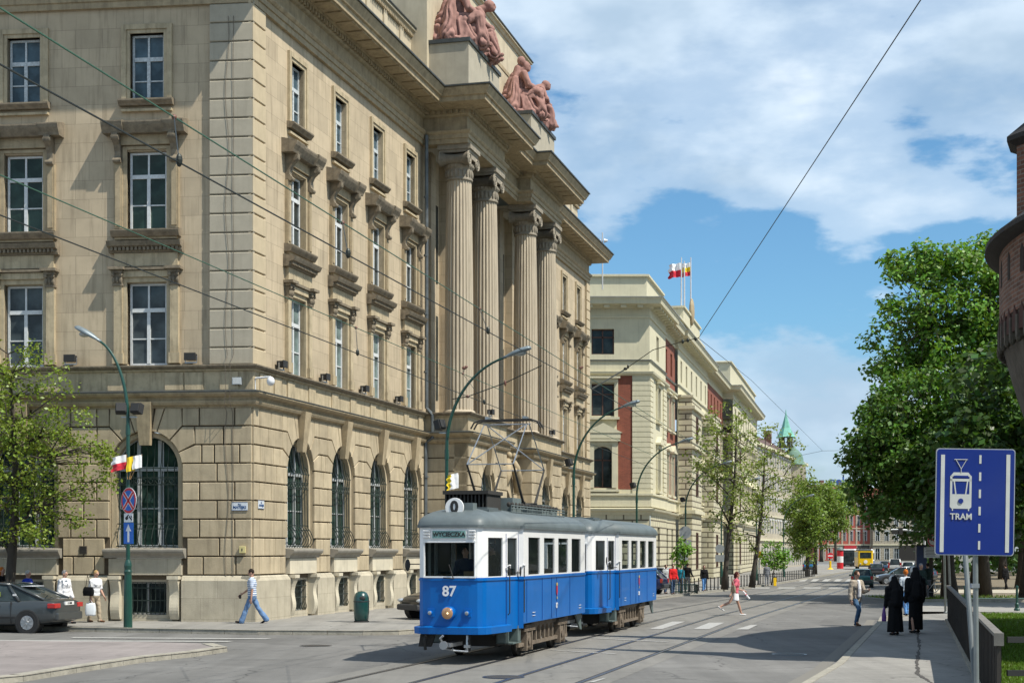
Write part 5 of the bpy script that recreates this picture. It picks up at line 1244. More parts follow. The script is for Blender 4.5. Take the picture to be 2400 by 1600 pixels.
car('steel blue hatchback behind the heads of the nuns', 'car', put(G(2144,1361), R(150)), 'hatch', P_blue, GC)
car('white van seen from behind, past the dark grey hatchback', 'van', put(G(2098,1342), AL), 'van', P_white, GC)
car('silver blue estate left of the white van', 'car', put(G(2076,1340), AL), 'estate', P_blue, GC)
car('white estate right of the white van', 'car', put(G(2128,1344), AL), 'estate', P_white, GC)
car('pale grey hatchback behind the signpost end of the car queue', 'car', put(G(2152,1346), R(170)), 'hatch', P_silver, GC)
car('black hatchback between the green hatchback and the yellow tram', 'car', put(G(2056,1350), AL), 'hatch', P_black, GC)
car('blue car parked beyond the row of trees on the left pavement', 'car', put(G(1898,1338,.1), AL), 'hatch', paint('bright_blue',(.02,.16,.40)))
# box bodied vehicles far down the street
def box_vehicle(name, label, cat, fr, L_, W_, H_, z0, lower, upper, roofm, win=(1.2,2.3), nw=4, front=(1.3,2.4), split=1.15, group=None, lamp=(.25,.95)):
    root = empty(name, fr); tag(root, label, cat, group); h = W_/2     # nose at y=0 looking along -y
    b = MB(); pts = [(-h+.15,0),(h-.15,0),(h,.35),(h,L_-.3),(h-.15,L_),(-h+.15,L_),(-h,L_-.3),(-h,.35)]; b.prism(pts,'z',z0,split); b.build('body', lower, root)
    b = MB(); b.prism(pts,'z',split,H_); b.build('upper_body', upper, root)
    b = MB(); b.prism([(x*1.01,y-.03 if y < 1 else y+.03) for x,y in pts],'z',H_,H_+.06); b.prism([(x*.8,.5+y*(L_-1)/L_) for x,y in pts],'z',H_+.06,H_+.24); b.build('roof', roofm, root)
    g = MB(); g.box(-h+.28,h-.28,-.012,.02,*front); g.build('windscreen', M_cgl, root)
    step = (L_-1.2)/nw
    g = MB()
    for s in (-1,1):
        for i in range(nw): g.box(*sorted((s*(h-.02),s*(h+.012))),.7+i*step+.1,.7+(i+1)*step-.1,*win)
    g.build('side_windows', M_cgl, root)
    g = MB(); 
    for x in (-h+.35,h-.35): g.ell((x,-.03,lamp[1]), .11,.05,.11, 10, 6)
    g.build('headlight', M_lampg, root, smooth=True)
    for y in (L_*.22,L_*.74):
        for s in (-1,1):
            w = MB(); w.lathe((s*(h-.14),y,.46), [(.001,-.12*s),(.46,-.12*s),(.46,.11*s),(.2,.12*s),(.001,.1*s)], 20, ax='x'); w.build('wheel', M_tyre, root)
    g = MB(); g.box(-h+.1,h-.1,-.06,.1,z0,z0+.22); g.build('bumper', M_blk, root)
    return root
P_yel = mat('yellow_tram_paint', (.80,.50,.0), .35, var=.06, coat=.3)
nose = RZ(AL-math.pi/2)
q = G(2036,1331); q = TP(196,0)
yt = box_vehicle('yellow_tram', 'yellow vintage tram coming up the street far behind the green hatchback', 'tram', put(Vector((q.x+.5,q.y,zg(q.y))), AL-math.pi/2+R(6)), 9, 2.15, 2.85, .55, P_yel, P_yel, M_troof, win=(1.85,2.65), front=(1.75,2.6), split=1.6)
m = MB(); m.lathe((0,-.04,1.25), [(.001,-.03),(.26,-.02),(.26,.02)], 20, ax='y'); m.build('headlight', M_tw, yt)
m = MB(); m.box(-.6,.6,3,5,3.1,3.35); m.tube([(0,4,3.3),(-.1,3.2,4.3),(0,4,5.4)],.03,5); m.tube([(-.7,4,5.4),(.7,4,5.4)],.03,5); m.build('pantograph', M_under, yt)
MPK = mat('bus_blue', (.02,.10,.30), .35, coat=.3)
M_dgb = mat('bus_dark', (.03,.05,.06), .3, coat=.3)
def busat(px, dy, dx, label, lo, up): return box_vehicle('city_bus', label, 'bus', put(Vector(((px-1200)/3600*dy, dy, zg(dy)+.0)), AL-math.pi/2-R(8)), 11, 2.5, 2.9, .35, lo, up, M_tw, win=(1.2,2.4), front=(1.0,2.5), split=.95, group='buses beyond the yellow tram')
busat(1988, 262, 0, 'dark city bus left of the pair beyond the yellow tram', M_dgb, M_dgb)
busat(2008, 275, 0, 'white and blue city bus between the dark bus and the yellow tram', MPK, M_tw)
# ---------------- the other buildings ----------------
M_crm = mat('cream_render', (.56,.52,.37), .85, var=.08, vs=1, streak=.25, uvm=True); M_crb = mat('cream_rustication', (.52,.48,.34), .85, var=.08, vs=1.5, streak=.25, brick=(1.3,.50,.06,(.13,.11,.075),.03,.1), uvm=True, bump=.3)
M_brk = mat('red_brick', (.21,.055,.032), .85, var=.15, vs=2, brick=(.26,.08,.010,(.24,.10,.06),.15), uvm=True, bump=.2)
M_brown = mat('brown_window_frame', (.09,.04,.025), .6); M_cgrey = mat('grey_roof_sheet', (.24,.25,.24), .55, var=.15)
F2 = frame(10.3, 115, .2247, .9744, -.47); F2L = frame(10.3, 115, 1, 0, -.47)
gov = empty('office_building', F2); tag(gov, 'cream and red brick office building with flags on its roof, beyond the stone building', 'building')
def simple_window(par, fr, x, y, z0, z1, hw, mf=M_brown, mp=M_pane, arch=False, name='window', sur=None):
    m = MB(); t = .09
    m.box(x-hw,x-hw+t,y,y+.06,z0,z1); m.box(x+hw-t,x+hw,y,y+.06,z0,z1); m.box(x-hw,x+hw,y,y+.06,z1-t,z1); m.box(x-hw,x+hw,y,y+.06,z0,z0+t); m.box(x-t/2,x+t/2,y,y+.06,z0,z1); m.box(x-hw,x+hw,y,y+.06,z0+(z1-z0)*.66,z0+(z1-z0)*.66+t)
    o = m.build(name, mf, par, fr); MB().box(x-hw,x+hw,y+.05,y+.06,z0,z1).build('pane', mp, o, fr)
    if sur:
        s = MB(); w = hw+.28
        s.box(x-w,x-hw,-.10+y-.35,y-.2,z0-.1,z1+.1); s.box(x+hw,x+w,-.10+y-.35,y-.2,z0-.1,z1+.1)
        s.box(x-w,x+w,y-.5,y-.2,z1+.1,z1+.38); s.box(x-w-.15,x+w+.15,y-.7,y-.2,z1+.38,z1+.52)
        s.prism([(x-w-.1,z1+.52),(x+w+.1,z1+.52),(x,z1+1.05)],'y',y-.66,y-.2) if sur == 2 else None
        s.box(x-w-.1,x+w+.1,y-.6,y-.2,z0-.28,z0-.1); s.build('surround', M_crm, o, fr)
    return o
ZF = [(1.0,4.6),(7.5,10.6),(12.9,15.3),(17.5,19.4)]
def face2(fr, x0, x1, y, xs, mt, hw=.62, rust=False, top=True, zt=21.0, floors=(0,1,2,3), inset=.35):
    hs = [(x-hw,x+hw,*ZF[f]) for x in xs for f in floors if ZF[f][1] < zt]
    m = MB(); m.holes(x0,x1,5.9,zt,y,[h for h in hs if h[2] > 5],inset); m.build('wall', mt, gov, fr)
    m = MB(); m.holes(x0,x1,-.4,5.9,y-.08,[h for h in hs if h[2] < 5],inset+.08); m.build('ground_floor_wall', M_crb, gov, fr)
    for x in xs:
        for f in floors:
            if ZF[f][1] < zt: simple_window(gov, fr, x, y+inset-.05, *ZF[f], hw, sur=(0,2,1,0)[f])
def band(path, prof, name, mt, fr=None): MB().sweep(path, prof).build(name, mt, gov, fr or F2)
# plan path in F2 coordinates (the end wall faces the camera)
rr = lambda x: (x*.2247, -x*.9744)  # a point x metres to the right along the end wall, seen in F2
E0 = (-14*.2247, 14*.9744)
PB = [E0,(0,0),(9.4,0),(9.4,.25),(17.7,.25),(17.7,0),(43,0),(43,.25),(63,.25),(63,-.9),(103,-.9),(103,10)]
face2(F2L, -14, 0, 0, [-3.5,-8.2], M_crm, hw=.85)
m = MB()
for z in [6.3+.385*k for k in range(25)]:
    if z < 15.8: m.box(-1.3,.06,-.09,.2,z+.03,z+.355); 
m.box(-1.28,.04,-.07,.2,6,16); m.build('corner_pier', M_crm, gov, F2L)
m = MB(); m.box(-2.45,-1.3,-.01,.1,7.4,15.9); m.box(-6.8,-4.9,-.01,.1,7.4,15.9); m.build('brick_panel', M_brk, gov, F2L)
m = MB()
for x in (-2.65,-4.35): m.box(x-.18,x+.18,-.25,.1,7.5,11.0); m.box(x-.26,x+.26,-.3,.1,10.9,11.2)
m.box(-4.8,-2.2,-.4,.1,11.2,11.6); m.prism([(-4.95,11.6),(-2.05,11.6),(-3.5,12.35)],'y',-.45,.1); m.build('pediment', M_crm, gov, F2L)
face2(F2, 0, 9.4, 0, [4.6], M_crm, hw=.75)
m = MB()
for z in [6.3+.385*k for k in range(25)]:
    for a,b in ((-.05,1.7),(7.6,9.45)): m.box(a,b,-.09,.1,z+.03,z+.355)
m.build('corner_pier', M_crm, gov, F2)
face2(F2, 9.4, 17.7, .25, [11.8,15.2], M_brk, hw=.6)
face2(F2, 17.7, 43, 0, [20.3,24.3,28.4,32.6,36.8,41], M_crm, hw=.6)
face2(F2, 43, 63, .25, [46,49.6,53.2,56.8,60.4], M_brk, hw=.6)
face2(F2, 63, 103, -.9, [67+4*i for i in range(9)], M_crm, hw=.6)
for a,b in ((18,25.6),(37,44),(66,73)):
    m = MB(); m.box(a,b,-1.2,-.02,-.4,16.0); m.build('avant_corps', M_crb, gov, F2)
    m = MB(); m.box(a-.2,b+.2,-1.45,0,15.0,15.3); m.box(a-.1,b+.1,-1.3,0,16.0,16.2); m.box(a-.2,b+.2,-1.5,0,6.0,6.3); m.box(a-.2,b+.2,-1.5,0,11.6,11.8); m.build('avant_corps_cornice', M_crm, gov, F2)
    simple_window(gov, F2, (a+b)/2, -1.26, 7.6, 10.6, .8); simple_window(gov, F2, (a+b)/2, -1.26, 12.3, 14.6, .8); simple_window(gov, F2, (a+b)/2, -1.26, 1.2, 4.4, .8)
band(PB, [(-.3,5.5),(.12,5.5),(.18,5.7),(.40,5.8),(.45,5.95),(-.3,6.1)], 'string_course', M_crm)
band(PB, [(-.3,6.1),(.15,6.1),(.15,6.9),(.28,6.95),(.28,7.1),(-.3,7.12)], 'balustrade_band', M_crm)
band(PB, [(-.3,15.9),(.12,15.9),(.30,16.05),(.34,16.2),(-.3,16.3)], 'upper_string', M_crm); band(PB, [(-.3,17.0),(.08,17.0),(.14,17.1),(-.3,17.15)], 'sill_string', M_cgrey)
band(PB, [(-.3,20.2),(.08,20.2),(.1,20.35),(.02,20.4),(.02,20.9),(.2,21.0),(.28,21.1),(.95,21.15),(1.0,21.4),(1.1,21.6),(-.3,21.75)], 'cornice', M_crm)
band(PB, [(1.02,21.605),(1.14,21.605),(1.14,21.66),(-.3,21.8)], 'gutter', M_cgrey)
m = MB(); along(PB, 1.25, dent(m, .42, .1, .75, 20.92, 21.14)); m.build('modillions', M_crm, gov, F2)
band(PB[:4]+[(9.4,9)], [(-.3,21.7),(-.25,21.7),(-.25,23.3),(-.05,23.35),(-.05,23.5),(-.3,23.55)], 'parapet', M_crm)
for a,b,z in ((20,41,23.2),(23.5,37.5,24.6)):
    m = MB(); m.box(a,b,.2,1.5,21.6,z); m.box(a-.15,b+.15,.05,1.6,z,z+.18); m.build('roof_attic', M_crm, gov, F2)
m = MB(); m.ell((29.5,.1,25.1), .9,.25,1.3, 12, 8); m.build('cartouche', M_trim, gov, F2, smooth=True)
band([(63,8),(63,-.6),(103,-.6),(103,8)], [(-.3,21.7),(0,21.7),(0,24.3),(.2,24.35),(.2,24.5),(-.3,24.6)], 'parapet', M_crm)
MB().box(.5,102,.8,14,21.2,22.3).build('roof', M_cgrey, gov, F2)
MB().prism([(9.5,22.3),(62,22.3),(60,24),(12,24)],'y',5,13).build('roof', mat('brown_tiles',(.16,.07,.05),.85,var=.2,vs=2), gov, F2)
m = MB(); m.tube([(9.6,.5,0),(9.6,.5,20.9)], .06, 6); m.tube([(17.6,.5,0),(17.6,.5,20.9)], .08, 6); m.tube([(43.1,.5,0),(43.1,.5,20.9)], .08, 6); m.tube([(62.9,.5,0),(62.9,.5,20.9)], .08, 6); m.build('downpipe', M_tgrey, gov, F2)
for cx in (-3.5,-8.2):
    for s_ in (-1,1):
        m = MB(); m.prism([(cx+s_*.95,9.75),(cx+s_*.95,10.75),(cx,10.75)]+[(cx+s_*.85*math.sin(t*math.pi/16),9.75+.85*math.cos(t*math.pi/16)) for t in range(9)],'y',-.02,.3); m.build('arch_spandrel', M_crm, gov, F2L)
    m = MB(); ring = arc(cx,9.75,1.12,0,math.pi,16)+arc(cx,9.75,.86,math.pi,0,16); m.prism(ring,'y',-.12,-.01); m.build('archivolt', M_crm, gov, F2L)
# flags and flagpoles on the office roof
M_pole = mat('pole_white', (.55,.56,.58), .4); M_fw = mat('flag_white', (.78,.78,.78), .8); M_fr = mat('flag_red', (.55,.02,.04), .8); M_fy = mat('flag_yellow', (.75,.55,.02), .8); M_fb = mat('flag_blue', (.03,.14,.45), .8)
def flag(par, fr, w, h, bands, wav=.12, droop=.0, name='flag_cloth', vertical=False):
    "cloth hanging from the pole at x=0, waving along +x; bands listed from the top"
    nx, nz = 14, 6*len(bands); m = MB(); n = len(bands)
    vs = [(w*i/nx*(1-.08*math.sin(j)), wav*math.sin(i*.75+j*.15)*(i/nx)**.7*w, -h*j/nz-droop*(i/nx)**1.3*w) for j in range(nz+1) for i in range(nx+1)]
    for j in range(nz):
        for i in range(nx): 
            b = (i*n//nx) if vertical else j*n//nz
            m.add([], []); m.f.append((j*(nx+1)+i,j*(nx+1)+i+1,(j+1)*(nx+1)+i+1,(j+1)*(nx+1)+i)); m.m.append(b)
    m.v = vs; return m.build(name, bands, par, fr, smooth=True)
for k,(px,yt,Y,bands,lab) in enumerate(((1597,603,139,[M_fw,M_fr],'left flagpole on the cream office roof with the largest red and white flag'),(1604,612,143,[M_fw,M_fy],'middle flagpole on the cream office roof'),(1619,603,146,[M_fw,M_fy,M_fr],'right flagpole on the cream office roof with a white, yellow and red flag'))):
    p = P3(px, yt, Y); b = 23.0; o = empty('flagpole', (p.x,p.y,b)); tag(o, lab, 'flagpole', 'flagpoles on the office roof')
    MB().tube([(0,0,0),(0,0,p.z-b)], [.09,.05], 8).build('pole', M_pole, o); 
    if k != 1: flag(o, TR(p.x,p.y,p.z-.5) @ RZ(R(172)), 1.15 if k == 0 else .95, 1.25, bands, .3, .15)
# radio mast on the stone building's far roof
o = empty('antenna_mast', P3(1412, 640, 104)); o.location.z = 20; tag(o, 'thin antenna mast with small loudspeakers beside the far cornice of the stone building', 'antenna')
p = P3(1412,545,104); m = MB(); m.tube([(0,0,0),(0,0,p.z-20)], .045, 6); m.build('mast', M_pole, o); m = MB(); m.lathe((-.25,0,p.z-20-.6), [(.06,-.1),(.16,.15)], 10, ax='x'); m.lathe((.2,0,p.z-20-.55), [(.16,-.1),(.06,.15)], 10, ax='x'); m.build('loudspeaker', M_pole, o)
# long terrace with the copper turret
T3a = Vector((33.2,216)); T3b = Vector((53.5,280)); d3 = (T3b-T3a); L3 = d3.length; F3 = frame(T3a.x, T3a.y, d3.x, d3.y, -.55)
M_t3 = mat('grey_cream_render', (.40,.355,.27), .9, var=.12, vs=.5, streak=.5, uvm=True); M_tl = mat('red_roof_tiles', (.19,.055,.035), .85, var=.25, vs=1.5)
def terrace(name, label, fr, L_, h, mt, floors, pitch, roof, roofh=3.6, ww=.55, hb=1.9, depth=12, shop=None, group=None, mf=M_wf, bandm=None, x0=0):
    o = empty(name, fr); tag(o, label, 'building', group); xs = [pitch*(.5+i) for i in range(int(L_/pitch))]; z1 = 4.6; fh = (h-z1)/floors
    hs = [(x-ww,x+ww,z1+f*fh+.9,z1+f*fh+.9+min(hb,fh-1.2)) for x in xs for f in range(floors)]
    m = MB(); m.holes(0,L_,-1.5,h,0,hs+[(x-ww*1.2,x+ww*1.2,.3,3.4) for x in xs],.25); m.add([(0,0,-1.5),(0,depth,-1.5),(0,depth,h),(0,0,h)],[(0,1,2,3)]); m.add([(L_,0,-1.5),(L_,depth,-1.5),(L_,depth,h),(L_,0,h)],[(0,3,2,1)]); m.build('wall', mt, o)
    m = MB(); m.box(-.3,L_+.3,-.5,.0,h-.1,h+.3); m.box(-.1,L_+.1,-.25,0,4.3,4.6); m.box(-.1,L_+.1,-.15,0,z1+fh,z1+fh+.2); m.build('cornice', bandm or M_crm, o)
    m = MB(); m.prism([(-.3,h+.3),(depth/2,h+roofh),(depth+.3,h+.3)],'x',-.2,L_+.2); rf = m.build('roof', roof, o)
    for i in range(3): MB().box(L_*(.18+.3*i),L_*(.18+.3*i)+1.0,depth*.35,depth*.35+1.2,h+1.5,h+roofh+1.2).build('chimney', mat('chimney_brick',(.16,.08,.06),.9), rf)
    for x in xs:
        for f in range(-1,floors):
            z = z1+f*fh+.9 if f >= 0 else .3; zz = z+min(hb,fh-1.2) if f >= 0 else 3.4; w = ww if f >= 0 else ww*1.2
            mm = MB(); mm.box(x-w,x-w+.07,.16,.2,z,zz); mm.box(x+w-.07,x+w,.16,.2,z,zz); mm.box(x-.05,x+.05,.16,.2,z,zz); mm.box(x-w,x+w,.16,.2,z+(zz-z)*.62,z+(zz-z)*.62+.08); mm.box(x-w-.18,x+w+.18,-.14,.0,zz+.12,zz+.34) if f >= 0 else None; mm.box(x-w-.12,x-w,-.07,0,z,zz); mm.box(x+w,x+w+.12,-.07,0,z,zz)
            wo = mm.build('window', mf, o); MB().box(x-w,x+w,.2,.21,z,zz).build('pane', M_pane, wo)
    return o
terrace('terrace_building', 'long grey cream terrace with a dark tiled roof behind the roadside trees', F3, L3, 18.3, M_t3, 4, 2.9, mat('dark_roof_tiles',(.10,.06,.05),.85,var=.3,vs=1), 4.2)
# copper turret
M_cop = mat('copper_patina', (.16,.42,.33), .7, var=.25, vs=1.5, streak=.4); M_cop2 = mat('dull_copper', (.11,.20,.15), .75, var=.25, vs=1.5)
tp = P3(1842,1075,262); o = empty('copper_turret', (tp.x,tp.y,17.5)); tag(o, 'green copper spire on an open lantern above the terrace roofs', 'turret')
MB().lathe((0,0,4.1), [(1.75,0),(1.5,.15),(.75,1.6),(.12,3.9),(.05,4.6),(.0,4.8)], 6).build('spire', M_cop, o)
m = MB()
for k in range(6): a = math.pi*k/3; m.tube([(1.0*math.cos(a),1.0*math.sin(a),2.6),(1.0*math.cos(a),1.0*math.sin(a),4.1)], .16, 6)
m.lathe((0,0,2.3), [(1.25,0),(1.25,.3)], 6); m.build('lantern', mat('lantern_wood',(.05,.055,.05),.8), o)
m = MB(); m.lathe((1.3,1.0,-.6), [(2.5,0),(2.3,.2),(1.9,.5),(1.85,1.1),(1.6,1.9),(.9,2.6),(.4,3.0),(.3,3.3)], 16); m.build('dome', M_cop2, o, smooth=True)
MB().box(-2.5,3.2,-1,3,-5.5,-.55).build('turret_base', M_t3, o)
# end of the street
F4 = frame((1905-1200)/3600*430, 430, 1, 0, -.6); F5 = frame((2046-1200)/3600*428, 428, 1, 0, -.6)
M_t4 = mat('red_render', (.36,.09,.065), .9, var=.1, vs=.5, uvm=True); M_t5 = mat('beige_ashlar', (.36,.32,.25), .9, var=.1, vs=.5, brick=(1.6,.5,.05,(.14,.12,.09),.08), uvm=True)
b4 = terrace('red_building', 'red building with pale pilasters closing the far end of the street', F4, 16.7, 17.5, M_t4, 3, 1.95, M_tl, 4, ww=.42, hb=2.6)
for i in range(9): MB().box(i*2.0+.0,i*2.0+.45,-.12,0,4.6,17.4).build('pilaster', mat('pale_pilaster',(.42,.35,.27),.9), b4)
m = MB(); [m.box(1.0+1.95*i,1.95+1.95*i-.6,-.08,.0,-.5,4.3) for i in range(8)]; m.box(0,16.7,-.1,0,3.6,4.4); m.build('shopfront', M_t3, b4)
m = MB(); m.box(8.6,12,-1.0,.0,3.3,4.2); m.build('awning', mat('awning_red',(.45,.02,.03),.7), b4)
m = MB(); m.box(12.6,15.8,-.2,.0,3.2,4.2); m.build('shop_sign', mat('shop_dark',(.03,.03,.03),.6), b4)
b5 = terrace('beige_building', 'beige rusticated building with a wide dark archway at the far end of the street', F5, 24, 16.5, M_t5, 3, 2.6, M_tl, 4, ww=.5, hb=2.6)
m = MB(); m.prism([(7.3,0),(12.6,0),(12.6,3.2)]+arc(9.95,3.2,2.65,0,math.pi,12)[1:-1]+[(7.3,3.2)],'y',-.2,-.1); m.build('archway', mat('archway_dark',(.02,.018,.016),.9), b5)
# rooftop sign letters above the trees at the end of the street
sg = empty('rooftop_sign', (P3(1968,1128,424))); tag(sg, 'small blue letters of a rooftop sign above the far buildings', 'sign')
text('nelc', 3.6, mat('sign_blue',(.02,.08,.30),.5), sg, wm(sg), 'sign_lettering', ext=.1, off=.05); m = MB(); m.box(-3.6,3.6,.25,.4,-8,-1.9); m.build('sign_frame', M_tgrey, sg)
# ---------------- round brick tower ----------------
TC = Vector((26.1*.87,41.1*.87,0)); SK = .87; tw = empty('brick_tower', Matrix.Translation((TC.x,TC.y,EYE*(1-SK))) @ Matrix.Scale(SK,4)); tag(tw, 'round medieval brick tower with overhanging eaves at the right edge of the photo', 'tower')
M_tb = mat('tower_brick', (.17,.078,.05), .9, var=.25, vs=1.5, bump=.6, bs=10, brick=(.40,.125,.018,(.20,.16,.13),.30), uvm=True, streak=.4)
M_ts = mat('tower_stone', (.095,.08,.062), .95, var=.4, vs=2.5, bump=1.0, bs=5, dirt=.4, dirtc=(.08,.06,.05))
def cyl_uv(o, r):
    me = o.data; uv = me.uv_layers[0].data
    for p in me.polygons:
        a0 = None
        for li in p.loop_indices:
            c = me.vertices[me.loops[li].vertex_index].co; a = math.atan2(c.y,c.x)
            if a0 is None: a0 = a
            while a-a0 > math.pi: a -= 2*math.pi
            while a-a0 < -math.pi: a += 2*math.pi
            uv[li].uv = (a*r, c.z)
m = MB(); m.lathe((0,0,0), [(12.45,8.9),(12.45,9.9),(12.45,11.0)], 180); o = m.build('upper_wall', M_tb, tw); cyl_uv(o, 12.45)
m = MB(); m.lathe((0,0,0), [(11.6,-1),(11.6,5.6),(11.75,6.2),(12.1,7.3),(12.35,8.3),(12.42,8.95)], 180); o = m.build('lower_wall', M_ts, tw); cyl_uv(o, 12)
m = MB(); m.lathe((0,0,0), [(12.3,10.84),(12.55,10.88),(12.7,10.92),(12.86,10.98),(12.85,11.12),(12.6,11.3),(10.2,13.2),(9.2,12.0)], 120); m.build('roof', mat('tower_roof_tiles',(.022,.019,.018),.8,var=.3,vs=3,bump=.5), tw)
nm = MB(); am = MB()
for k in range(120):
    a = 2*math.pi*k/120
    M = RZ(a) @ TR(12.45,0,0)
    if k % 2 == 0: 
        t = MB(); t.prism([(-.14,9.85),(.14,9.85),(.14,10.45),(0,10.62),(-.14,10.45)],'x',-.3,.012); nm.add([M @ Vector(v) for v in t.v], t.f)
    t = MB(); t.prism([(-.22,8.35),(.22,8.35),(.22,8.75),(0,9.05),(-.22,8.75)],'x',-.3,.02); am.add([M @ Vector(v) for v in t.v], t.f)
nm.build('loophole', mat('loophole_dark',(.03,.022,.018),.95), tw); am.build('machicolation', mat('niche_dark',(.07,.03,.022),.95), tw)
m = MB()
for k in range(120):
    a = 2*math.pi*(k+.5)/120; M = RZ(a) @ TR(12.45,0,0); t = MB(); t.box(-.6,.06,-.09,.09,8.15,8.75); t.ell((-.02,0,8.15),.10,.10,.14,8,6); m.add([M @ Vector(v) for v in t.v], t.f)
m.build('corbel', M_ts, tw)
tt = TR(15.15-26.1, 42.0-41.1, 0); o2 = MB(); o2.lathe((0,0,0), [(1.35,11.0),(1.35,13.55)], 8); tu = o2.build('turret', M_tb, tw); tu.matrix_basis = tt
cyl_uv(tu, 1.35); m = MB(); m.lathe((0,0,0), [(1.3,13.4),(1.62,13.55),(1.62,13.68),(1.05,14.15),(.72,16),(.4,19.5),(.04,23.5)], 8); q = m.build('turret_roof', MC['tower_roof_tiles'], tu)
copy_tree(tu, wm(tw) @ TR(15.2-26.1, 35.0-41.1, 0), tw)
# ---------------- trees ----------------
def leafmat(name, c, trans=.35):
    m = bpy.data.materials.new(name); m.use_nodes = True; nt = m.node_tree; nt.nodes.clear(); N = nt.nodes.new; L = nt.links.new
    out = N('ShaderNodeOutputMaterial'); d = N('ShaderNodeBsdfPrincipled'); t = N('ShaderNodeBsdfTranslucent'); mx = N('ShaderNodeMixShader'); mx.inputs[0].default_value = trans
    d.inputs['Roughness'].default_value = .42; d.inputs['Specular IOR Level'].default_value = .35
    g = N('ShaderNodeNewGeometry'); hs = N('ShaderNodeHueSaturation'); hs.inputs['Color'].default_value = (*c,1)
    r1 = N('ShaderNodeMapRange'); r1.inputs[3].default_value = .55; r1.inputs[4].default_value = 1.45; L(g.outputs['Random Per Island'], r1.inputs[0]); L(r1.outputs[0], hs.inputs['Value'])
    r2 = N('ShaderNodeMapRange'); r2.inputs[3].default_value = .475; r2.inputs[4].default_value = .52; L(g.outputs['Random Per Island'], r2.inputs[0]); L(r2.outputs[0], hs.inputs['Hue'])
    L(hs.outputs[0], d.inputs['Base Color']); h2 = N('ShaderNodeMixRGB'); h2.blend_type = 'MULTIPLY'; h2.inputs[0].default_value = 1; h2.inputs[2].default_value = (1.2,1.25,.5,1); L(hs.outputs[0], h2.inputs[1]); L(h2.outputs[0], t.inputs[0])
    L(d.outputs[0], mx.inputs[1]); L(t.outputs[0], mx.inputs[2]); L(mx.outputs[0], out.inputs[0]); return m
LM_dense = leafmat('leaves_maple', (.135,.25,.04)); LM_young = leafmat('leaves_young', (.20,.265,.045), .4); LM_mid = leafmat('leaves_street', (.165,.235,.05), .4); LM_yel = leafmat('leaves_budding', (.20,.25,.06), .4); LM_shaded = leafmat('leaves_shaded_maple', (.08,.16,.028), .3); LM_dark = leafmat('leaves_park', (.05,.10,.022), .3)  # lower maple gets a darker leaf copy, with its shade put into the colour
M_bark = mat('bark', (.055,.045,.035), .95, var=.35, vs=8, bump=1.0, bs=12, stretch=(1,1,.25))
def leaves(name, C_, n, spread, size, m, parent, fr, seed, flat=.55):
    rng = np.random.default_rng(seed); C_ = np.asarray(C_, dtype=float); k = len(C_)
    idx = rng.integers(0, k, n); s = np.asarray(spread) if np.ndim(spread) else np.full(k, spread)
    r = rng.normal(size=(n,3)); r /= np.linalg.norm(r,axis=1)[:,None]; rad = rng.random(n)**.45
    p = C_[idx]+r*(rad*s[idx])[:,None]*np.array([1,1,.8])
    nr = rng.normal(size=(n,3))*flat+r*.6+np.array([0,0,.65]); nr /= np.linalg.norm(nr,axis=1)[:,None]
    a = rng.normal(size=(n,3)); u = np.cross(nr,a); u /= np.linalg.norm(u,axis=1)[:,None]; v = np.cross(nr,u)
    sz = size*rng.uniform(.6,1.25,n)[:,None]
    q = np.stack([p-u*sz*.5, p-v*sz*.36-nr*sz*.1+u*sz*.05, p+u*sz*.55-nr*sz*.08, p+v*sz*.36-nr*sz*.1+u*sz*.05],1).reshape(-1,3)
    me = bpy.data.meshes.new(name); me.vertices.add(4*n); me.vertices.foreach_set('co', q.ravel()); me.loops.add(4*n); me.loops.foreach_set('vertex_index', np.arange(4*n)); me.polygons.add(n)
    me.polygons.foreach_set('loop_start', np.arange(0,4*n,4)); me.polygons.foreach_set('loop_total', np.full(n,4)); me.update(); me.validate(); me.materials.append(m)
    o = bpy.data.objects.new(name, me); COL.objects.link(o); link(o, parent, fr); return o
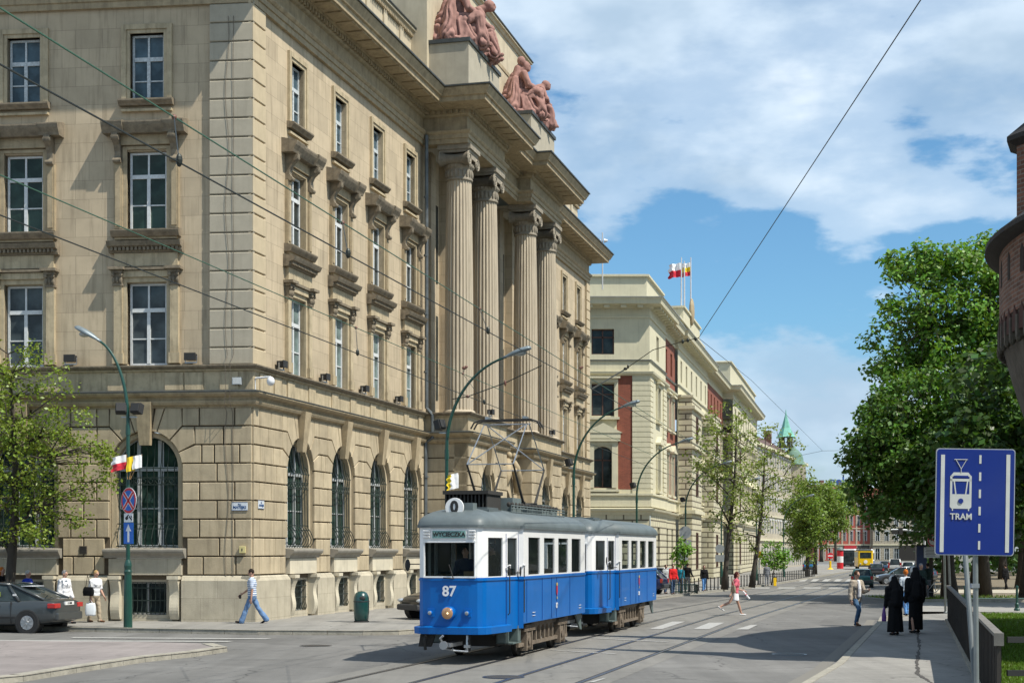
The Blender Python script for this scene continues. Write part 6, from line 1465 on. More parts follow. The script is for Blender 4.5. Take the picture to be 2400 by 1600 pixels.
def tree(label, base, h, crown, nclump, nleaf, lsize, m, seed, trunk_r=.3, spread=.7, twig=True, shell=.55, lean=(0,0), group=None, first=.35, cat='tree', bark=None, extra=None, name='street_tree', fork=5):
    """crown: list of (dx,dy,z,rx,ry,rz) ellipsoids around the trunk"""
    rnd = random.Random(seed); root = empty(name, base); tag(root, label, cat, group)
    C_ = []
    vol = [c[3]*c[4]*c[5] for c in crown]; tot = sum(vol)
    for c,vv in zip(crown,vol):
        k = max(3, int(nclump*vv/tot))
        for _ in range(k):
            while True:
                d = Vector((rnd.gauss(0,1),rnd.gauss(0,1),rnd.gauss(0,1))).normalized(); q = rnd.random()
                rr = (shell+(1-shell)*q**.5) if rnd.random() < .8 else q*.8
                rr *= 1+.16*math.sin(d.x*5+seed)*math.sin(d.z*6+d.y*4)
                break
            C_.append(Vector((c[0]+d.x*rr*c[3], c[1]+d.y*rr*c[4], c[2]+d.z*rr*c[5])))
    if extra: C_ += [Vector(e) for e in extra]
    t = MB(); top = Vector((lean[0],lean[1],h*.86)); spine = []
    for i in range(9):
        q = i/8; spine.append(Vector((lean[0]*q+.12*math.sin(q*5+seed),lean[1]*q+.10*math.cos(q*4+seed),h*.86*q)))
    t.tube(spine, [trunk_r*(1.35 if i == 0 else 1)*(1-.88*(i/8))+.01 for i in range(9)], 10)
    def at(q): i = min(7,int(q*8)); f = q*8-i; return spine[i].lerp(spine[i+1],f)
    # limbs: a few big ones, each serving its nearest clumps
    nl = fork+int(h/2.2); limbs = []
    for i in range(nl):
        q0 = first+(.95-first)*(i+.5)/nl; s = at(q0); tgt = rnd.choice(C_); 
        best = min(rnd.sample(C_, min(len(C_),12)), key=lambda c: abs((c.z-s.z)-.35*(c.xy-s.xy).length)); e = s.lerp(best,.8); mid = s.lerp(e,.5)+Vector((rnd.uniform(-.2,.2),rnd.uniform(-.2,.2),(e-s).length*.10))
        r0 = trunk_r*(1-.8*q0)*.55; pts = [s, s.lerp(mid,.5)+Vector((0,0,.05)), mid, mid.lerp(e,.5), e]; t.tube(pts, [r0,r0*.8,r0*.62,r0*.42,r0*.2], 7); limbs.append(pts[1:])
    if twig:
        allp = [(p,i,k) for i,l in enumerate(limbs) for k,p in enumerate(l)]+[(s,-1,0) for s in spine[4:]]
        for c in C_:
            p = min(allp, key=lambda a: (a[0]-c).length+(.6 if a[0].z > c.z else 0))[0]; mid = p.lerp(c,.55)+Vector((rnd.uniform(-.15,.15),rnd.uniform(-.15,.15),.12)); r0 = .012+trunk_r*.07
            t.tube([p,mid,c], [r0,r0*.6,r0*.25], 5)
    t.build('trunk', bark or M_bark, root, smooth=True)
    leaves('crown', C_, nleaf, spread, lsize, m, root, wm(root), seed)
    return root
def gp(px, Y, dz=.12): return Vector(((px-1200)/3600*Y, Y, zg(Y)+dz))
# left: thin young tree in front of the stone building
random.seed(11)
tree('thin young tree with fresh yellow green leaves before the left windows', gp(26,47.0), 9.6, [(-.1,0,6.2,2.4,1.6,2.9),(-1.4,0,4.2,1.9,1.3,1.9),(1.7,.0,4.8,1.7,1.1,2.1),(.4,-.2,3.6,2.3,1.2,1.2)], 260, 13500, .112, LM_young, 5, trunk_r=.17, spread=.42, first=.22, shell=.4, fork=10,
     extra=[(3.0,0,4.3),(2.2,-.2,3.0),(2.8,0,5.2)])
# right: the big maple and its neighbours
tree('tall broad maple with bright green leaves left of the brick tower', gp(2300,84,.1), 20.5, [(-1.2,0,14.8,3.3,3.3,4.6),(-2.6,-1,9.4,4.2,4.0,4.3),(1.0,0,17.4,2.0,2.0,2.4),(2.8,0,11.5,4.2,4,5.2),(-4.4,-1,13.4,2.1,2,2.4),(-3.2,0,16.6,2.2,2.2,2.3)], 560, 50000, .29, LM_dense, 21, trunk_r=.36, spread=.85, shell=.66, fork=8)
tree('shade-darkened lower maple in front of the tall one, hanging over the parked cars', gp(2225,78,.1), 12.5, [(-1.4,0,8.0,3.4,3.3,3.4),(-2.6,0,5.8,2.2,2.4,2.2),(2.4,0,7.2,3.6,3.4,3.4),(1.0,-.5,4.9,2.8,2.6,1.6)], 430, 38000, .27, LM_shaded, 22, trunk_r=.36, spread=.85, shell=.6, fork=6)
pk = 'shaded trees in the park'
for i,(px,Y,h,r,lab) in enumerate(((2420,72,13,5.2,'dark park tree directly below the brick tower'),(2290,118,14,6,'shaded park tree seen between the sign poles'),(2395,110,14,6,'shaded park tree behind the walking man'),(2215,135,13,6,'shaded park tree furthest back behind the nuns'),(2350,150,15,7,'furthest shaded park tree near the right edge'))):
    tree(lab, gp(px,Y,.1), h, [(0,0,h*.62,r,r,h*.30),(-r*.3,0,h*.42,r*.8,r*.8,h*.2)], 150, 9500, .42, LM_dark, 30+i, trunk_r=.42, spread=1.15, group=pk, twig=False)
for i,(x,y,h,zc,r,rz,lab) in enumerate(((16.4,29.6,19,15.2,3.3,3.0,'tall tree outside the right edge shading the near road'),(27.5,63,16,12.5,4.2,3.4,'tree hidden behind the brick tower shading the footpath'),(12.2,-2,20,16,4.5,3.5,'tall tree behind the photographer'))):
    if i != 1: continue
    tree(lab, Vector((x,y,.1)), h, [(0,0,zc,r,r,rz),(-1.2,1.2,zc-1,r*.7,r*.7,rz*.6)], 170, 11000, .36, LM_dense, 50+i, trunk_r=.3, spread=1.0, twig=False, group='tall trees beyond the right edge', first=.6)
# trees on the left pavement down the street
tree('slender roadside tree with sparse leaves before the office building, nearer of two', gp(1702,104), 13.4, [(.2,0,9.8,2.8,2.6,3.4),(-.8,0,7.6,2.2,2.2,2.2),(.6,0,5.0,1.8,1.8,2.2)], 110, 3000, .20, LM_yel, 61, trunk_r=.19, spread=.6, shell=.35, lean=(.7,0), first=.2, fork=9)
tree('slender roadside tree with sparse leaves, farther of two before the terrace', gp(1765,112), 12.6, [(.9,0,9.0,3.0,2.6,3.0),(.2,0,6.2,2.5,2.2,2.2),(2.4,0,8.4,1.8,1.6,1.6),(.2,0,4.2,1.8,1.8,1.6)], 110, 3000, .20, LM_yel, 62, trunk_r=.19, spread=.62, shell=.35, lean=(1.0,0), first=.2, fork=9)
tree('rounded green roadside tree farthest along the left pavement', gp(1909,178,.1), 11.5, [(-.2,0,7.6,3.4,3.2,3.6),(1.6,0,5.6,2.6,2.4,2.4),(-1.4,0,4.4,1.9,1.9,2.2)], 240, 12500, .30, LM_mid, 63, trunk_r=.25, spread=.8, fork=6)
tree('dark green bushy roadside tree just before the farthest one', gp(1890,164,.1), 9.5, [(0,0,5.8,2.0,2,3.0),(-.3,0,3.0,1.3,1.3,1.6)], 110, 5200, .28, LM_mid, 64, trunk_r=.2, spread=.75)
tree('tree rising over the far buildings at the end of the street', gp(1958,395,0), 22, [(0,0,15.5,6.5,5,5.2),(-5,0,14,4,4,4)], 120, 5200, .8, LM_mid, 65, trunk_r=.4, spread=1.6, twig=False)
tree('second tree rising over the far buildings', gp(1925,380,0), 20, [(0,0,13.5,5.5,5,5.2)], 90, 4200, .8, LM_mid, 66, trunk_r=.4, spread=1.6, twig=False)
tree('sapling in a green guard rail beside the parked silver estate', gp(1601,91), 3.6, [(0,0,2.4,.55,.5,.95)], 26, 520, .19, leafmat('leaves_sapling',(.16,.30,.045)), 67, trunk_r=.04, spread=.3, name='sapling', first=.4, fork=2)
tree('bright green sapling behind the bollards next to the yellow sign', gp(1812,122), 3.7, [(0,0,2.5,1.0,.9,1.2),(.9,0,2.0,.7,.6,.8)], 46, 1300, .21, MC.get('x') or bpy.data.materials['leaves_sapling'], 68, trunk_r=.05, spread=.42, name='sapling', first=.35, fork=2)
# tufts of grass on the lawn and park edge
def tufts(name, region, n, h, m, seed, dz, lab=None):
    rng = np.random.default_rng(seed); pts = []
    while len(pts) < n:
        p = region(rng); pts.append(p)
    P = np.array([(x,y,zg(y)+dz) for x,y in pts]); ang = rng.random(n)*2*math.pi; w = rng.uniform(.012,.03,n); hh = rng.uniform(.4,1.2,n)*h
    u = np.stack([np.cos(ang),np.sin(ang),np.zeros(n)],1); ln = rng.normal(size=(n,3))*.35*hh[:,None]; ln[:,2] = 0
    q = np.stack([P-u*w[:,None], P+u*w[:,None], P+ln+np.array([0,0,1])*hh[:,None]],1).reshape(-1,3)
    me = bpy.data.meshes.new(name); me.vertices.add(3*n); me.vertices.foreach_set('co', q.ravel()); me.loops.add(3*n); me.loops.foreach_set('vertex_index', np.arange(3*n)); me.polygons.add(n)
    me.polygons.foreach_set('loop_start', np.arange(0,3*n,3)); me.polygons.foreach_set('loop_total', np.full(n,3)); me.update(); me.validate(); me.materials.append(m)
    o = bpy.data.objects.new(name, me); COL.objects.link(o); tag(o, kind='stuff'); return o
LG = leafmat('grass_blades', (.12,.20,.025), .3)
def reg1(r):
    y = 22+33*r.random()**1.3; xl = 6.72+.26*(y-21.2)+.25; return (xl+(.345*y-xl)*r.random(), y)
tufts('grass', reg1, 52000, .10, LG, 1, .10)
tufts('grass', lambda r: (19+40*r.random(), 71.6+12*r.random()), 14000, .16, LG, 2, .10)

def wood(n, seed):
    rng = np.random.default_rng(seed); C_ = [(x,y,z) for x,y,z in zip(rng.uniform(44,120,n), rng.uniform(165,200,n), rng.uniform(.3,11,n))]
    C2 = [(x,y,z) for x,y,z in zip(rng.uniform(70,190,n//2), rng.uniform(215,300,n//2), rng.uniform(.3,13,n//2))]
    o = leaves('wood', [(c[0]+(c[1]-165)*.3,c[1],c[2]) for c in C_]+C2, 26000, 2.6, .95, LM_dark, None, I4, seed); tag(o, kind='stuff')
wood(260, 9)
def unseen_wood():  # unseen trees behind the camera, added to darken pane reflections and block low sky
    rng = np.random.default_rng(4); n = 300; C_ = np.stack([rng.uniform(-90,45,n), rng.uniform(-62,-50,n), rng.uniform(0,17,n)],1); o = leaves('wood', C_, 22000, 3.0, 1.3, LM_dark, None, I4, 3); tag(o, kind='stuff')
unseen_wood()
# ---------------- street furniture ----------------
M_lampg2 = mat('lamp_post_green', (.008,.055,.040), .35, var=.15, vs=4, coat=.3); M_lhead = mat('lamp_housing', (.20,.24,.26), .45, var=.2, metal=.3); M_lens2 = mat('lamp_lens', (.35,.35,.32), .2, coat=.5)
def lamp(label, p, h, reach, ang, bend, flood=None, base_h=1.7, r=.055, group='arched street lamps', up=.55):
    "tapered post with a quarter-arched arm leaning towards angle ang"
    o = empty('street_lamp', p); tag(o, label, 'street lamp', group); c, s = math.cos(ang), math.sin(ang)
    m = MB(); m.tube([(0,0,-.1),(0,0,.9),(0,0,base_h-.15)], [.13,.125,.105], 16); m.tube([(0,0,base_h-.15),(0,0,base_h-.05),(0,0,base_h),(0,0,base_h+.12),(0,0,base_h+.2),(0,0,base_h+.3)], [.105,.12,.10,.115,.10,.065], 16)
    m.tube([(0,0,base_h+.28),(0,0,bend)], [.062,r], 12); m.tube([(0,0,bend-.35),(0,0,bend-.05)], [.072,.066], 12); m.build('post', M_lampg2, o, smooth=False)
    pts = []
    for i in range(15):
        q = i/14; t = q*math.pi/2*.86; pts.append(Vector((0,0,bend))+Vector((c,s,0))*(reach*(1-math.cos(t))*1.08)+Vector((0,0,(h-bend)*math.sin(t)*1.03)))
    m = MB(); m.tube(pts, [r*(1-.4*i/14) for i in range(15)], 10); m.build('arm', M_lampg2, o)
    e = pts[-1]; d = (pts[-1]-pts[-2]).normalized(); Mh = Matrix.Translation(e) @ Vector((1,0,0)).rotation_difference(d).to_matrix().to_4x4() if False else None
    n = Vector((-s,c,0)); u = d.cross(n); u = -u if u.z < 0 else u
    hd = MB(); sec = [(-.12,.05,.05),(0,.07,.06),(.12,.095,.085),(.25,.16,.11),(.52,.18,.12),(.74,.15,.10),(.80,.09,.06)]
    vs = []
    for x,w,t in sec: vs += [e+d*x+n*w*math.cos(a)+u*t*(math.sin(a) if math.sin(a) > 0 else math.sin(a)*.35) for a in [2*math.pi*k/12 for k in range(12)]]
    hd.add(vs, [(i*12+k,i*12+(k+1)%12,(i+1)*12+(k+1)%12,(i+1)*12+k) for i in range(len(sec)-1) for k in range(12)]+[tuple(range(11,-1,-1)),tuple(range(72,84))]); H = hd.build('lamp_head', M_lhead, o, smooth=True)
    l = MB(); l.ell((0,0,0), .19,.11,.09, 12, 8); lo = l.build('lens', M_lens2, H, smooth=True); lo.matrix_basis = Matrix.Translation(e+d*.44-u*.035) @ RZ(ang)
    for fl in (flood or []):
        z, dx, dy, rot = fl; k = MB(); k.box(-.16,.16,-.10,.10,-.15,.15); k.prism([(-.10,.17),(-.2,.24),(-.2,.20),(-.1,-.17)],'x',-.19,.19) if False else k.box(-.14,.14,-.15,-.10,-.13,.13)
        fo = k.build('floodlight', M_blk, o, bevel=.01); fo.matrix_basis = TR(dx,dy,z) @ RZ(rot) @ Matrix.Rotation(R(-18),4,'X'); k = MB(); k.box(*sorted((0,dx)),*sorted((-.015,dy+.015)),z-.26,z-.23); k.build('floodlight_bracket', M_alu, o)
    return o
LN = math.atan2(TN.y, TN.x)
la = lamp('left lamp post with a no-stopping sign and small flags in front of the stone building', G(300,1470,.12), 8.45, 1.15, R(168), 6.0, flood=[(6.42,-.20,0,R(10)),(6.42,.27,0,R(-20))])
lamp('lamp post directly behind the front tram car', Vector((-2.0,47,.12)), 8.1, 2.25, LN, 5.4, flood=[(6.1,-.22,0,R(60))])
lamp('lamp post rising behind the coupling of the two tram cars', Vector((2.65,66,.05)), 8.4, 2.5, LN, 5.5, flood=[(6.1,-.22,0,R(60))])
lamp('lamp post rising behind the rear end of the trailer', Vector((6.9,85,-.13)), 8.4, 2.8, LN, 5.5, flood=[(6.1,-.22,0,R(60))])
lamp('lamp post with round and square sign backs beside the guarded sapling', Vector((11.75,104,-.3)), 8.4, 2.8, LN, 5.5, flood=[(6.1,-.22,0,R(60))])
lamp('lamp post between the two slender roadside trees', Vector((16.9,124,-.35)), 8.3, 2.8, LN, 5.5)
lamp('lamp post past the bright green sapling', Vector((22.6,142,-.4)), 8.3, 2.8, LN, 5.5)
lamp('farthest lamp post beside the dark bushy tree', Vector((28.3,160,-.4)), 8.3, 2.8, LN, 5.5)
lp = Vector((-11.27,45.07,.12)); M_sw = mat('sign_white', (.72,.73,.74), .45); M_sr = mat('sign_red', (.55,.02,.03), .4); M_sb = mat('sign_blue_face', (.01,.12,.50), .4); M_sbk = mat('sign_back_grey', (.28,.30,.31), .5, metal=.4); M_pgal = mat('galvanised_pole', (.24,.26,.26), .45, metal=.6, var=.2)
def face(p, rot): return TR(p) @ RZ(rot)      # local x-z plane faces -y
def disc(m, r, y, z=0, n=32, x=0): m.lathe((x,y,z), [(.0005,-.004),(r,-.004),(r,.004),(.0005,.004)], n, ax='y')
def round_sign(label, fr, r, group=None):
    o = empty('road_sign', fr); tag(o, label, 'road sign', group)
    m = MB(); disc(m, r, 0); m.build('panel', M_sbk, o); m = MB(); disc(m, r, -.008); m.build('rim', M_sw, o); m = MB(); disc(m, r*.96, -.012); m.build('red_ring', M_sr, o); return o
o = round_sign('round blue and red no-stopping sign on the left lamp post', face(lp+Vector((0,-.16,0))+Vector((.07,0,2.4+115/79.8-.12)), R(-42)), .385)
m = MB(); disc(m, .30, -.016); m.build('blue_field', M_sb, o)
m = MB()
for a in (45,-45):
    c_, s_ = math.cos(R(a)), math.sin(R(a)); 
    for w,y,mi in ((.062,-.022,0),(.036,-.026,1)):
        P = [(-.33*c_-w*s_,-.33*s_+w*c_),(.33*c_-w*s_,.33*s_+w*c_),(.33*c_+w*s_,.33*s_-w*c_),(-.33*c_+w*s_,-.33*s_-w*c_)]; m.add([(x,y,z) for x,z in P], [(0,1,2,3)], mi)
m.build('cross', [M_sw, M_sr], o)
z0 = 2.4+75/79.8-.0
o = empty('road_sign', face(Vector((lp.x+.06,lp.y-.17,z0)), R(-35))); tag(o, 'small white plate with a black tow-away pictogram under the no-stopping sign', 'road sign')
m = MB(); m.box(-.19,.19,-.006,.006,-.13,.13); m.build('panel', M_sw, o)
m = MB(); m.prism([(-.14,.0),(-.05,.06),(.0,.10),(.03,.09),(-.02,.03),(.0,-.02),(-.06,-.07),(-.12,-.05)],'y',-.010,-.007); m.prism([(.02,.02),(.14,-.09),(.16,-.05),(.05,.06)],'y',-.010,-.007); m.prism([(.10,.05),(.17,-.02),(.17,.02),(.12,.07)],'y',-.010,-.007); m.build('tow_pictogram', M_blk, o)
o = empty('road_sign', face(Vector((lp.x+.06,lp.y-.17,2.4+39/79.8)), R(-28))); tag(o, 'tall blue sign with a white upward arrow on the left lamp post', 'road sign')
m = MB(); m.box(-.18,.18,-.006,.006,-.31,.31); m.build('panel', M_sb, o); m = MB(); m.prism([(-.035,-.26),(.035,-.26),(.035,.06),(.10,.06),(0,.27),(-.10,.06),(-.035,.06)],'y',-.010,-.007); m.build('arrow', M_sw, o)
# little flags on the left lamp
def stick_flag(label, base, dx, dz, bands, w, h, rot, vertical=False, wav=.10, fl=1):
    o = empty('small_flag', base); tag(o, label, 'flag', 'small festive flags on the left lamp post' if fl else None); e = Vector((dx,0,dz)); m = MB(); m.tube([(0,0,0),e], .012, 5); m.build('stick', mat('flag_stick',(.35,.2,.08),.6), o)
    flag(o, TR(Vector(base)+e) @ RZ(rot), w, h, bands, wav, .25, vertical=vertical); return o
fb = (lp.x+.02, lp.y-.12, 2.4+165/79.8)
stick_flag('small white and red flag on the left lamp post', fb, -.03, .72, [M_fw,M_fr], .42, .42, R(188))
stick_flag('small yellow and white flag on the left lamp post', (fb[0]+.05,fb[1],fb[2]), .17, .68, [M_fy], .24, .42, R(205), True)
stick_flag('small all white flag rightmost on the left lamp post', (fb[0]+.08,fb[1],fb[2]), .34, .72, [M_fw], .26, .38, R(200))
stick_flag('small white and yellow flag on the lamp post behind the tram', (-1.93,46.9,3.4+.6), .30, .75, [M_fw,M_fw,M_fy], .36, .46, R(200), True, fl=0)
# floodlights standing on the ledge
def ledge_light(label, fr):
    o = empty('floodlight', fr); tag(o, label, 'floodlight', 'floodlights along the stone ledge'); m = MB(); m.box(-.17,.17,-.12,.10,.08,.28); m.box(-.19,.19,-.16,-.12,.06,.30); m.build('housing', M_blk, o, bevel=.01); m = MB(); m.box(-.2,-.18,-.02,.02,0,.22); m.box(.18,.2,-.02,.02,0,.22); m.box(-.2,.2,-.04,.04,-.02,.015); m.build('bracket', M_alu, o)
for fr,x,y,l in ((FL,-2.0,-.05,'ledge floodlight between the corner and the first left window'),(FL,-6.0,-.05,'ledge floodlight between the two left windows'),(FR,2.2,-.05,'ledge floodlight nearest the building corner on the street side'),(FR,6.1,-.05,'ledge floodlight between the first and second street windows'),(FR,10.2,-.05,'ledge floodlight between the second and third street windows'),(FR,14.3,-.05,'ledge floodlight between the third and fourth street windows'),(FR,21.0,-2.1,'ledge floodlight between the first pair of columns'),(FR,33.2,-2.1,'ledge floodlight between the second pair of columns'),(FR,38.6,-.05,'ledge floodlight past the last column')):
    ledge_light(l, fr @ TR(x,y,8.38))
# corner details
o = empty('surveillance_camera', FR @ TR(.10,-.25,7.75)); tag(o, 'white dome camera on the building corner above the street name plates', 'camera')
m = MB(); m.ell((-.05,-.35,0), .13,.13,.15, 14, 8); m.build('dome', M_sw, o, smooth=True); m = MB(); m.tube([(0,.2,.12),(-.02,-.2,.14),(-.05,-.35,.14)], .03, 6); m.tube([(0,.2,.1),(0,.2,-.35)], .018, 5); m.build('bracket', M_sw, o)
o = empty('junction_box', FL @ TR(-.48,-.04,7.78)); tag(o, 'pale grey flat box beside the dome camera', 'box'); m = MB(); m.box(-.15,.15,-.10,0,-.13,.1); m.build('box_body', mat('box_grey',(.42,.45,.46),.5), o); m = MB(); m.box(-.13,.13,-.108,-.10,-.11,.08); m.build('lid', mat('box_grey2',(.48,.5,.5),.5), o)
M_en = mat('enamel_white', (.62,.66,.70), .3, coat=.4); M_enb = mat('enamel_blue', (.02,.07,.20), .4)
def nameplate(label, fr, w, h, l1, l2, s2):
    o = empty('street_name_plate', fr); tag(o, label, 'name plate'); m = MB(); m.box(-w/2,w/2,-.02,0,-h/2,h/2); m.build('panel', M_en, o, bevel=.008); m = MB(); 
    for a in ((-w/2,w/2,-h/2,-h/2+.012),(-w/2,w/2,h/2-.012,h/2)): m.box(a[0],a[1],-.024,-.02,a[2],a[3])
    m.build('border', M_enb, o); text(l1, .065, M_enb, o, fr @ TR(0,-.024,h*.22), 'small_lettering', off=.001); text(l2, s2, M_enb, o, fr @ TR(0,-.024,-h*.13), 'lettering', off=.003)
nameplate('wide street name plate reading MATEJKI on the left face of the corner', FL @ TR(-.40,-.055,3.79), .52, .27, 'Plac', 'MATEJKI', .115)
nameplate('small white and blue street name plate on the street face of the corner', FR @ TR(.52,-.055,3.86), .46, .27, 'Plac', 'MATEJKI', .10)
o = empty('meter_box', FL @ TR(-.30,-.055,2.41)); tag(o, 'small yellowish box on the corner stone above the plinth', 'box'); m = MB(); m.box(-.10,.10,-.09,0,-.11,.11); m.build('box_body', mat('yellow_box',(.55,.48,.22),.5), o, bevel=.01); m = MB(); m.box(-.015,.015,-.1,-.09,-.04,.04); m.build('handle', M_blk, o)
o = empty('wall_vent', FL @ TR(-5.58,-.055,2.4)); tag(o, 'small square rusty vent grille between the two left arched windows', 'vent'); m = MB(); m.box(-.13,.13,-.012,0,-.13,.13); m.build('frame', M_rust, o); m = MB(); [m.box(-.11,.11,-.03,-.012,-.1+.04*i,-.085+.04*i) for i in range(6)]; m.build('slat', M_blk, o)
# litter bin
p = G(847,1457,.12); o = empty('litter_bin', p); tag(o, 'dark green capsule-shaped litter bin on the pavement left of the tram', 'litter bin')
m = MB(); m.lathe((0,0,0), [(.19,.04),(.22,.06),(.245,.30),(.25,.66),(.235,.80),(.18,.92),(.10,.97),(.0,.985)], 24); m.build('body', mat('bin_green',(.006,.05,.045),.3,coat=.5,var=.1), o, smooth=True)
m = MB(); m.lathe((0,0,0), [(.24,-.02),(.24,.04),(.19,.05)], 24); m.build('base', M_blk, o); m = MB(); m.lathe((0,0,0), [(.252,.64),(.256,.65),(.252,.67)], 24); m.ell((.05,-.225,.76), .10,.03,.07, 10, 6); m.build('opening', M_blk, o)
# parapet and rails at the right
M_par = mat('parapet_metal', (.045,.038,.032), .75, var=.3, vs=2, dirt=.3, dirtc=(.09,.075,.06)); M_cap = mat('parapet_cap', (.16,.15,.135), .8, var=.3, vs=4, dirt=.4, dirtc=(.28,.26,.22))
A = Vector((6.72,21.2,.12)); B = Vector((14.2,50.0,.10)); FP = frame(A.x,A.y,(B-A).x,(B-A).y,.10); LP = (B-A).length; o = empty('parapet', FP); tag(o, 'brown ribbed metal parapet with a pale worn cap running beside the pavement', 'parapet')
m = MB(); m.box(0,LP,-.025,.025,0,1.10)
for i in range(int(LP/.42)): m.box(.1+.42*i,.15+.42*i,-.04,.04,.02,1.10)
m.build('panel', M_par, o); m = MB(); m.box(-.03,LP,-.06,.06,1.10,1.15); m.box(-.04,.05,-.065,.065,.98,1.155); m.build('cap', M_cap, o); m = MB(); m.box(-.02,LP,-.10,.10,-.05,.06); m.build('footing', M_kerb, o)
o = empty('railing', (6.85,21.25,.1)); tag(o, 'two dark horizontal rails leaving the near end of the parapet over the grass', 'railing')
m = MB(); m.box(0,9,-.03,.03,1.02,1.10); m.build('top_rail', M_blk, o); m = MB(); m.box(0,9,-.03,.03,.56,.64); m.build('lower_rail', M_blk, o)
for i in (3,6,9): m = MB(); m.box(i-.04,i+.04,-.04,.04,-.1,1.1); m.build('post', M_blk, o)
o = empty('railing', (17.0,58.0,.12)); tag(o, 'low dark railing with green posts along the footpath behind the parapet', 'railing')
for x in (0.05,2.0,7.0): 
    m = MB(); m.lathe((x,-.2,0), [(.11,0),(.11,.06),(.075,.10),(.075,.25),(.045,.3),(.045,.85),(.06,.88),(.05,.93),(.0,.95)], 12); m.build('post', M_lampg2, o)
m = MB(); m.tube([(0,-.2,.45),(12,-.2,.45)], .03, 6); m.build('rail', M_lampg2, o)
# tram lane sign
M_tb2 = mat('lane_sign_blue', (.003,.022,.19), .35, var=.05, coat=.3); M_sgr = mat('reflective_grey_white', (.52,.53,.50), .5)
TSY = 17.35; pc = P3(2285,1176,TSY); FS = face(pc, R(-1.5)) @ Matrix.Rotation(R(.9),4,'Y') @ Matrix.Scale(17.35/3600,4)   # local units: photo pixels of the sign at its distance
o = empty('tram_lane_sign', face(pc, R(-1.5)) @ Matrix.Rotation(R(.9),4,'Y')); tag(o, 'big blue rectangular sign with a white tram symbol and the word TRAM', 'road sign'); k = TSY/3600
def rrect(w,h,r,n=5):
    P = []
    for cx,cz,a in ((w/2-r,h/2-r,0),(-w/2+r,h/2-r,math.pi/2),(-w/2+r,-h/2+r,math.pi),(w/2-r,-h/2+r,3*math.pi/2)): P += [(cx+r*math.cos(a+math.pi/2*i/n), cz+r*math.sin(a+math.pi/2*i/n)) for i in range(n+1)]
    return P
W_, H_ = 184*k, 250*k
m = MB(); m.prism(rrect(W_,H_,8*k),'y',-.006,.012); m.build('panel', mat('sign_edge',(.42,.44,.48),.4,metal=.3), o); m = MB(); m.prism(rrect(W_-4*k,H_-4*k,7*k),'y',-.009,-.006); bf = m.build('blue_face', M_tb2, o)
def sg_(name, polys, mt=M_sgr, y=-.013):
    m = MB()
    for P in polys: m.prism([(x*k,z*k) for x,z in P],'y',y,y+.003)
    return m.build(name, mt, o)
R4 = lambda x0,x1,z0,z1: [(x0,z0),(x1,z0),(x1,z1),(x0,z1)]
sg_('lane_edge', [R4(-81,-72,-118,110)]); sg_('lane_edge', [R4(71,80,-117,112)]); sg_('lane_dashes', [R4(8,13,110-40.2*i-20,110-40.2*i) for i in range(6)])
def cut(outer, inner):  # frame made of an outer outline and a hole, joined by a slit
    return outer+[outer[0]]+[inner[0]]+inner[::-1]
tc_x = -34; 
ring_o = [(-25,-30),(25,-30),(25,46),(17,54),(-17,54),(-25,46)]
sg_('tram_symbol', [[(tc_x+x,z+15) for x,z in P] for P in ([(-25,-27),(-21,-31),(21,-31),(25,-27),(25,3),(-25,3)], R4(-25,-20,3,46), R4(20,25,3,46), [(-25,44),(25,44),(17,54),(-17,54)], R4(-25,25,33,39), [(-13,3),(-10,3),(-14,33),(-17,33)], [(13,3),(10,3),(14,33),(17,33)], R4(-20,-17.5,-36,-30), R4(17.5,20,-36,-30))])
sg_('symbol_window', [[(tc_x+x,z+15) for x,z in R4(-17,17,41.5,46.5)]], M_tb2, -.016)
m = MB(); disc(m, 6*k, -.017, 2*k, 16, tc_x*k); m.build('symbol_lamp', M_tb2, o)
m = MB(); q = lambda x,z: (x*k,-.0135,z*k)
for a,b in (((-50,99),(-19,99)),((-46,98),(-34,77)),((-22,98),(-34,77)),((-34,77),(-34,68))): m.tube([q(*a),q(*b)], .8*k, 6)
m.build('symbol_pantograph', M_sgr, o)
text('TRAM', 20.5*k, M_sgr, o, wm(o) @ TR(-32.5*k,-.014,-35*k), 'lettering', off=.35*k, sx=.95)
m = MB(); m.box(-.35,.35,.014,.03,.35,.39); m.box(-.35,.35,.014,.03,-.42,-.38); m.build('mounting_bar', M_pgal, o)
o2 = empty('sign_pole', (pc.x+.01,pc.y+.05,.12)); tag(o2, 'thick grey pole carrying the big blue tram sign', 'pole'); m = MB(); m.tube([(.03,0,-.1),(.0,0,pc.z+.4)], .030, 14); m.build('tube', M_pgal, o2); m = MB(); m.box(-.045,.045,-.04,.03,1.85,1.90); m.lathe((.03,0,0),[(.06,-.1),(.06,.03),(.035,.06)],12); m.build('clamp', M_alu, o2)
def pole(label, a, b, r, mt=M_pgal, cap_=True):
    a = Vector(a); o = empty('pole', a); tag(o, label, 'pole'); m = MB(); m.tube([(0,0,0),Vector(b)-a], r, 10); m.build('tube', mt, o); m = MB(); m.lathe((0,0,0),[(r*1.8,-.05),(r*1.8,.06),(r*1.1,.1)],10); m.build('collar', mt, o); return o
pole('leaning grey pole just left of the thick sign pole', (6.95,23.0,.12), P3(2258,1240,24.0), .040, mat('old_pole',(.13,.15,.155),.6,var=.2))
pole('thin grey pole at the far end of the pavement beside the parapet', G(2216,1437,.12), P3(2211,1200,54), .04)
pole('dark thin pole behind the parapet, right of the thin grey pole', G(2229,1425,.1), P3(2220,1230,58), .045, MC['old_pole'])
pw = gp(2183,80); pole('wooden brown pole at the edge of the park', pw, P3(2181,1190,80), .11, M_bark)
o = round_sign('round white and red no-left-turn sign partly hidden by the blue sign', face(P3(2187,1266,79.7), R(5)), .31)
